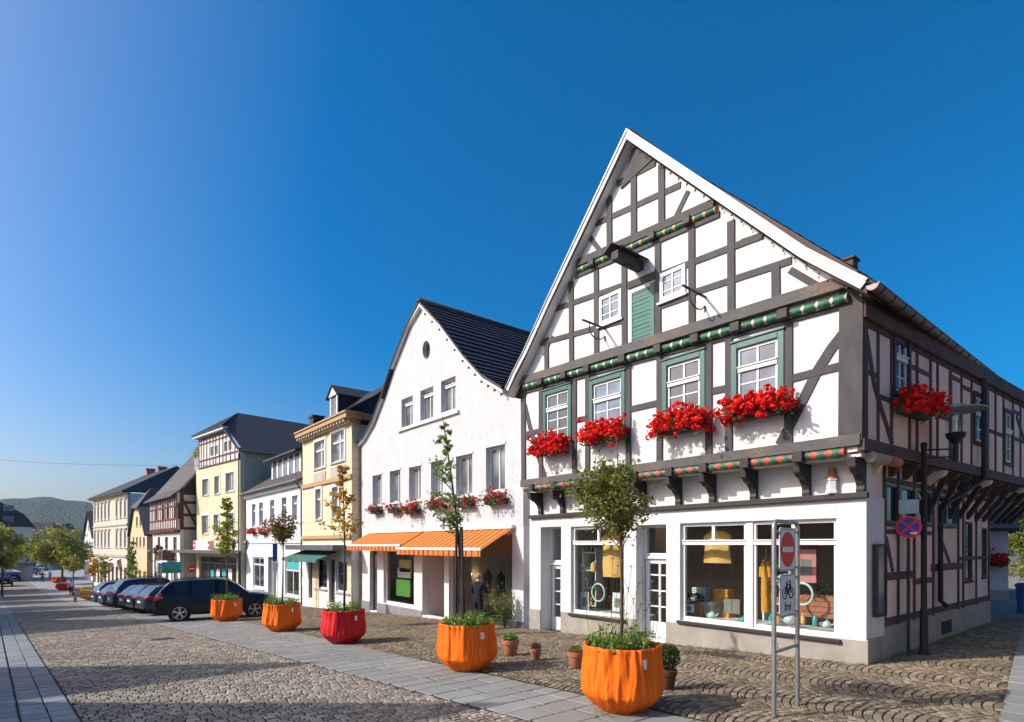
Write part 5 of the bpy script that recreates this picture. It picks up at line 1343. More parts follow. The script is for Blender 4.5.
for r in lo6: window(f6, h6, *r, -.15, 2, (.5,), .1, .05, .06, 'rust_shutter', 'pane_grey', None)
for r in up6: window(f6, h6, *r, .13, 2, (.5,), .2, .06, .06, 'rust_shutter', 'pane_grey', None)
q = MB(f6)
for i, z in enumerate((zt6 + .1, zt6 + .95, 5.7, 6.8)): q.box(0, L6, .251, .29 + .001 * i, z - .08, z + .08)
for i in range(17): q.box(L6 * i / 16 - .08, L6 * i / 16 + .08, .251, .295 + .0007 * (i % 5), zt6 + .1, 6.85)
q.box(-.02, L6, -.02, .26, zt6 - .22, zt6 - .001)
q.build('timber_frame', M['red_timber'], h6)
for k in range(16):
    q = MB(f6); s = .3 + k * .68; q.box(s, s + .3, .261, .40, zt6 - .2, zt6 - .02); q.build('joist_end', M['rust_shutter'], h6)
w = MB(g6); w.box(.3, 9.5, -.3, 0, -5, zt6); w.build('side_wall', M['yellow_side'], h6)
w = MB(g6); w.box(.0, 9.5, -.3, .03, zt6 + .001, 6.9); w.build('upper_side_wall', M['yellow'], h6)
q = MB(g6)
for i, s in enumerate((.15, 1.35, 2.4, 3.4, 4.6)): q.box(s - .14, s + .14, .031, .07 + .001 * i, zt6, 6.9)
for i, z in enumerate((zt6 + .12, 4.9, 6.0, 6.8)): q.box(0, 5, .031, .064 + .001 * i, z - .12, z + .12)
q.beam((.2, 6.3), (1.3, 3.9), .2, .031, .062); q.build('side_timber_frame', M['red_timber'], h6)
q = MB(g6); q.poly([(-.2, 6.9), (9.8, 6.9), (4.7, 13.1)], -.3, .06); q.build('slate_gable', M['slate'], h6)
bk = lambda s, d, z: f6.P(s, d, z)
q = MB(); slope(q, [bk(-.4, .75, 6.55), bk(-.4, -.2, 7.3), bk(-.4, -4.8, 13.3)], [bk(L6 + .3, .75, 6.55), bk(L6 + .3, -.2, 7.3), bk(L6 + .3, -4.8, 13.3)], .2, .014, .12); q.build('roof_slope', M['slate_old'], h6, uv=True)
q = MB(); slope(q, [bk(-.4, -10, 6.9), bk(-.4, -4.8, 13.3)], [bk(L6 + .3, -10, 6.9), bk(L6 + .3, -4.8, 13.3)], .3, .014, .12); q.build('roof_slope', M['slate_old'], h6, uv=True)
q = MB(f6); q.box(1.6, 2.1, -2.3, -2.25, 9.9, 10.6); q.build('skylight', M['grey_metal'], h6)
bx = prect(f6, 160.5, 169, 549.5, 559, .5)
q = MB(f6); q.box(bx[0], bx[1], .03, 1.0, bx[2] - .1, bx[2] + .05)
q.box(bx[0], bx[1], .95, 1.0, bx[2] + .06, bx[3] - .05); q.box(bx[0], bx[0] + .05, .03, .949, bx[2] + .06, bx[3] - .05); q.box(bx[1] - .05, bx[1], .03, .949, bx[2] + .06, bx[3] - .05); q.build('balcony', M['brown_door'], h6)
fb = empty('balcony_flowers', f6.P((bx[0] + bx[1]) / 2, 1.0, bx[3]), 'dusty mauve flowers spilling over the small balcony of the red timbered house', 'flowers')
q = MB(); leaf_quads(q, f6.P((bx[0] + bx[1]) / 2, 1.0, bx[3] - .1), 150, .9, .25, random.Random(5), (.4, 1.7, .55)); q.build('blossom', M['tree_russet'], fb, recalc=False, tone=True)
q = MB(f6); q.box(.3, L6 - .3, -3.2, -3, -5, 7); q.build('inner_wall', M['interior'], h6)

# ------------------------------------------------------------------ simple street house used for the far ones
def gable_house(name, label, o, e, width, depth, eave, ridge, wall, roof, cols, storeys, base, flip=1, along=False, hip=0.0, group=None, side=None, wh=1.5, ww=1.0, pane='pane_grey', over=.35, roofrow=.3, gf=True):
    """house whose front runs from o along e; gable to the street, or eave when along is set"""
    f = Fr(o, e, (-e[1] * flip, e[0] * flip))
    c = f.P(width / 2, 0, 0)
    h = empty(name, (c[0], c[1], zg(c[0], c[1])), label, 'house', group)
    wins = []
    for k in range(storeys):
        z0 = base + 3.6 + k * 2.85
        for i in range(cols):
            s = width * (i + .5) / cols
            if z0 + wh < (eave - .2): wins.append((s - ww / 2, s + ww / 2, z0, z0 + wh))
    gws = [(width * (i + .5) / cols - ww * .65, width * (i + .5) / cols + ww * .65, base + .6, base + 2.7) for i in range(cols)] if gf else []
    w = MB(f); wall_cells(w, 0, width, base - 2.0, eave, -.3, 0, wins + gws); w.build('wall', M[wall], h)
    for s0 in (0, width - .3):
        w = MB(f); w.box(s0, s0 + .3, -depth, -.301, base - 2, eave); w.build('side_wall', M[side or wall], h)
    w = MB(f); w.box(0, width, -depth - .3, -depth - .001, base - 2, eave); w.build('rear_wall', M[side or wall], h)
    for r in wins: window(f, h, *r, -.16, 2, (), .09, .05, .06, 'white', pane, (.24, .07, 'stone_trim'))
    for r in gws: window(f, h, *r, -.16, 1, (), .09, .05, .06, 'white', 'shop_dark', None, 'shop_window')
    q = MB(f); q.box(.31, width - .31, -1.6, -1.5, base - 2, eave); q.build('inner_wall', M['interior'], h)
    m = width / 2
    if along:
        dd = depth / 2
        q = MB(); slope(q, [f.P(-over, over, eave), f.P(hip, -dd, ridge)], [f.P(width + over, over, eave), f.P(width - hip, -dd, ridge)], roofrow, .015, .12); q.build('roof_slope', M[roof], h, uv=True)
        q = MB(); slope(q, [f.P(-over, -depth - over, eave), f.P(hip, -dd, ridge)], [f.P(width + over, -depth - over, eave), f.P(width - hip, -dd, ridge)], roofrow, .015, .12); q.build('roof_slope', M[roof], h, uv=True)
        for s0, s1 in ((-over, hip), (width + over, width - hip)):
            if hip > .3:
                q = MB(); slope(q, [f.P(s0, over, eave), f.P(s1, -dd, ridge)], [f.P(s0, -depth - over, eave), f.P(s1, -dd, ridge)], roofrow, .015, .12); q.build('roof_hip', M[roof], h, uv=True)
            else:
                g = Fr(f.P(s1 + (over if s0 < 0 else -over), 0, 0)[:2], (-f.n[0], -f.n[1]), f.e); q = MB(g); q.poly([(.02, eave - .05), (depth - .02, eave - .05), (dd, ridge - .15)], -.1, .1); q.build('gable_wall', M[side or wall], h)
    else:
        q = MB(f); q.poly([(0.01, eave), (width - .01, eave), (m, ridge - .12)], -.3, .0); q.build('gable_wall', M[wall], h)
        gwz = eave + (ridge - eave) * .22
        if ridge - eave > 3: window(f, h, m - ww / 2, m + ww / 2, gwz, gwz + wh * .85, .005, 2, (), .09, .05, .06, 'white', pane, None)
        for sg in (-over, width + over):
            q = MB(); slope(q, [f.P(sg, over, eave - over * .6), f.P(m, over, ridge)], [f.P(sg, -depth, eave - over * .6), f.P(m, -depth, ridge)], roofrow, .015, .12); q.build('roof_slope', M[roof], h, uv=True)
    return h, f

# apricot house with the half hip
p0, p1 = (7.97, 70.8), (7.7, 84.0)
e7 = (p1[0] - p0[0], p1[1] - p0[1]); f7 = Fr(p0, e7, (-e7[1], e7[0])); L7 = math.hypot(*e7)
h7 = empty('apricot_house', (7.9, 77, zg(8, 77)), 'apricot house with a half-hipped gable beside the red timbered house', 'house')
o7 = [f7.pix(146.9, 531.8), f7.pix(140.6, 507.8), f7.pix(134.4, 508), f7.pix(130.4, 533)]
w7 = [prect(f7, *a) for a in ((136, 137.8, 517, 527), (139.5, 141.2, 517, 527), (132.8, 134.3, 537, 547.5), (136, 137.8, 537, 547.5), (139.4, 141.2, 537, 547.5), (143, 145, 537, 547.5))]
w = MB(f7); w.poly([(o7[0][0], -6), o7[0], o7[1], o7[2], o7[3], (o7[3][0], -6)], -.3, 0, [rect(*r) for r in w7]); w.build('wall', M['apricot'], h7)
for r in w7: window(f7, h7, *r, -.15, 2, (), .08, .05, .06, 'white', 'pane_grey', (.2, .07, 'stone_trim'))
for k in range(4):
    s = 1.2 + k * 3.2; q = MB(f7); q.box(s, s + 1.2, .001, .05, -4, -.6); q.build('door' if k % 2 else 'shutter', M['brown_door'], h7)
q = MB(Fr(p0, (1, 0), (0, -1))); q.box(.3, 8, -.3, 0, -6, o7[0][1]); q.build('side_wall', M['apricot'], h7)
q = MB(f7); q.box(.3, L7, -2.2, -2, -6, 7); q.build('inner_wall', M['interior'], h7)
rg = (L7 * .47, -1.2, 8.8)
q = MB(); slope(q, [f7.P(o7[0][0] - .5, .3, o7[0][1] - .3), f7.P(o7[1][0] - .1, .3, o7[1][1] + .1), f7.P(*rg)], [f7.P(o7[0][0] - .5, -9, o7[0][1] - .3), f7.P(o7[1][0] - .1, -9, o7[1][1] + .1), f7.P(rg[0], -9, rg[2])], .2, .015, .15); q.build('roof_slope', M['slate'], h7, uv=True)
q = MB(); slope(q, [f7.P(o7[3][0] + .4, .3, o7[3][1] - .3), f7.P(o7[2][0] + .1, .3, o7[2][1] + .1), f7.P(*rg)], [f7.P(o7[3][0] + .4, -9, o7[3][1] - .3), f7.P(o7[2][0] + .1, -9, o7[2][1] + .1), f7.P(rg[0], -9, rg[2])], .2, .015, .15); q.build('roof_slope', M['slate'], h7, uv=True)
q = MB(); slope(q, [f7.P(o7[1][0] - .2, .4, o7[1][1]), f7.P(*rg)], [f7.P(o7[2][0] + .2, .4, o7[2][1]), f7.P(*rg)], .2, .015, .1); q.build('roof_hip', M['slate'], h7, uv=True)

# long three-storey house with paired windows
p0, p1 = (7.55, 85.6), (5.0, 104.0)
e8 = (p1[0] - p0[0], p1[1] - p0[1]); L8 = math.hypot(*e8); f8 = Fr(p0, e8, (-e8[1], e8[0]))
h8 = empty('long_three_storey_house', (6.3, 95, zg(6, 95)), 'long grey-cream three-storey house with rows of paired windows and low slate roof', 'house')
w8 = []
for z0, z1 in ((5.75, 7.9), (1.9, 4.05)):
    for k in range(9):
        if k in (3,): continue
        s = L8 * (k + .5) / 9; w8.append((s - .62, s + .62, z0, z1))
g8 = [(L8 * (k + .5) / 9 - .55, L8 * (k + .5) / 9 + .55, -3.2, -.6) for k in range(9)]
w = MB(f8); wall_cells(w, 0, L8, .85, 8.75, -.35, 0, w8); w.build('wall', M['cream'], h8)
w = MB(f8); wall_cells(w, 0, L8, -6, .849, -.35, .01, g8); w.build('shopfront_wall', M['pinkwall'], h8)
for r in w8:
    window(f8, h8, *r, -.16, 2, (), .09, .14, .06, 'white', 'pane_grey', (.28, .1, 'stone_trim'))
    q = MB(f8); q.box(r[0] - .15, r[1] + .15, .001, .16, r[3] + .2, r[3] + .38); q.build('window_hood', M['stone_trim'], h8)
for r in g8: window(f8, h8, *r, -.16, 1, (.7,), .09, .06, .06, 'brown_door', 'shop_dark', None, 'shop_window')
q = MB(f8); q.box(-.05, L8, .011, .18, .7, 1.0); q.box(-.05, L8, .001, .12, 4.75, 4.95); q.box(-.3, L8 + .3, -.3, .55, 8.751, 9.0); q.build('string_course', M['stone_trim'], h8)
w = MB(Fr(p0, (1, 0), (0, -1))); w.box(.35, 11, -.3, 0, -6, 8.75); w.build('side_wall', M['greywhite'], h8)
q = MB(); slope(q, [f8.P(-.4, .7, 9.0), f8.P(1.5, -6, 12.9)], [f8.P(L8 + .4, .7, 9.0), f8.P(L8 - 3, -6, 12.9)], .2, .012, .15); q.build('roof_slope', M['slate'], h8, uv=True)
q = MB(); slope(q, [f8.P(-.4, .7, 9.0), f8.P(1.5, -6, 12.9)], [f8.P(-.4, -12, 9.0), f8.P(1.5, -6, 12.9)], .2, .012, .15); q.build('roof_hip', M['slate'], h8, uv=True)
q = MB(f8); q.box(.4, L8 - .3, -2.4, -2.2, -6, 8.7); q.build('inner_wall', M['interior'], h8)
for x, y in ((150.5, 476), (162, 474)):
    p = at_depth(x, y, 84); q = MB(); q.box(p.x - .5, p.x + .5, p.y - .5, p.y + .5, p.z - 2.5, p.z + .8); q.box(p.x - .6, p.x + .6, p.y - .6, p.y + .6, p.z + .801, p.z + 1.05); q.build('chimney', M['terracotta'], h8)
for k in range(4):
    s = 3 + k * 4.2; q = MB(f8); q.add([f8.P(s, .05, .5), f8.P(s + 2.4, .05, .5), f8.P(s + 2.4, 1.1, -.1), f8.P(s, 1.1, -.1)], [(0, 1, 2, 3)]); q.build('canvas_blind', M['greywhite'], h8, recalc=False)

# houses at the far end
gable_house('white_gable_house', 'small white gabled house past the long three-storey house', (5.75, 118.0), (-.075, 1), 11.5, 10, 3.6, 8.2, 'plaster', 'slate', 3, 2, -3.7)
h9 = empty('mansard_house', (-8, 131, zg(-8, 131)), 'large dark slate mansard house closing the street, with two roof windows', 'house')
f9 = Fr((-2.3, 130.7), (-1, 0), (0, -1))
w9 = [(1.2 + k * 2.6, 2.5 + k * 2.6, z, z + 1.7) for k in range(5) for z in (2.6, -.4)]
w = MB(f9); wall_cells(w, 0, 15, -6, 5.4, -.3, 0, w9); w.build('wall', M['plaster'], h9)
for r in w9: window(f9, h9, *r, -.15, 2, (), .1, .06, .06, 'white', 'pane_grey', None)
q = MB(f9); q.poly([(-.3, 5.4), (15, 5.4), (15, 9.7), (4.4, 9.7), (1.1, 7.6), (.2, 6.2)], -12, .3); q.build('roof', M['slate'], h9)
for z in (6.2, 8.1):
    q = MB(f9); q.box(2.5, 3.9, .301, .4, z, z + 1.0); q.build('roof_window', M['pane_blue'], h9)
q = MB(f9); q.box(.2, 15, -12, -.31, -6, 5.39); q.build('side_wall', M['plaster'], h9)
q = MB(f9); q.box(-.1, 15, .01, 2.2, -1.2, -.9); q.build('flat_canopy', M['grey_metal'], h9)
for i, (x, t, wd, ev, rd, wall, roof, lab, al) in enumerate(((36, 150, 7, 4.0, 8.4, 'greywhite', 'slate', 'dark-roofed far house right next to the mansard house', True), (46, 165, 9, 2.5, 6.2, 'plaster', 'slate', 'far white house with a wide dark roof between the two pointed gables and the mansard', True),
                                                         (54, 172, 3.6, 3.4, 8.4, 'plaster', 'slate', 'far house with a narrow white pointed gable above the street trees', False), (66, 168, 4.0, 3.4, 8.8, 'apricot', 'slate_old', 'far house with a pinkish pointed gable above the street trees', False),
                                                         (75, 160, 8, 3.0, 6.8, 'cream', 'slate', 'far cream house half hidden behind the large green street tree', True))):
    p = at_depth(x, 545, t)
    gable_house('distant_house', lab, (p.x + wd * .4, p.y), (-.97, .25), wd, 8, ev, rd, wall, roof, 3, 2, -4.2, 1, al)

# houses opposite, on the camera's own side of the street: they throw the gable shadows across the cobbles
for i, (y0, wd, ev, rd, wall, roof) in enumerate(((11.4, 5.8, 6.0, 11.5, 'cream', 'tile_red'), (17.6, 4.6, 5.4, 11.1, 'plaster', 'slate'), (32.2, 8.4, 6.8, 11.6, 'yellow', 'slate'), (41.0, 9.5, 7.4, 12.2, 'plaster', 'tile_red'), (51.0, 8.0, 6.4, 9.8, 'apricot', 'slate'), (63.5, 9.0, 6.0, 10.0, 'cream', 'slate_old'), (75.0, 11.0, 6.2, 10.5, 'plaster', 'slate'), (90.0, 12.0, 6.0, 10.5, 'yellow', 'slate'))):
    gable_house('unseen_street_house', ('narrow cream', 'narrow white', 'pale yellow', 'broad white', 'apricot', 'weathered cream', 'long white', 'long yellow')[i] + ' gabled house across the street from the parked cars and shops', (-9.2, y0), (0, 1), wd, 9, ev + zg(0, y0), rd + zg(0, y0), wall, roof, 3, 2, zg(-9, y0 + wd / 2), -1)

gable_house('unseen_street_house', 'unseen apricot house added across the lane to bounce warm light onto the timbered house', (9.0, -4.6), (1, 0), 15.0, 9, 6.2, 10.2, 'apricot', 'tile_red', 5, 1, 0.1, 1, True)  # out-of-view house, added so its sunlit front bounces warm light onto the side wall
from mathutils import noise as noise3
# ================================================================== TREES AND PLANTERS
def tree(name, label, base, top, trunk_r, crown, leaves, size, mat, seed, group=None, lean=(0, 0), branches=26, spread=0.16, forks=True, bare=0.0, cat='tree'):
    """crown = list of (dx, dy, z, rx, rz): blobs of foliage about the trunk; leaves hang in clusters along real twigs"""
    rng = random.Random(seed)
    o = empty(name, base, label, cat, group)
    t = MB(); zt = top
    def axis(k):
        w = math.sin(k * 3.0) * 0.03 * (top - base[2]) / 4
        return Vector((base[0] + lean[0] * k ** 1.2 + w, base[1] + lean[1] * k ** 1.2 - w * .6, base[2] + (zt - base[2]) * k))
    n = 10
    t.tube([axis(i / n) for i in range(n + 1)], [trunk_r * (1 - .8 * i / n) for i in range(n + 1)], 9)
    g = MB()
    per = max(1, leaves // (branches * len(crown)))
    for cx, cy, cz, rx, rz in crown:
        for b in range(branches):
            while True:
                p = Vector((rng.uniform(-1, 1), rng.uniform(-1, 1), rng.uniform(-1, 1)))
                if .35 < p.length < 1: break
            tip = Vector((base[0] + lean[0] * .8 + cx + p.x * rx, base[1] + lean[1] * .8 + cy + p.y * rx, cz + p.z * rz))
            k = min(.97, max(.25, (tip.z - rx * rng.uniform(.4, 1.0) - base[2]) / (zt - base[2])))
            r0 = axis(k); m = (r0 * .45 + tip * .55) + Vector((rng.uniform(-.1, .1) * rx, rng.uniform(-.1, .1) * rx, .12 * rz))
            rr0 = max(.006, trunk_r * .35 * (1 - k * .6))
            t.tube([r0, r0.lerp(m, .55), m, tip], [rr0, rr0 * .7, rr0 * .5, rr0 * .2], 5, False)
            bt = rng.random()
            for _ in range(per):
                f = rng.uniform(.35, 1.08)
                q = r0.lerp(m, f * 2) if f < .5 else m.lerp(tip, (f - .5) * 2)
                q = q + Vector((rng.gauss(0, spread * rx), rng.gauss(0, spread * rx), rng.gauss(0, spread * rx * .8)))
                leaf(g, q, size * rng.uniform(.65, 1.3), rng, min(1, max(0, bt * .5 + rng.uniform(0, .6))), .25)
    t.build('trunk', M['bark'], o, smooth=True, tone=False)
    g.build('crown', M[mat], o, recalc=False, tone=True)
    return o
def gz(x, y): return zg(x, y) + .03
def planter(x, y, r, h, mat, label, seed, group='cloth-covered tree planters', cat='planter', name='tree_planter', lush=1.0, tall=False):
    rng = random.Random(seed)
    z = gz(x, y); o = empty(name, (x, y, z), label, cat, group)
    ph = [rng.uniform(0, 6.28) for _ in range(4)]
    prof = [(.56, 0), (.60, .02), (.78, .12), (.965, .245), (1.0, .285), (1.005, .32), (.995, .40), (.985, .48), (.975, .56), (.965, .64), (.955, .72), (.945, .80), (.937, .87), (.932, .93), (.95, .985), (.935, 1.0), (.89, .995)]
    nseg = 300
    folds = [(rng.uniform(0, 6.28), rng.uniform(.022, .075), rng.choice((-1, 1, 1)) * rng.uniform(.015, .045), rng.uniform(-.25, .25), rng.choice((.05, .3, .45)), rng.choice((1.1, 1.1, .8))) for _ in range(46)]
    def fn(a, i):
        zz = prof[i][1]
        side = math.cos((((a + ph[0]) / (2 * math.pi) * 9) % 1 - .5) * 2 * math.pi / 9)     # nine flat facets
        fo = 0.0
        for fa, fw, am, dr, z_0, z_1 in folds:
            dd = (a - fa - dr * zz + math.pi) % (2 * math.pi) - math.pi
            fo += am * math.exp(-(dd / fw) ** 2) * max(0, min(1, (zz - z_0) / .12)) * max(0, min(1, (z_1 - zz) / .2 + .15))
        sag = .02 * math.sin(a * 5 + ph[1] + 3 * zz) + .012 * math.sin(a * 13 + ph[2] - 5 * zz)
        nz_ = noise3.noise(Vector((math.cos(a) * 4.5 + ph[3], math.sin(a) * 4.5, zz * 1.6 + ph[2]))) * .034 + noise3.noise(Vector((math.cos(a) * 12, math.sin(a) * 12 + ph[1], zz * 4))) * .016 + .012 * math.sin(a * 34 + 2 * math.sin(a * 5 + ph[1])) * max(0, min(1, (zz - .62) / .3))
        return 1 / max(.955, side) * .985 + fo + nz_ * (1 if zz > .1 else .2) + sag * (1 if zz > .3 else .35)
    m = MB(); m.lathe((x, y, z), [(a * r, b * h) for a, b in prof], nseg, fn, cap=False)
    m.build('cover', M[mat], o, smooth=60)
    s = MB(); s.lathe((x, y, z), [(r * .915, h * .93), (r * .9, h * .95), (.02, h * .97)], 32); s.build('soil', M['soil'], o, smooth=True)
    g = MB()
    for _ in range(int(26 * lush)):
        a = rng.uniform(0, 6.28); d = r * .8 * math.sqrt(rng.random()); hh = rng.uniform(.10, .26)
        leaf_quads(g, (x + d * math.cos(a), y + d * math.sin(a), z + h * .95 + hh * .5), 26, hh * .8, .07, rng, (1, 1, .9))
        for _ in range(7):
            b = Vector((x + d * math.cos(a), y + d * math.sin(a), z + h * .95)); tp = b + Vector((rng.gauss(0, .1), rng.gauss(0, .1), hh * 1.5))
            w = Vector((rng.gauss(0, 1), rng.gauss(0, 1), 0)).normalized() * .008; g.t = rng.random()
            g.add([b - w, b + w, tp], [(0, 1, 2)])
    g.build('underplanting', M['tree_fresh'], o, recalc=False, tone=True)
    if tall:
        st = MB(); fl = MB()
        for _ in range(26):
            a = rng.uniform(0, 6.28); d = r * .8 * math.sqrt(rng.random())
            b = Vector((x + d * math.cos(a), y + d * math.sin(a), z + h * .95)); tp = b + Vector((rng.gauss(0, .16), rng.gauss(0, .16), rng.uniform(.45, 1.25)))
            st.tube([b, b.lerp(tp, .5) + Vector((rng.gauss(0, .03), rng.gauss(0, .03), 0)), tp], .0035, 3, False)
            leaf_quads(fl, tp, 16, .028, .02, rng, (1, 1, .6))
        st.build('flower_stalks', M['tree_green'], o, recalc=False, tone=True); fl.build('purple_flowers', M['purple'], o, recalc=False, tone=True)
    c = MB(); a0 = math.atan2(-y, -x) + .55; c.fr = Fr((x, y), (-math.sin(a0), math.cos(a0)), (math.cos(a0), math.sin(a0)))
    c.box(-.035, .035, r * .985, r * 1.01, z + h * .72, z + h * .86); c.build('label_tag', M['signwhite'], o)
    return o, z + h * .95
M['purple'] = tone_mat('purple_verbena', [(0, (0.16, 0.04, 0.22)), (1, (0.34, 0.12, 0.40))], 0.7, 30, 0)
PL = [(6.20, 5.20, .55, .90), (6.45, 9.35, .56, .92), (6.43, 15.4, .60, .92), (6.25, 20.3, .62, .94), (5.90, 26.7, .62, .92)]
pls = []
for i, (x, y, r, h) in enumerate(PL):
    pls.append(planter(x, y, r, h, ('orange', 'orange', 'red_cloth', 'orange', 'orange')[i], ('largest orange cloth-wrapped planter, beside the dark green potted bush', 'orange cloth-wrapped planter holding the slender staked tree', 'shiny red cloth-wrapped planter with the golden autumn tree',
        'orange cloth-wrapped planter holding the olive round-crowned tree', 'orange cloth-wrapped planter standing right in front of the black car')[i], 11 + i, lush=(1.0, 1.3, .8, 1.0, .7)[i], tall=i == 0))
tree('planter_tree', 'slim street tree with a bushy dark green crown before the timbered house', (6.2, 5.2, pls[0][1]), 3.75, .028, [(-.10, .10, 3.02, .86, .34), (-.14, .14, 3.30, .44, .42), (-.02, .02, 2.80, .60, .22)], 3100, .066, 'tree_green', 31, 'young trees in cloth planters', (-.06, .05), 26, .125)
t2 = tree('planter_tree', 'slender sparse fresh-green tree tied to dark stakes before the white gabled house', (6.45, 9.45, pls[1][1]), 4.85, .04, [(-.05, .05, 4.3, .20, .50), (-.05, .08, 3.75, .42, .28), (0, .05, 3.1, .36, .45), (.05, 0, 2.75, .28, .22)], 1100, .075, 'tree_fresh', 32, 'young trees in cloth planters', (-.32, .32), 13, .12)
k = MB()
for i, (dx, dy) in enumerate(((-.16, .12), (.02, .18), (-.10, -.06))):
    k = MB(); k.tube([(6.45 + dx, 9.4 + dy, pls[1][1]), (6.43 + dx * .7, 9.45 + dy * .7, pls[1][1] + 1.95)], .026, 8); tag(k.build('tree_stake', M['timber_dark']), ('dark wooden stake tying the slender tree, nearest the cars', 'dark wooden stake tying the slender tree, nearest the shop', 'dark wooden stake tying the slender tree, nearest the road')[i], 'stake', 'stakes round the slender tree')
tree('planter_tree', 'thin golden-leaved autumn tree growing from the red planter', (6.43, 15.4, pls[2][1]), 4.62, .035, [(0, 0, 4.1, .26, .50), (0, 0, 3.5, .55, .35), (0, 0, 2.95, .62, .35)], 640, .12, 'tree_gold', 33, 'young trees in cloth planters', (-.05, .05), 12, .10)
tree('planter_tree', 'round-crowned olive and rust tree before the low white house', (6.25, 20.3, pls[3][1]), 3.45, .032, [(0, 0, 2.95, .68, .45), (0, 0, 2.75, .5, .3)], 1500, .10, 'tree_olive', 34, 'young trees in cloth planters', (0, 0), 26, .12)
tree('planter_tree', 'yellow-green tapering tree in the planter at the black car', (5.9, 26.7, pls[4][1]), 4.35, .035, [(0, 0, 3.7, .3, .65), (0, 0, 2.9, .66, .5), (0, 0, 2.3, .5, .4)], 1300, .13, 'tree_lime', 35, 'young trees in cloth planters', (0, 0), 18, .12)

# potted plants by the shop
def pot(x, y, r, h, mat, label, leafmat, fr_, fh, n, ls, seed, sq=(1, 1, 1), stem=0.0):
    z = gz(x, y); o = empty('potted_plant', (x, y, z), label, 'potted plant', 'clay pots by the timbered house')
    m = MB(); m.lathe((x, y, z), [(r * .68, 0), (r * .72, .01), (r * .93, h * .72), (r * 1.04, h * .73), (r * 1.06, h * .98), (r * 1.02, h), (r * .9, h * .985), (r * .88, h * .85)], 28, cap=False); m.lathe((x, y, z), [(r * .9, h * .9), (.01, h * .92)], 20); m.build('pot', M[mat], o, smooth=40)
    g = MB(); rng = random.Random(seed); leaf_quads(g, (x, y, z + h + fh * .75 + stem), n, fr_, ls, rng, (1, 1, fh / fr_), .2)
    if stem:
        g.t = 0; 
        for _ in range(5): g.tube([(x, y, z + h * .9), (x + rng.uniform(-.1, .1), y + rng.uniform(-.1, .1), z + h + stem + fh * .5)], .008, 4, False)
    g.build('foliage', M[leafmat], o, recalc=False, tone=True)
P = ground_at(667, 690); pot(P.x, P.y, .155, .30, 'brownpot', 'dark green clipped bush in a brown pot behind the largest orange planter', 'tree_dark', .21, .21, 1500, .042, 51, stem=.05)
P = ground_at(576, 669); pot(P.x, P.y, .16, .31, 'terracotta', 'terracotta pot with low heather half hidden by the largest orange planter', 'tree_olive', .15, .07, 320, .04, 52)
P = ground_at(535.5, 661); pot(P.x, P.y, .125, .24, 'terracotta', 'smallest terracotta pot with dark reddish heather, in the middle of the three clay pots', 'tree_russet', .12, .07, 300, .035, 53)
P = ground_at(510.5, 656); pot(P.x, P.y, .19, .34, 'terracotta', 'terracotta pot with bright green tufts nearest the slender tree planter', 'tree_fresh', .17, .09, 520, .05, 54)
# climbing rose against the pier of the white house
rb = f2.P(14.6, .32, zg(11.5, 14.6))
o = empty('rose_bush', rb, 'straggling rose bush with small yellow blooms at the wide shop window', 'plant'); rng = random.Random(61)
st = MB(); g = MB(); fl = MB()
for _ in range(15):
    tp = Vector(rb) + Vector((rng.uniform(-.35, .1), rng.uniform(-.75, .9), rng.uniform(.6, 1.55)))
    m = Vector(rb).lerp(tp, .5) + Vector((rng.gauss(0, .08), rng.gauss(0, .15), .15))
    st.tube([rb, m, tp], [.012, .008, .004], 4, False)
    for _ in range(34): leaf(g, Vector(rb).lerp(tp, rng.uniform(.35, 1.05)) + Vector((rng.gauss(0, .12), rng.gauss(0, .14), rng.gauss(0, .12))), rng.uniform(.05, .10), rng, rng.random())
    leaf_quads(fl, tp, 10, .04, .05, rng)
st.build('stem', M['bark'], o); g.build('foliage', M['tree_fresh'], o, recalc=False, tone=True); fl.build('blossom', M['tree_gold'], o, recalc=False, tone=True)

# ================================================================== STREET FURNITURE
def rod(mb, pts, r, n=10): mb.tube(pts, r, n)
# no-entry frame
pa, pb = ground_at(774, 718), ground_at(797.5, 706); pa.z += .02; pb.z += .02
ed = Vector((pb.x - pa.x, pb.y - pa.y, 0)); Ls = ed.length; fsn = Fr((pa.x, pa.y), (ed.x, ed.y), (ed.y, -ed.x))
if fsn.n[0] * pa.x + fsn.n[1] * pa.y > 0: fsn.n = (-fsn.n[0], -fsn.n[1])
sg = empty('road_sign', ((pa.x + pb.x) / 2, (pa.y + pb.y) / 2, pa.z), 'tall tubular steel sign frame with a no-entry plate above a bicycle plate', 'road sign')
H = 2.56; m = MB(); rc = .09
arc = [fsn.P(0, 0, pa.z - .05), fsn.P(0, 0, H - rc)] + [fsn.P(rc - rc * math.cos(a * math.pi / 12), 0, H - rc + rc * math.sin(a * math.pi / 12)) for a in range(1, 7)] + [fsn.P(Ls - rc + rc * math.sin(a * math.pi / 12), 0, H - rc + rc * math.cos(a * math.pi / 12)) for a in range(0, 7)] + [fsn.P(Ls, 0, pb.z - .05)]
m.tube(arc, .030, 12); m.tube([fsn.P(.02, 0, 0.86), fsn.P(Ls - .02, 0, 0.86)], .024, 10)
for s in (.12, Ls - .12): m.tube([fsn.P(s, 0, .87), fsn.P(s, 0, .97)], .008, 6)
m.build('frame', M['galv'], sg, smooth=50)
hw = .30; cS = Ls / 2; hw = min(.27, Ls / 2 - .04)
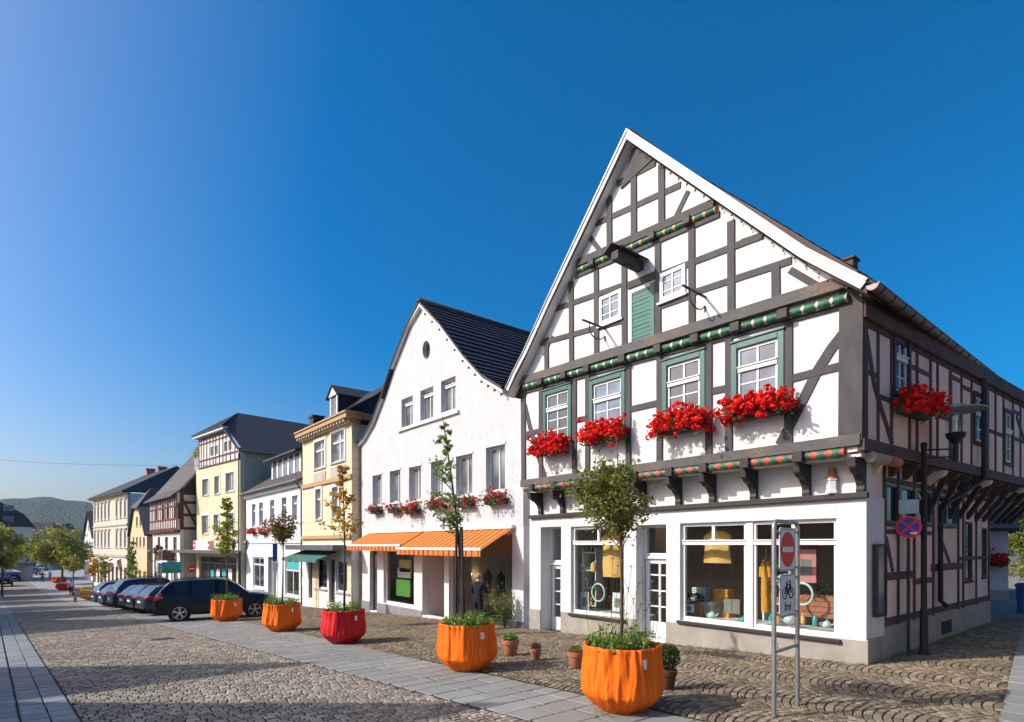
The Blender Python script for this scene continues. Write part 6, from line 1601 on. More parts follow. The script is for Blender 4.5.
def plate(z0, z1, nm):
    m = MB(fsn); r = .03
    m.poly([(cS - hw, z0 + r), (cS - hw + r, z0), (cS + hw - r, z0), (cS + hw, z0 + r), (cS + hw, z1 - r), (cS + hw - r, z1), (cS - hw + r, z1), (cS - hw, z1 - r)], .012, .02)
    p = m.build(nm, M['signwhite'], sg)
    b = MB(fsn); w = .014
    b.box(cS - hw + .012, cS + hw - .012, .0205, .0225, z0 + .012, z0 + .012 + w * .6); b.box(cS - hw + .012, cS + hw - .012, .0205, .0225, z1 - .012 - w * .6, z1 - .012)
    b.box(cS - hw + .012, cS - hw + .012 + w * .6, .0205, .0225, z0 + .021, z1 - .021); b.box(cS + hw - .012 - w * .6, cS + hw - .012, .0205, .0225, z0 + .021, z1 - .021)
    b.build('border', M['signblack'], p)
    k = MB(fsn)
    for zz in (z0 + .05, z1 - .05): k.box(0.0, Ls, -.012, .008, zz - .015, zz + .015)
    k.build('clamp', M['galv'], p)
    return p
def disc(mb, cs, cz, r, d0, d1, n=40, sx=1.0): mb.poly([(cs + r * sx * math.cos(2 * math.pi * a / n), cz + r * math.sin(2 * math.pi * a / n)) for a in range(n)], d0, d1)
p1_ = plate(1.90, 2.48, 'no_entry_plate'); c = MB(fsn); disc(c, cS, 2.19, .235, .0205, .023, 48, min(1, hw / .27)); c.build('red_disc', M['signred'], p1_)
c = MB(fsn); c.box(cS - .18, cS + .18, .0235, .026, 2.155, 2.225); c.build('white_bar', M['signwhite'], p1_)
p2_ = plate(1.29, 1.86, 'bicycle_plate')
b = MB(fsn)
flip = -1 if (fsn.P(1, 0, 0)[0] - fsn.P(0, 0, 0)[0]) * RX + (fsn.P(1, 0, 0)[1] - fsn.P(0, 0, 0)[1]) * RY < 0 else 1
fp = lambda u, v: (cS + flip * u, 1.645 + v)
def stroke(u0, v0, u1, v1, w=.014): b.beam(fp(u0, v0), fp(u1, v1), w, .0205, .0225 + .00002 * len(b.v))
for cu in (-.105, .105):
    n = 24
    for a in range(n):
        t0, t1 = 2 * math.pi * a / n, 2 * math.pi * (a + 1) / n
        stroke(cu + .072 * math.cos(t0), -.04 + .072 * math.sin(t0), cu + .072 * math.cos(t1), -.04 + .072 * math.sin(t1))
for s_ in ((-.105, -.04, -.045, .075), (-.045, .075, .075, .075), (.075, .075, -.01, -.045), (-.01, -.045, -.105, -.04), (-.01, -.045, -.05, .10), (-.075, .105, -.025, .105), (.105, -.04, .068, .115), (.068, .115, .035, .125)): stroke(*s_)
b.build('bicycle_symbol', M['signblack'], p2_)
def lettering(txt, fr, s, d, z, size, mat, parent, flip=1, name='lettering', depth=.002):
    cu = bpy.data.curves.new(name, 'FONT'); cu.body = txt; cu.size = size; cu.extrude = depth; cu.align_x = 'CENTER'
    to = bpy.data.objects.new(name, cu); COL.objects.link(to)
    dg = bpy.context.evaluated_depsgraph_get(); me = bpy.data.meshes.new_from_object(to.evaluated_get(dg))
    bpy.data.objects.remove(to)
    q = MB(fr); vs = [fr.P(s + flip * v.co.x, d + v.co.z, z + v.co.y) for v in me.vertices]
    q.add(vs, [tuple(p.vertices) for p in me.polygons]); return q.build(name, M[mat], parent)
lettering('frei', fsn, cS, .0225, 1.375, .17, 'signblack', p2_, flip)
# no-stopping sign by the lane wall
P = ground_at(904, 656); P.y = min(P.y, 3.86); P.z = zg(P.x, P.y) + .02
ns = empty('road_sign', P, 'round blue and red no-stopping sign on a dark post against the lane wall', 'road sign')
m = MB(); rod(m, [(P.x, P.y, P.z - .05), (P.x, P.y, 3.15)], .032); m.build('post', M['iron'], ns, smooth=50)
vd = Vector((-P.x, -P.y)).normalized(); vd = (vd + Vector((-.25, -.3))).normalized(); fn_ = Fr((P.x, P.y), (-vd.y, vd.x), (vd.x, vd.y))
zc = 2.25 + (545 - 527) / FOC * (FX * P.x + FY * P.y)
m = MB(fn_); disc(m, 0, zc, .225, .035, .045); pd = m.build('sign_disc', M['signred'], ns)
m = MB(fn_); disc(m, 0, zc, .175, .0455, .048); m.build('blue_field', M['signblue'], pd)
m = MB(fn_); m.beam((-.12, -.12 + zc), (.12, .12 + zc), .04, .0485, .051); m.beam((-.12, .12 + zc), (.12, -.12 + zc), .04, .0485, .0513); m.build('red_cross', M['signred'], pd)
m = MB(fn_); m.poly([(.02, zc - .14), (.10, zc - .14), (.10, zc - .165), (.15, zc - .125), (.10, zc - .085), (.10, zc - .11), (.02, zc - .11)], .052, .054); m.build('white_arrow', M['signwhite'], pd)
m = MB(fn_); m.box(-.17, .17, .035, .045, zc + .27, zc + .55); m.build('supplementary_plate', M['galv'], ns)
# street lamp on the lane
P = ground_at(922, 655); P.y = min(P.y, 3.70); P.z = zg(P.x, P.y) + .02
lp = empty('street_lamp', P, 'black street lamp with a flat disc shade on the lane side of the timbered house', 'street lamp')
m = MB(); m.lathe(P, [(.10, -.05), (.10, .03), (.075, .1), (.07, .9), (.055, .95), (.05, 4.2), (.06, 4.22), (.06, 4.30), (.02, 4.32)], 16); m.build('post', M['black'], lp, smooth=40)
ad = Vector((RX * .9 + .1, RY * .9 - .1, 0)).normalized(); La = .64; z0 = P.z + 4.02
m = MB()
for dz in (0, .16): m.tube([Vector(P) + Vector((0, 0, 4.0 + dz)), Vector(P) + ad * La + Vector((0, 0, 4.0 + dz + .02))], .018, 8)
e = Vector(P) + ad * La; m.tube([e + Vector((0, 0, 3.93)), e + Vector((0, 0, 4.3))], .05, 10); m.build('arm', M['black'], lp, smooth=40)
m = MB(); m.lathe(e, [(.05, 4.28), (.16, 4.42), (.175, 4.5), (.16, 4.505), (.05, 4.46)], 20); m.build('lantern_base', M['black'], lp, smooth=40)
m = MB(); m.lathe(e, [(.15, 4.51), (.165, 4.8), (.165, 4.99)], 20, cap=False); m.build('lantern_glass', M['glass'], lp, smooth=True)
m = MB(); m.lathe(e, [(.03, 4.47), (.035, 4.52), (.03, 4.8), (.01, 4.82)], 10); m.build('lamp_tube', M['signwhite'], lp, smooth=True)
m = MB(); m.lathe(e, [(.13, 4.985), (.50, 4.95), (.505, 4.965), (.2, 5.03), (.18, 5.07), (.01, 5.09)], 40); m.build('disc_shade', M['galv'], lp, smooth=40)
# toy-like white lantern with a red cap on the ledge of the timbered house
s, z = px(832, 494, .05); z = zl + .06 + .02
o = empty('ledge_lantern', fg.P(s, .05, z), 'small white lantern with a red cap standing on the ledge above the shop windows', 'lantern')
c0 = fg.P(s, .045, z); m = MB(); m.lathe(c0, [(.115, 0), (.12, .02), (.12, .05), (.10, .06), (.10, .25), (.12, .26), (.12, .29)], 6); m.build('body', M['white'], o)
m = MB(); m.lathe(c0, [(.12, .291), (.07, .36), (.065, .42), (.08, .43), (.05, .50), (.01, .51)], 12); m.build('cap', M['terracotta'], o, smooth=40)
m = MB(); rng = random.Random(3)
# overhead cable with small lamps crossing the street
a, b_ = at_depth(-60, 455, 60), at_depth(212, 465.5, 46)
m = MB(); m.tube([a.lerp(b_, k / 12) - Vector((0, 0, .35 * math.sin(math.pi * k / 12))) for k in range(13)], .016, 5)
tag(m.build('overhead_cable', M['iron']), 'thin cable spanning the street in front of the sky', 'cable')

# ================================================================== CARS
def car(label, x, y, yaw, paint, kind='suv', seed=1, group='dark cars parked nose-in', nose=False, name='parked_car'):
    o = empty(name, (x, y, zg(x, y) + .028), label, 'car', group, rz=yaw)
    hz = {'suv': 1.03, 'estate': .92, 'van': 1.13}[kind]; lx = {'suv': 1.0, 'estate': 1.0, 'van': 1.03}[kind]
    # x, half width, bottom, belt height, belt half width, top height, top half width
    S = [(-2.36, .66, .44, .86, .66, .92, .62), (-2.31, .80, .36, .98, .81, 1.04, .77), (-2.20, .90, .33, 1.05, .885, 1.17, .78), (-2.08, .93, .32, 1.065, .90, 1.33, .735), (-1.80, .945, .32, 1.07, .905, 1.585, .665), (-1.62, .95, .30, 1.07, .905, 1.635, .66),
         (-1.12, .95, .28, 1.065, .905, 1.675, .665), (-1.02, .95, .27, 1.06, .905, 1.68, .665), (-.10, .95, .26, 1.045, .905, 1.69, .665), (.0, .95, .26, 1.045, .905, 1.688, .665), (.42, .95, .27, 1.035, .90, 1.64, .64), (.74, .95, .27, 1.03, .90, 1.47, .66), (1.04, .95, .28, 1.03, .895, 1.23, .74),
         (1.24, .948, .30, 1.03, .89, 1.10, .80), (1.80, .94, .31, 1.0, .86, 1.045, .76), (2.10, .90, .33, .93, .80, .975, .70), (2.28, .82, .36, .82, .74, .87, .64), (2.36, .70, .42, .70, .64, .76, .58)]
    rings = []
    for X, w, zb, zl_, wb, zt, wt in S:
        q = lambda z: (z if z < .6 else .6 + (z - .6) * ((1.69 * hz - .6) / 1.09))
        rings.append([(X * lx, 0, zb), (X * lx, w * .82, zb), (X * lx, w * .985, zb + .10), (X * lx, w, q(.68)) if zl_ > .75 else (X * lx, w, .6), (X * lx, wb, q(zl_)), (X * lx, wt, q(zt) - .035), (X * lx, wt * .78, q(zt)), (X * lx, 0, q(zt) + .012)])
    body, gl, tr, rg_ = MB(), MB(), MB(), MB()
    for i in range(len(S) - 1):
        for k in range(7):
            tgt = body
            if k in (0, 1): tgt = tr
            if k == 4 and 4 <= i <= 11 and i not in (4, 6, 8): tgt = gl
            if k in (5, 6) and i in (10, 11, 12): tgt = gl
            if k in (5, 6) and i in (2, 3): tgt = rg_
            for sg in (1, -1):
                A, B = rings[i], rings[i + 1]
                vs = [(p[0], p[1] * sg, p[2]) for p in (A[k], A[k + 1], B[k + 1], B[k])]
                if tgt is gl and k == 4:   # slim frame round each side window
                    c = Vector([sum(v[j] for v in vs) / 4 for j in range(3)])
                    body.add(vs, [(0, 1, 2, 3)]); vs = [tuple(c + (Vector(v) - c) * .93 + Vector((0, .012 * sg, .004))) for v in vs]
                if tgt in (gl, rg_) and k in (5, 6): body.add([(v[0], v[1], v[2] - .012) for v in vs], [(0, 1, 2, 3)])
                tgt.add(vs, [(0, 1, 2, 3)])
    for ring in (rings[0], rings[-1]):
        pts = [(p[0], p[1], p[2]) for p in ring] + [(p[0], -p[1], p[2]) for p in ring[::-1]]
        body.add(pts, [tuple(range(len(pts)))])
    def bld(mb, nm, mat, **kw):
        mb2 = mb.build(nm, mat, None, recalc=True, **kw); mb2.parent = o; return mb2
    bm_ = bld(body, 'body', M[paint], smooth=38)
    bld(gl, 'window', M['car_glass'], smooth=30); bld(rg_, 'rear_window', M['rear_glass'], smooth=30); bld(tr, 'sill_trim', M['trim'], smooth=30)
    zq = lambda z: (z if z < .6 else .6 + (z - .6) * ((1.69 * hz - .6) / 1.09))
    for sx in (-1.43, 1.42):
        for sy in (-1, 1):
            a = MB(Fr((0, 0), (1, 0), (0, sy))); disc(a, sx * lx, .40, .43, .80, .957); bld(a, 'wheel_arch', M['trim'])
            wf = Fr((sx * lx, 0), (1, 0), (0, sy)); t = MB(wf)
            ring = []
            n = 28
            for r_, d_ in ((.26, .80), (.36, .80), (.372, .84), (.372, .94), (.36, .972), (.262, .975)):
                ring.append([wf.P(r_ * math.cos(2 * math.pi * a_ / n), d_, .372 + r_ * math.sin(2 * math.pi * a_ / n)) for a_ in range(n)])
            vs = [p for R_ in ring for p in R_]; t.add(vs, [(i * n + a_, i * n + (a_ + 1) % n, (i + 1) * n + (a_ + 1) % n, (i + 1) * n + a_) for i in range(5) for a_ in range(n)])
            wh = bld(t, 'wheel', M['rubber'], smooth=40)
            r = MB(wf); 
            for a_ in range(5):
                th = 2 * math.pi * a_ / 5 + .3
                for off in (-.16, .16):
                    r.beam((.06 * math.cos(th), .372 + .06 * math.sin(th)), (.255 * math.cos(th + off), .372 + .255 * math.sin(th + off)), .045, .94, .968 + .001 * (off > 0) + .0003 * a_, .03)
            disc(r, 0, .372, .07, .94, .973, 20)
            for a_ in range(n):
                t0, t1 = 2 * math.pi * a_ / n, 2 * math.pi * (a_ + 1) / n
                r.poly([(.245 * math.cos(t0), .372 + .245 * math.sin(t0)), (.264 * math.cos(t0), .372 + .264 * math.sin(t0)), (.264 * math.cos(t1), .372 + .264 * math.sin(t1)), (.245 * math.cos(t1), .372 + .245 * math.sin(t1))], .93, .972)
            rm = r.build('rim', M['alloy'], None); rm.parent = wh
            h_ = MB(wf); disc(h_, 0, .372, .245, .86, .90, 24); hb = h_.build('brake_disc', M['trim'], None); hb.parent = wh
    for sy in (-1, 1):
        f = Fr((0, 0), (1, 0), (0, sy))
        t = MB(f); t.poly([(-2.34 * lx, zq(.90)), (-2.03 * lx, zq(.97)), (-2.0 * lx, zq(1.05)), (-2.22 * lx, zq(1.07)), (-2.34 * lx, zq(1.02))], .58, .925); bld(t, 'tail_light', M['taillight'], bevel=.015)
        t = MB(f); t.poly([(2.30 * lx, zq(.74)), (2.32 * lx, zq(.80)), (2.1 * lx, zq(.925)), (1.92 * lx, zq(.93)), (2.0 * lx, zq(.85))], .5, .885); bld(t, 'headlight', M['headlight'], bevel=.015)
        t = MB(f); t.poly([(.68, zq(1.03)), (.82, zq(1.03)), (.85, zq(1.16)), (.72, zq(1.18))], .91, 1.10); bld(t, 'wing_mirror', M[paint], bevel=.03)
        for hx in (-.42, .55):
            t = MB(f); t.box(hx - .1, hx + .1, .92, .965, zq(.93), zq(.96)); bld(t, 'door_handle', M['trim'], bevel=.008)
        t = MB(f); t.tube([f.P(-1.6, .62, zq(1.65)), f.P(-1.5, .62, zq(1.70)), f.P(.3, .62, zq(1.72)), f.P(.45, .62, zq(1.66))], .018, 6); bld(t, 'roof_rail', M['trim'])
    f = Fr((0, 0), (0, 1), (-1, 0))
    t = MB(f); t.box(-.26, .26, 2.30 * lx, 2.385 * lx, .66, .77); bld(t, 'number_plate', M['plate'])
    t = MB(f); t.box(-.72, .72, 2.2 * lx, 2.375 * lx, .36, .50); bld(t, 'rear_bumper', M['trim'], bevel=.03)
    f = Fr((0, 0), (0, 1), (1, 0)); t = MB(f); t.box(-.40, .40, 2.2 * lx, 2.375 * lx, .50, .66); t.box(-.55, .55, 2.2 * lx, 2.36 * lx, .36, .47); bld(t, 'grille', M['trim'], bevel=.02)
    return o
CARS = [('black SUV parked behind the orange planter with its side to the street', 'car_black', 'suv'), ('graphite estate car parked directly next to the black SUV', 'car_grey', 'estate'), ('black hatchback third in the row, between the graphite estate and another black car', 'car_black', 'estate'),
        ('black low car parked just before the tall navy van', 'car_black', 'estate'), ('tall navy blue van parked among the lower dark cars', 'car_navy', 'van'), ('navy blue estate car beside the far side of the tall van', 'car_navy', 'estate'), ('last dark car of the parked row, nearest the yellow planter', 'car_grey', 'suv')]
YS_ = [31.0, 34.2, 36.6, 38.6, 41.6, 45.2, 48.0]
for i, ((lab, pt_, kd), yy) in enumerate(zip(CARS, YS_)):
    rx_ = 3.8 - .09 * (yy - 31); an = R(9 if i else -10)
    if i: car(lab, rx_ + 2.36 * math.cos(an), yy + 2.36 * math.sin(an), an, pt_, kd, i)
    else: car(lab, 6.02, 28.95, an, pt_, kd, i).scale = (1.05, 1.05, 1.05)
for i, (x_, y_, pt_, lab, yw_) in enumerate(((33, 575, 'car_grey', 'dark car driving towards the camera at the far end of the street', -1.75), (42, 571, 'car_silver', 'silver car behind the dark approaching car at the street end', -1.75), (50, 568, 'car_silver', 'light car parked past the people at the street end', -1.7), (58, 567, 'car_grey', 'dark car parked behind the red planters at the street end', -1.7))):
    p = ground_at(x_, y_); car(lab, p.x, p.y, yw_, pt_, 'estate', 20 + i, 'cars at the far end of the street', name='distant_car')
for i, (x_, t_, lab) in enumerate(((4, 82, 'black car at the very left kerb under the street tree'), (13, 96, 'dark car parked behind the black car at the left kerb'))):
    p = at_depth(x_, 560, t_); car(lab, p.x, p.y, 1.63, 'car_black', 'estate', 30 + i, 'cars at the far end of the street', name='distant_car')

# ================================================================== PEOPLE
def person(label, loc, yaw, shirt, trousers, pose='walk', hair=(0.05, 0.03, 0.02), height=1.74, sit=False):
    o = empty('person', loc, label, 'person', None, rz=yaw); k = height / 1.74
    J = {'pelvis': (0, 0, .94, .135), 'waist': (0.01, 0, 1.12, .125), 'chest': (.02, 0, 1.32, .150), 'neck': (.01, 0, 1.49, .058), 'head': (.03, 0, 1.60, .098), 'crown': (.02, 0, 1.69, .075)}
    st_ = .22 if pose == 'walk' else .03
    for sg, n_ in ((1, 'l'), (-1, 'r')):
        f = st_ * sg
        J.update({'hip' + n_: (0, .09 * sg, .88, .095), 'knee' + n_: (f * .75 + .04, .10 * sg, .50, .066), 'ank' + n_: (f * 1.15 - (.06 if f < 0 else 0), .10 * sg, .09 + (.05 if f < -.1 else 0), .043), 'toe' + n_: (f * 1.15 + .15, .11 * sg, .04 + (.02 if f < -.1 else 0), .035),
                  'sho' + n_: (.01, .185 * sg, 1.41, .068), 'elb' + n_: (-f * .55 - .02, .24 * sg, 1.13, .047), 'wri' + n_: (-f * .9 + .10, .25 * sg, .91, .033), 'hand' + n_: (-f * .95 + .13, .245 * sg, .83, .030)})
    if pose == 'work':
        for n_, sg in (('l', 1), ('r', -1)):
            J['elb' + n_] = (.12, .25 * sg, 1.16, .047); J['wri' + n_] = (.36, .18 * sg, 1.10, .033); J['hand' + n_] = (.45, .16 * sg, 1.09, .03)
        J['head'] = (.08, 0, 1.58, .098); J['crown'] = (.08, 0, 1.67, .075)
    E = [('pelvis', 'waist'), ('waist', 'chest'), ('chest', 'neck'), ('neck', 'head'), ('head', 'crown')]
    for n_ in 'lr': E += [('pelvis', 'hip' + n_), ('hip' + n_, 'knee' + n_), ('knee' + n_, 'ank' + n_), ('ank' + n_, 'toe' + n_), ('chest', 'sho' + n_), ('sho' + n_, 'elb' + n_), ('elb' + n_, 'wri' + n_), ('wri' + n_, 'hand' + n_)]
    names = list(J); idx = {n_: i for i, n_ in enumerate(names)}
    me = bpy.data.meshes.new('skeleton'); me.from_pydata([(J[n_][0] * k, J[n_][1] * k, J[n_][2] * k) for n_ in names], [(idx[a_], idx[b2]) for a_, b2 in E], [])
    ob = bpy.data.objects.new('skeleton', me); COL.objects.link(ob)
    md = ob.modifiers.new('s', 'SKIN'); md.use_smooth_shade = True
    sv = me.skin_vertices[0].data
    for n_ in names: sv[idx[n_]].radius = (J[n_][3] * k * (.82 if n_ in ('chest', 'waist', 'pelvis') else 1), J[n_][3] * k); sv[idx[n_]].use_root = n_ == 'pelvis'
    sb_ = ob.modifiers.new('u', 'SUBSURF'); sb_.levels = 2; sb_.render_levels = 2
    dg = bpy.context.evaluated_depsgraph_get(); m2 = bpy.data.meshes.new_from_object(ob.evaluated_get(dg)); bpy.data.objects.remove(ob)
    m2.name = 'body'; m2.materials.clear()
    for mt in (M['skin'], shirt, trousers, M['trim']): m2.materials.append(mt)
    segs = [(Vector(J[a_][:3]) * k, Vector(J[b2][:3]) * k, a_, b2) for a_, b2 in E]
    for p in m2.polygons:
        c = p.center; best = min(segs, key=lambda s_: (c - (s_[0] + (s_[1] - s_[0]) * max(0, min(1, (c - s_[0]).dot(s_[1] - s_[0]) / max(1e-6, (s_[1] - s_[0]).length_squared))))).length)
        nm = best[3]
        p.material_index = 0 if nm in ('head', 'crown') or nm.startswith('hand') else (3 if nm.startswith('toe') else (2 if nm[:3] in ('hip', 'kne', 'ank') else 1))
        if c.z > 1.50 * k: p.material_index = 0
        elif nm in ('neck',) : p.material_index = 1
        if nm == 'waist' and c.z < 1.0 * k: p.material_index = 2
        p.use_smooth = True
    bo = bpy.data.objects.new('body', m2); COL.objects.link(bo); bo.parent = o
    hx = J['head'][0] * k; h_ = MB(); h_.ball((hx - .025, 0, 1.655 * k), .112 * k, 14, 10, .95); ho = h_.build('hair', rough_mat('hair', hair, None, 20, .7, 60, .3, .004), None, smooth=True); ho.parent = o
    nz = MB(); nz.ball((hx + .105 * k, 0, 1.595 * k), .018, 8, 6); no = nz.build('nose', M['skin'], None, smooth=True); no.parent = o
    return o
def fab(n, c): return rough_mat(n, c, None, 8, .85, 60, .2, .004)
g_ = lambda x_, y_: (lambda p: (p.x, p.y, p.z + .03))(ground_at(x_, y_))
person('person in a white shirt and dark trousers walking on the sunlit road', g_(71, 596.5), 1.45, fab('white_shirt', (.68, .68, .70)), fab('dark_trousers', (.02, .022, .03)))
person('person in a dark red jacket walking on the shaded road', g_(42.5, 582.5), -1.6, fab('red_jacket', (.20, .03, .03)), fab('dark_trousers', (.02, .02, .025)))
person('person in a blue jacket walking next to the red jacket', g_(50, 581.5), -1.5, fab('blue_jacket', (.12, .28, .42)), fab('grey_trousers', (.10, .10, .12)))
person('person in black standing at the long three-storey house', at_depth(117.5, 560, 66)[:2] + (zg(*at_depth(117.5, 560, 66)[:2]) + .01,), 2.8, fab('black_coat', (.012, .012, .014)), fab('black_trousers', (.015, .015, .018)), 'stand')
pp = at_depth(478, 600, 18.3)
person('fair-haired person in a dark navy polo shirt tending plants at the wide shop window', (pp.x, pp.y, zg(pp.x, pp.y) + .02), .5, fab('navy_polo', (.012, .014, .025)), fab('dark_work_trousers', (.015, .015, .018)), 'work', (.32, .20, .09), 1.80)
# ================================================================== SHOP GOODS
def thing_mesh(mb, name, mat, label, cat, group=None, **kw): return tag(mb.build(name, M[mat] if isinstance(mat, str) else mat, None, **kw), label, cat, group)
M['straw'] = rough_mat('straw_cloth', (0.78, 0.48, 0.15), (0.60, 0.34, 0.09), 12, 0.85, 50, 0.6, 0.01)
M['amber'] = rough_mat('amber_cloth', (0.75, 0.36, 0.05), (0.55, 0.24, 0.03), 8, 0.8, 50, 0.4, 0.01)
M['celadon'] = shiny('celadon_glaze', (0.50, 0.60, 0.52), 0.25)
M['wicker'] = rough_mat('grey_wicker', (0.28, 0.26, 0.23), (0.15, 0.14, 0.12), 30, 0.8, 60, 0.8, 0.01)
M['pinkpaper'] = shiny('pink_poster_paper', (0.62, 0.22, 0.20), 0.6)
M['teal_glaze'] = shiny('teal_glaze', (0.04, 0.35, 0.33), 0.25)
def garment(x, y0, y1, wpx, d, mat, label):
    s, zt = px(x, y0, d); zb = px(x, y1, d)[1]; w = abs(px(x + wpx, y0, d)[0] - s) / 2
    q = MB(fg); n = 9; rng = random.Random(int(x))
    P = []
    for k in range(n + 1):
        f = k / n; ww = w * (.45 + .55 * min(1, f * 3.2)) * (1 + .12 * f)
        P.append((ww, zt + (zb - zt) * f))
    m = 14; vs = []
    for ww, z in P:
        for a in range(m):
            th = 2 * math.pi * a / m; r = 1 + .10 * math.sin(5 * th + z * 3)
            vs.append(fg.P(s + ww * r * math.cos(th), d + .11 * r * math.sin(th), z))
    q.add(vs, [(i * m + a, i * m + (a + 1) % m, (i + 1) * m + (a + 1) % m, (i + 1) * m + a) for i in range(n) for a in range(m)])
    for sg in (-1, 1): q.tube([fg.P(s + sg * w * .4, d, zt - .02), fg.P(s + sg * w * .95, d, zt - .14), fg.P(s + sg * w * 1.15, d, zt - .34)], [.055, .07, .06], 8)
    q.tube([fg.P(s, d, zt), fg.P(s, d, 3.0)], .004, 4)
    return thing_mesh(q, 'hanging_garment', mat, label, 'garment', 'garments hanging in the shop windows', smooth=60)
garment(717.5, 531, 563, 24, -.55, 'straw', 'straw-coloured top hanging in the middle shop window')
garment(612, 533, 577, 16, -.55, 'straw', 'ochre garment hanging in the shop window between the two doors')
garment(766, 562, 612, 8, -.75, 'amber', 'narrow amber dress behind the sign frame at the large shop window')
def card(x, y, w, h, d, mat, label, tilt=0.0, grp=None, name='picture_card'):
    s, z = px(x, y, d); q = MB(fg)
    q.box(s - w / 2, s + w / 2, d - .012, d, z - h / 2, z + h / 2); o = thing_mesh(q, name, mat, label, 'card', grp)
    q = MB(fg); q.box(s - w * .28, s + w * .28, d + .001, d + .003, z - h * .3, z + h * .2); q.build('print', M['wicker'], o); return o
card(584.5, 601, .34, .55, -.45, 'poster_white', 'white picture card standing at the foot of the ochre garment window, beside the ring wreath')
card(582.5, 568, .16, .2, -.4, 'poster_white', 'small square card hung high over the ring wreath')
card(617, 602, .34, .52, -.5, 'poster_white', 'pale framed card by the tree trunk in the ring wreath window')
card(728, 606, .20, .33, -.45, 'wicker', 'grey leaning card near the middle window mullion, left of its twin'); card(735.5, 606.5, .20, .33, -.45, 'wicker', 'grey leaning card next to the middle window mullion')
card(688.5, 608, .30, .2, -.36, 'poster_white', 'small white card with a sketch in front of the orange crate')
card(806, 566, .42, .72, -.9, 'pinkpaper', 'pink poster hanging in the large window behind the sign', name='poster')
def wreath(x, y, rx, d, label):
    s, z = px(x, y, d); q = MB(fg); n = 28
    q.tube([fg.P(s + rx * math.cos(2 * math.pi * a / n), d, z + rx * 1.05 * math.sin(2 * math.pi * a / n)) for a in range(n + 1)], .028, 8, False)
    return thing_mesh(q, 'ring_wreath', 'celadon', label, 'wreath', 'ring wreaths', smooth=True)
wreath(598.3, 592.5, .24, -.4, 'pale ring wreath hanging in the shop window between the two doors'); wreath(802, 594, .22, -.5, 'pale ring wreath half hidden by the sign frame')
s, z = px(594, 567, -.45); q = MB(); c0 = fg.P(s, -.45, z); q.lathe(c0, [(.05, -.14), (.075, -.13), (.075, .12), (.05, .13), (.01, .16)], 12); thing_mesh(q, 'paper_lantern', 'straw', 'small ochre paper lantern above the ring wreath', 'lantern', smooth=40)
def crate(x, y, w, h, d, label, plant=True):
    s, z = px(x, y, d); o = empty('plant_crate', fg.P(s, d, z), label, 'plant crate', 'orange crates in the shop windows')
    q = MB(fg)
    for k in range(4):
        a = z + k * h / 4
        q.box(s - w / 2, s + w / 2, d + .14, d + .155, a, a + h / 4 - .015); q.box(s - w / 2, s + w / 2, d - .155, d - .14, a, a + h / 4 - .015)
    for sg in (-1, 1): q.box(s + sg * w / 2 - .01, s + sg * w / 2 + .01, d - .139, d + .139, z, z + h - .015)
    q.box(s - w / 2 + .011, s + w / 2 - .011, d - .139, d + .139, z + .01, z + h * .8); q.build('crate', M['terracotta'], o)
    g = MB(); leaf_quads(g, fg.P(s, d, z + h + .08), 220, w * .42, .06, random.Random(int(x)), (1, 1, .5)); g.build('foliage', M['tree_dark'], o, recalc=False, tone=True)
crate(694.5, 616, .62, .38, -.75, 'orange crate of dark green plants beside the sketch card in the middle window')
crate(820, 617, .85, .48, -1.0, 'wide orange crate of plants in the large window, behind the teapots')
def basket(x, y, r, h, d, label):
    s, z = px(x, y, d); q = MB(); c0 = fg.P(s, d, z)
    q.lathe(c0, [(r * .75, 0), (r * .8, h * .2), (r * .86, h * .22), (r * .9, h * .45), (r * .96, h * .47), (r, h * .75), (r * 1.05, h * .77), (r * 1.07, h), (r * .98, h), (r * .9, h * .3)], 20, cap=False); thing_mesh(q, 'wicker_basket', 'wicker', label, 'basket', smooth=30)
basket(711, 618, .26, .42, -.9, 'grey ribbed wicker basket behind the small teapot in the middle window')
def teapot(x, y, r, d, mat, label):
    s, z = px(x, y, d); o = empty('teapot', fg.P(s, d, z), label, 'teapot', 'teapots in the shop windows'); c0 = Vector(fg.P(s, d, z))
    q = MB(); q.lathe(c0, [(r * .6, 0), (r * .95, r * .35), (r, r * .8), (r * .7, r * 1.35), (r * .4, r * 1.5)], 18); q.tube([Vector(fg.P(s - r * .8, d, z + r * .6)), Vector(fg.P(s - r * 1.4, d, z + r * 1.0)), Vector(fg.P(s - r * 1.6, d, z + r * 1.5))], [r * .25, r * .16, r * .1], 8); q.build('body', M[mat], o, smooth=50)
    q = MB(); q.tube([fg.P(s + r * .8, d, z + r * 1.2)] + [fg.P(s + r * (.9 + .7 * math.sin(a * math.pi / 6)), d, z + r * (1.2 - a * .14)) for a in range(1, 6)] + [fg.P(s + r * .85, d, z + r * .35)], r * .09, 6, False); q.build('handle', M[mat], o, smooth=True)
    q = MB(); q.lathe(c0, [(r * .42, r * 1.5), (r * .3, r * 1.65), (r * .05, r * 1.7)], 14); q.ball(c0 + Vector((0, 0, r * 1.8)), r * .14, 8, 6); q.build('lid', M[mat], o, smooth=50)
teapot(712, 618.5, .10, -.45, 'celadon', 'small pale teapot on the ledge of the middle window'); teapot(743, 622, .075, -.4, 'teal_glaze', 'small teal teapot against the middle window mullion')
teapot(790, 624, .13, -.5, 'celadon', 'largest pale teapot, just right of the sign frame\'s bicycle plate'); teapot(827, 628, .09, -.42, 'celadon', 'small pale teapot at the corner end of the large window')
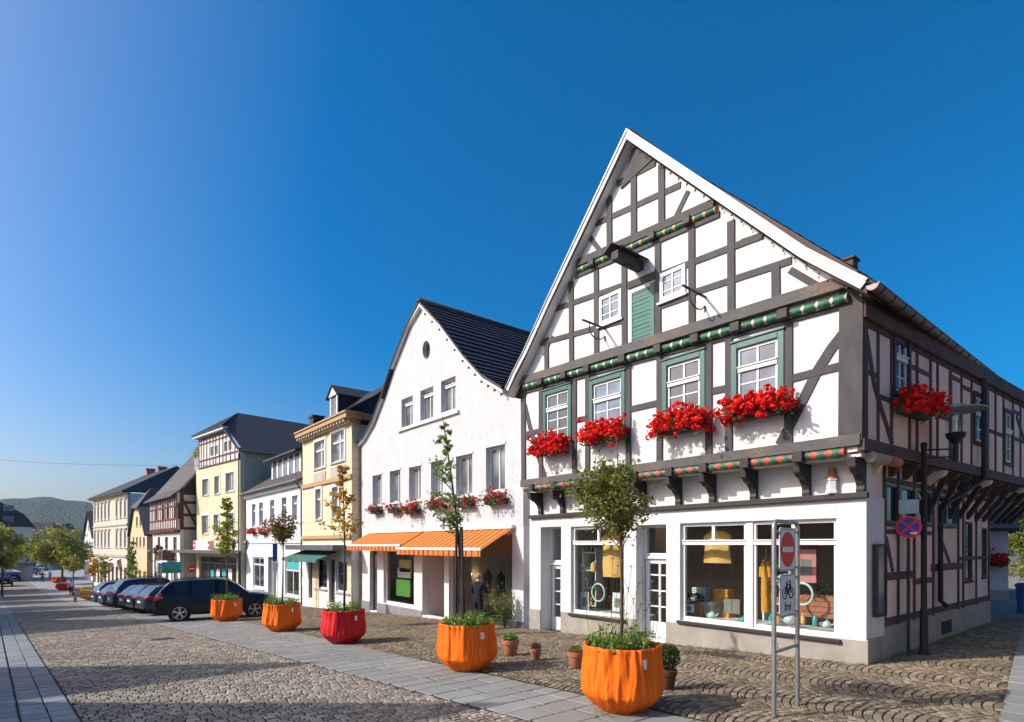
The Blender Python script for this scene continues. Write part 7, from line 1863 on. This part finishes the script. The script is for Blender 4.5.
def bottle(x, y, r, h, d, mat, label):
    s, z = px(x, y, d); q = MB(); q.lathe(fg.P(s, d, z), [(r * .9, 0), (r, .01), (r, h * .6), (r * .35, h * .75), (r * .35, h), (.005, h)], 14); thing_mesh(q, 'bottle', mat, label, 'bottle', 'bottles in the large shop window', smooth=40)
bottle(803, 624, .045, .24, -.45, 'straw', 'ochre bottle standing right after the largest teapot'); bottle(815, 626, .05, .26, -.45, 'teal_glaze', 'teal bottle between the ochre bottle and the small corner teapot')
# white shelves, stacked cloths and hanging ornaments
def shelf(x, y0, y1, w_, d, label):
    s, z1_ = px(x, y0, d); z0_ = px(x, y1, d)[1]; o = empty('display_shelf', fg.P(s, d, z0_), label, 'shelf'); rng = random.Random(int(x))
    for sg in (-1, 1):
        q = MB(fg); q.box(s + sg * w_ / 2 - .02, s + sg * w_ / 2 + .02, d - .3, d, z0_, z1_); q.build('side_panel', M['white'], o)
    for k in range(4):
        zz = z0_ + (z1_ - z0_) * k / 3.3; q = MB(fg); q.box(s - w_ / 2 + .021, s + w_ / 2 - .021, d - .3, d, zz, zz + .03); q.build('board', M['white'], o)
    return s, z0_, z1_
for x, y0, y1, w_, lab in ((776, 560, 624, .62, 'white display shelf behind the sign frame in the large window'), (589, 548, 606, .55, 'white display shelf behind the ring wreath')):
    s, z0_, z1_ = shelf(x, y0, y1, w_, -1.3, lab)
    for k in range(4):
        zz = z0_ + (z1_ - z0_) * k / 3.3 + .031
        for j in range(3):
            q = MB(); c0 = fg.P(s + (j - 1) * .17, -1.42, zz); r = .05 + .012 * ((j + k) % 3); hh = .14 + .05 * ((j * 2 + k) % 3)
            q.lathe(c0, [(r * .8, 0), (r, hh * .4), (r * .5, hh * .8), (r * .6, hh)], 12)
            thing_mesh(q, 'vase', ('celadon', 'amber', 'teal_glaze', 'terracotta', 'white')[(j + k * 2) % 5], ('small glazed vase on the shelf behind the sign frame' if x > 700 else 'small glazed vase on the shelf behind the ring wreath'), 'vase', 'vases on the shelf behind the sign frame' if x > 700 else 'vases on the shelf behind the ring wreath', smooth=50)
for i, (x, y, mt, lab) in enumerate(((700, 598, 'white', 'white folded cloth pile over the orange crate side of the middle window'), (722, 600, 'amber', 'amber folded cloth pile in the middle window'))):
    s, z = px(x, y, -1.1); q = MB(fg)
    for k in range(5): q.box(s - .2 + .01 * (k % 2), s + .2 - .008 * (k % 3), -1.3, -1.02 - .01 * (k % 2), z + k * .055, z + k * .055 + .048)
    q.box(s - .24, s + .24, -1.32, -1.0, z - .5, z - .002)
    thing_mesh(q, 'cloth_pile', mt, lab, 'cloth pile', bevel=.012)
# things in the wide window of the white house
def bust(x, y, d, label, mat):
    s, z = f2.pix(x, y, d); o = empty('dress_form', f2.P(s, d, z), label, 'dress form', 'dress forms in the wide window')
    q = MB(); c0 = f2.P(s, d, z)
    q.lathe(c0, [(.14, .75), (.19, .85), (.15, 1.1), (.19, 1.35), (.17, 1.5), (.06, 1.58), (.05, 1.66), (.01, 1.68)], 16, lambda a, i: 1 - .25 * abs(math.sin(a + .0))); q.build('torso', M[mat], o, smooth=True)
    q = MB(); q.lathe(c0, [(.18, 0), (.17, .02), (.02, .04), (.02, .75)], 12); q.build('stand', M['iron'], o, smooth=40)
bust(488, 613, -1.0, 'dark dress form beside the fair-haired person in the wide window', 'black'); bust(501, 616, -1.2, 'dark green dress form behind the rose bush in the wide window', 'tree_dark'); 
for x, y, w_, h_, mt, lab in ((405, 566, 1.1, .55, 'poster_yellow', 'yellow banner across the top of the narrow shop window'), (403, 588, 1.3, .75, 'signgreen', 'green panel in the lower part of the narrow shop window'), (404, 573, 1.2, .45, 'poster_white', 'strip of white notices between the yellow banner and the green panel')):
    s, z = f2.pix(x, y, -.45); q = MB(f2); q.box(s - w_ / 2, s + w_ / 2, -.47 - .01 * h_, -.45, z - h_ / 2, z + h_ / 2); thing_mesh(q, 'window_display', mt, lab, 'display panel')
s, z = f2.pix(468, 577, -4.4); q = MB(); q.lathe(f2.P(s, -4.5, z), [(.05, 0), (.09, .03), (.12, .18), (.10, .2)], 12); m_, nt_, b_2 = base_mat('lit_lamp'); b_2.inputs['Emission Color'].default_value = (1, .75, .35, 1); b_2.inputs['Emission Strength'].default_value = 6; M['lit'] = m_
thing_mesh(q, 'wall_lamp', 'lit', 'small lit wall lamp deep inside the wide shop window', 'lamp', smooth=40)
for i, (x, y) in enumerate(((464, 561), (465.5, 582))):
    s, z = f2.pix(x, y, -4.6); q = MB(f2); q.box(s - .28, s + .28, -4.7, -4.66, z - .28, z + .28); o = thing_mesh(q, 'framed_picture', 'timber_dark', ('upper', 'lower')[i] + ' framed picture on the rosy back wall of the wide shop', 'picture', 'pictures in the wide shop'); q = MB(f2); q.box(s - .2, s + .2, -4.659, -4.65, z - .2, z + .2); q.build('print', M['poster_white'], o)

# ================================================================== FAR END OF THE STREET
def far_tree(x, yb_, t, h, crowns, mat, label, seed, n=1500, ls=.35, tr=.16, grp='trees at the far end of the street'):
    p = at_depth(x, 545, t); z = zg(p.x, p.y) + .01
    return tree('street_tree', label, (p.x, p.y, z), z + h, tr, [(a, b, z + c, d, e) for a, b, c, d, e in crowns], n, ls, mat, seed, grp, (0, 0), 26, .12)
far_tree(62, 575, 86, 9.4, [(0, 0, 6.4, 3.7, 2.9), (1.8, -1.2, 4.8, 2.8, 1.9), (-2.2, 1.2, 5.2, 2.5, 2.0)], 'tree_lime', 'largest green tree, broad-crowned, at the far end of the street', 71, 6500, .42)
far_tree(30, 575, 100, 8.0, [(0, 0, 5.6, 2.6, 2.3)], 'tree_lime', 'round yellow-green tree in front of the mansard house', 72, 1700, .42)
far_tree(73, 575, 80, 4.6, [(0, 0, 3.3, 1.4, 1.2)], 'tree_lime', 'small yellowish tree in front of the largest green tree', 73, 900, .3, .09)
far_tree(93, 585, 70, 4.8, [(0, 0, 3.3, .95, 1.4)], 'tree_gold', 'small golden tree beside the yellow planter', 74, 700, .26, .07)
far_tree(105, 585, 66, 4.6, [(0, 0, 3.2, .8, 1.3)], 'tree_lime', 'thin yellow-green tree before the long three-storey house', 75, 600, .26, .07)
far_tree(131.5, 585, 56, 5.4, [(0, 0, 4.2, .5, 1.3), (0, 0, 2.9, .75, 1.0)], 'tree_fresh', 'narrow green tree before the apricot house', 76, 900, .24, .07)
far_tree(2, 575, 62, 8.0, [(-.3, 0, 5.4, 2.2, 2.6)], 'tree_lime', 'green and yellow tree at the left edge above the parked cars', 77, 3200, .34, .12)
far_tree(152, 590, 48, 2.6, [(0, 0, 1.7, .9, .8)], 'tree_olive', 'low olive bush-like tree behind the dark cars', 78, 500, .2, .05)
far_tree(75, 530, 175, 12, [(0, 0, 8.5, 6, 3.2), (5, 0, 8, 4, 2.5)], 'tree_russet', 'russet copper-leaved tree behind the white gabled house', 79, 2200, .8, .3)
for i, (x, y, r, h, mt, lab) in enumerate(((65, 590, .95, .8, 'red_cloth', 'red cloth planter behind the person in the white shirt'), (59, 583, .95, .8, 'red_cloth', 'red cloth planter furthest down the street'), (96.5, 600, 1.15, .95, 'yellow_cloth', 'yellow cloth planter beyond the last parked car'))):
    p = ground_at(x, y); planter(p.x, p.y, r, h, mt, lab, 90 + i, 'cloth-covered tree planters', lush=1.6)
for i, (x, y) in enumerate(((82, 596), (86, 602))):
    p = ground_at(x, y); o = empty('street_bench', (p.x, p.y, p.z + .01), ('brown bench nearest the red planter', 'brown bench nearest the yellow planter')[i], 'bench', 'benches by the planters')
    bf = Fr((p.x, p.y), (.95, .3), (.3, -.95))
    q = MB(bf)
    for k in range(4): q.box(-.9, .9, -.2 + k * .11, -.11 + k * .11, p.z + .43, p.z + .47)
    q.build('seat', M['wood'], o); q = MB(bf)
    for k in range(3): q.box(-.9, .9, -.26, -.22, p.z + .55 + k * .12, p.z + .64 + k * .12)
    q.build('backrest', M['wood'], o)
    for s_ in (-.75, .75):
        q = MB(bf); q.box(s_ - .03, s_ + .03, -.24, .2, p.z, p.z + .429); q.build('leg', M['iron'], o)
# parasols and shrubs at the left kerb
p = at_depth(2, 560, 74); z = zg(p.x, p.y); o = empty('market_parasol', (p.x, p.y, z), 'white cafe parasol at the very left of the street', 'parasol'); q = MB(); q.lathe((p.x, p.y, z), [(1.9, 2.35), (1.2, 2.62), (.03, 2.9)], 8, cap=False); q.build('canopy', M['greywhite'], o); q = MB(); q.tube([(p.x, p.y, z), (p.x, p.y, z + 2.9)], .03, 8); q.build('pole', M['iron'], o)
# blue board, lamp and little red signs at the red timbered house
def post_sign(x, yb, yt, t, w, h, mat, label, cat='sign', disc_=False):
    p = at_depth(x, 545, t); z = zg(p.x, p.y); zt_ = at_depth(x, yt, t).z; o = empty('street_sign', (p.x, p.y, z), label, cat)
    q = MB(); q.tube([(p.x, p.y, z), (p.x, p.y, zt_)], .045, 8); q.build('post', M['galv'], o, smooth=50)
    vf = Vector((-p.x, -p.y)).normalized(); f_ = Fr((p.x, p.y), (-vf.y, vf.x), (vf.x, vf.y)); q = MB(f_)
    if disc_: disc(q, 0, zt_ - w / 2, w / 2, .05, .07, 24)
    else: q.box(-w / 2, w / 2, .05, .08, zt_ - h, zt_)
    pl = q.build('plate', M[mat], o); return o, pl, f_, zt_
o, pl, f_, zt_ = post_sign(172, 600, 562, 41, 1.25, .8, 'poster_teal', 'teal and green board on a post in front of the red timbered house')
q = MB(f_); q.box(-.5, .5, .081, .085, zt_ - .7, zt_ - .5); q.build('green_stripe', M['signgreen'], pl)
for x, y, t, lab in ((177, 564, 44, 'small red and white disc sign nearest the teal board'), (192, 565, 46, 'small red and white disc sign before the yellow house')):
    o, pl, f_, zt_ = post_sign(x, 600, y, t, .62, .6, 'signred', lab, 'sign', True); q = MB(f_); q.box(-.2, .2, .071, .075, zt_ - .36, zt_ - .26); q.build('white_bar', M['signwhite'], pl)
o, pl, f_, zt_ = post_sign(275, 598, 543.5, 31.0, .24, .95, 'signblue', 'blue sign with a white lower panel on a post before the low white house')
q = MB(f_); q.box(-.12, .12, .05, .08, zt_ - 1.5, zt_ - .98); q.build('lower_panel', M['signwhite'], pl)
def old_lamp(x, t, label):
    p = at_depth(x, 545, t); z = zg(p.x, p.y); o = empty('street_lamp', (p.x, p.y, z), label, 'street lamp', 'old-style lamps along the street'); c0 = (p.x, p.y, z)
    q = MB(); q.lathe(c0, [(.12, 0), (.12, .3), (.06, .5), (.05, 3.4), (.07, 3.45)], 10); q.build('post', M['black'], o, smooth=40)
    for sg in (-1, 1):
        e_ = Vector((p.x + sg * .42 * RX, p.y + sg * .42 * RY, z)); q = MB(); q.tube([Vector(c0) + Vector((0, 0, 3.2)), e_ + Vector((0, 0, 3.3)), e_ + Vector((0, 0, 3.55))], .03, 6); q.build('arm', M['black'], o)
        q = MB(); q.lathe(e_, [(.08, 3.55), (.17, 3.95), (.20, 4.0), (.1, 4.15), (.01, 4.25)], 8); q.build('lantern', M['pane_grey'], o)
old_lamp(155, 47, 'dark two-armed lamp before the small balcony with mauve flowers'); old_lamp(240, 37, 'dark two-armed lamp close behind the tapering yellow-green tree')
# ================================================================== DOWN THE LANE
hl, fl_ = gable_house('lane_cottage', 'small pale cottage with a slate roof at the end of the shaded lane', (31.0, 5.35), (-.18, .98), 8, 6, 2.95, 4.9, 'greywhite', 'slate_old', 2, 1, -.2, 1, True, gf=False)
q = MB(fl_); q.box(-.02, 8, .001, .06, -2, .35); q.build('stone_base', M['stone_trim'], hl)
s, z = fl_.pix(995, 566, .3); flower_box(fl_, s, .05, z, .9, 'small red flower box far down the lane on the pale cottage', None, 49, share=.5)
sheet('lane', lambda y: 21.0, lambda y: 60.0, [-20, -4, 0, 2, 4, 8, 14], .006, M['road_far'])
def lane_tree(x, t, h, crowns, mat, label, seed, n, ls):
    p = at_depth(x, 545, t); z = zg(p.x, p.y)
    tree('lane_tree', label, (p.x, p.y, z), z + h, .14, [(a, b, z + c, d, e) for a, b, c, d, e in crowns], n, ls, mat, seed, 'trees down the lane', (0, 0), 26, .12)
lane_tree(1034, 30, 3.6, [(0, 0, 1.9, 1.5, 1.6)], 'tree_lime', 'sunny yellow-green bush at the end of the lane', 81, 2600, .16)
lane_tree(1040, 60, 11, [(0, 0, 6.5, 5.2, 4.0), (-3, 2, 4.5, 3, 3)], 'tree_dark', 'dark tall tree behind the cottage at the end of the lane', 82, 4200, .5)
lane_tree(1000, 75, 12, [(0, 0, 6.0, 6, 4.2)], 'tree_dark', 'dark tree rising directly over the cottage roof', 83, 3600, .6)
p = ground_at(1025, 613); q = MB(); q.lathe((p.x, p.y, p.z), [(.18, 0), (.20, .02), (.24, .85), (.27, .87), (.27, .92), (.20, .99), (.02, 1.0)], 12); thing_mesh(q, 'waste_bin', shiny('blue_bin_plastic', (.03, .10, .30), .4), 'blue waste bin at the end of the lane', 'bin', smooth=40)
q = MB(); p = ground_at(733, 657.5); q.box(p.x - .18, p.x + .16, p.y - .45, p.y + .45, p.z + .012, p.z + .034); q.build('cellar_plate', M['iron'], None)['kind'] = 'structure'
p = ground_at(163, 640); q = MB(); q.lathe((p.x, p.y, zg(p.x, p.y) + .026), [(.33, 0), (.33, .008), (.30, .009), (.01, .008)], 24); q.build('manhole_cover', M['iron'], None)['kind'] = 'structure'

# tufts of weed along the wall foot, round the planters and in the joints
g = MB(); rng = random.Random(99)
def tuft(x, y, n=7, h=.07):
    z = zg(x, y) + .012
    for _ in range(n):
        w = Vector((rng.gauss(0, 1), rng.gauss(0, 1), 0)).normalized() * .006; b_ = Vector((x + rng.gauss(0, .025), y + rng.gauss(0, .025), z)); g.t = rng.random()
        g.add([b_ - w, b_ + w, b_ + Vector((rng.gauss(0, .03), rng.gauss(0, .03), rng.uniform(.4, 1.2) * h))], [(0, 1, 2)])
for _ in range(110): tuft(11.87 - abs(rng.gauss(0, .06)) - .03, rng.uniform(4.1, 25))
for _ in range(60): tuft(rng.uniform(12, 20), 4.02 - abs(rng.gauss(0, .05)))
for x, y, r, h in PL:
    for _ in range(12):
        a = rng.uniform(0, 6.28); tuft(x + (r * .62 + abs(rng.gauss(0, .12))) * math.cos(a), y + (r * .62 + abs(rng.gauss(0, .12))) * math.sin(a), 6, .06)
for _ in range(220):
    y = rng.uniform(3, 24); tuft(walkR(y) + rng.gauss(0, .03), y, 4, .035)
for _ in range(200):
    tuft(rng.uniform(6.6, 11.6), rng.uniform(2.2, 20), 4, .035)
o = g.build('weeds', M['tree_fresh'], None, recalc=False, tone=True); o['kind'] = 'stuff'; o['label'] = 'small weeds in the paving joints and along the wall foot'
# thin haze over the whole valley
q = MB(); q.box(-1900, 1900, -300, 1700, -60, 112)
m_ = bpy.data.materials.new('valley_haze'); m_.use_nodes = True; nt_ = m_.node_tree; nt_.nodes.clear()
o_ = nt_.nodes.new('ShaderNodeOutputMaterial'); v_ = nt_.nodes.new('ShaderNodeVolumePrincipled')
v_.inputs['Color'].default_value = (0.50, 0.72, 1.0, 1); v_.inputs['Density'].default_value = 0.00015; v_.inputs['Anisotropy'].default_value = 0.1
nt_.links.new(v_.outputs[0], o_.inputs['Volume'])
hz_ = q.build('haze', m_); hz_['kind'] = 'stuff'
# ================================================================== LIGHT AND CAMERA
w = bpy.data.worlds.new('World'); SC.world = w; w.use_nodes = True
nt = w.node_tree; bg = nt.nodes['Background']
SUN_EL = R(35.0); shadow = Vector((math.cos(R(-28.5)), math.sin(R(-28.5)), 0))      # where shadows fall on the ground
az = math.atan2(-shadow.x, -shadow.y)            # bearing of the sun from +Y, clockwise
sky = nt.nodes.new('ShaderNodeTexSky'); sky.sky_type = 'NISHITA'; sky.sun_disc = False
sky.sun_elevation = SUN_EL; sky.sun_rotation = az
sky.air_density = 0.8; sky.dust_density = 5.0; sky.ozone_density = 2.5; sky.altitude = 300
hs = nt.nodes.new('ShaderNodeHueSaturation'); hs.inputs['Saturation'].default_value = 1.75; hs.inputs['Hue'].default_value = 0.495; hs.inputs['Value'].default_value = 1.06
nt.links.new(sky.outputs[0], hs.inputs['Color']); nt.links.new(hs.outputs[0], bg.inputs['Color'])
bg.inputs['Strength'].default_value = 0.15
sl = bpy.data.lights.new('sun', 'SUN'); sl.energy = 4.1; sl.angle = R(0.5); sl.color = (1.0, 0.955, 0.885)
so = bpy.data.objects.new('sun', sl); COL.objects.link(so)
dirv = Vector((shadow.x * math.cos(SUN_EL), shadow.y * math.cos(SUN_EL), -math.sin(SUN_EL)))
so.rotation_euler = dirv.to_track_quat('-Z', 'Y').to_euler(); so.location = (-20, 10, 30)
cam = bpy.data.cameras.new('camera'); co = bpy.data.objects.new('camera', cam); COL.objects.link(co)
cam.sensor_width = 36.0; cam.lens = FOC / 1024 * 36.0; cam.shift_y = (545 - 361) / 1024.0
cam.clip_end = 6000; cam.clip_start = 0.05
co.location = (0, 0, EYE); co.rotation_euler = (R(90), 0, -YAW)
SC.camera = co
SC.view_settings.view_transform = 'Standard'; SC.view_settings.look = 'None'
SC.view_settings.exposure = 0.33; SC.view_settings.gamma = 1.0
SC.render.engine = 'CYCLES'
SC.cycles.use_denoising = True
SC.cycles.max_bounces = 8; SC.cycles.transparent_max_bounces = 16
SC.cycles.sample_clamp_indirect = 6.0
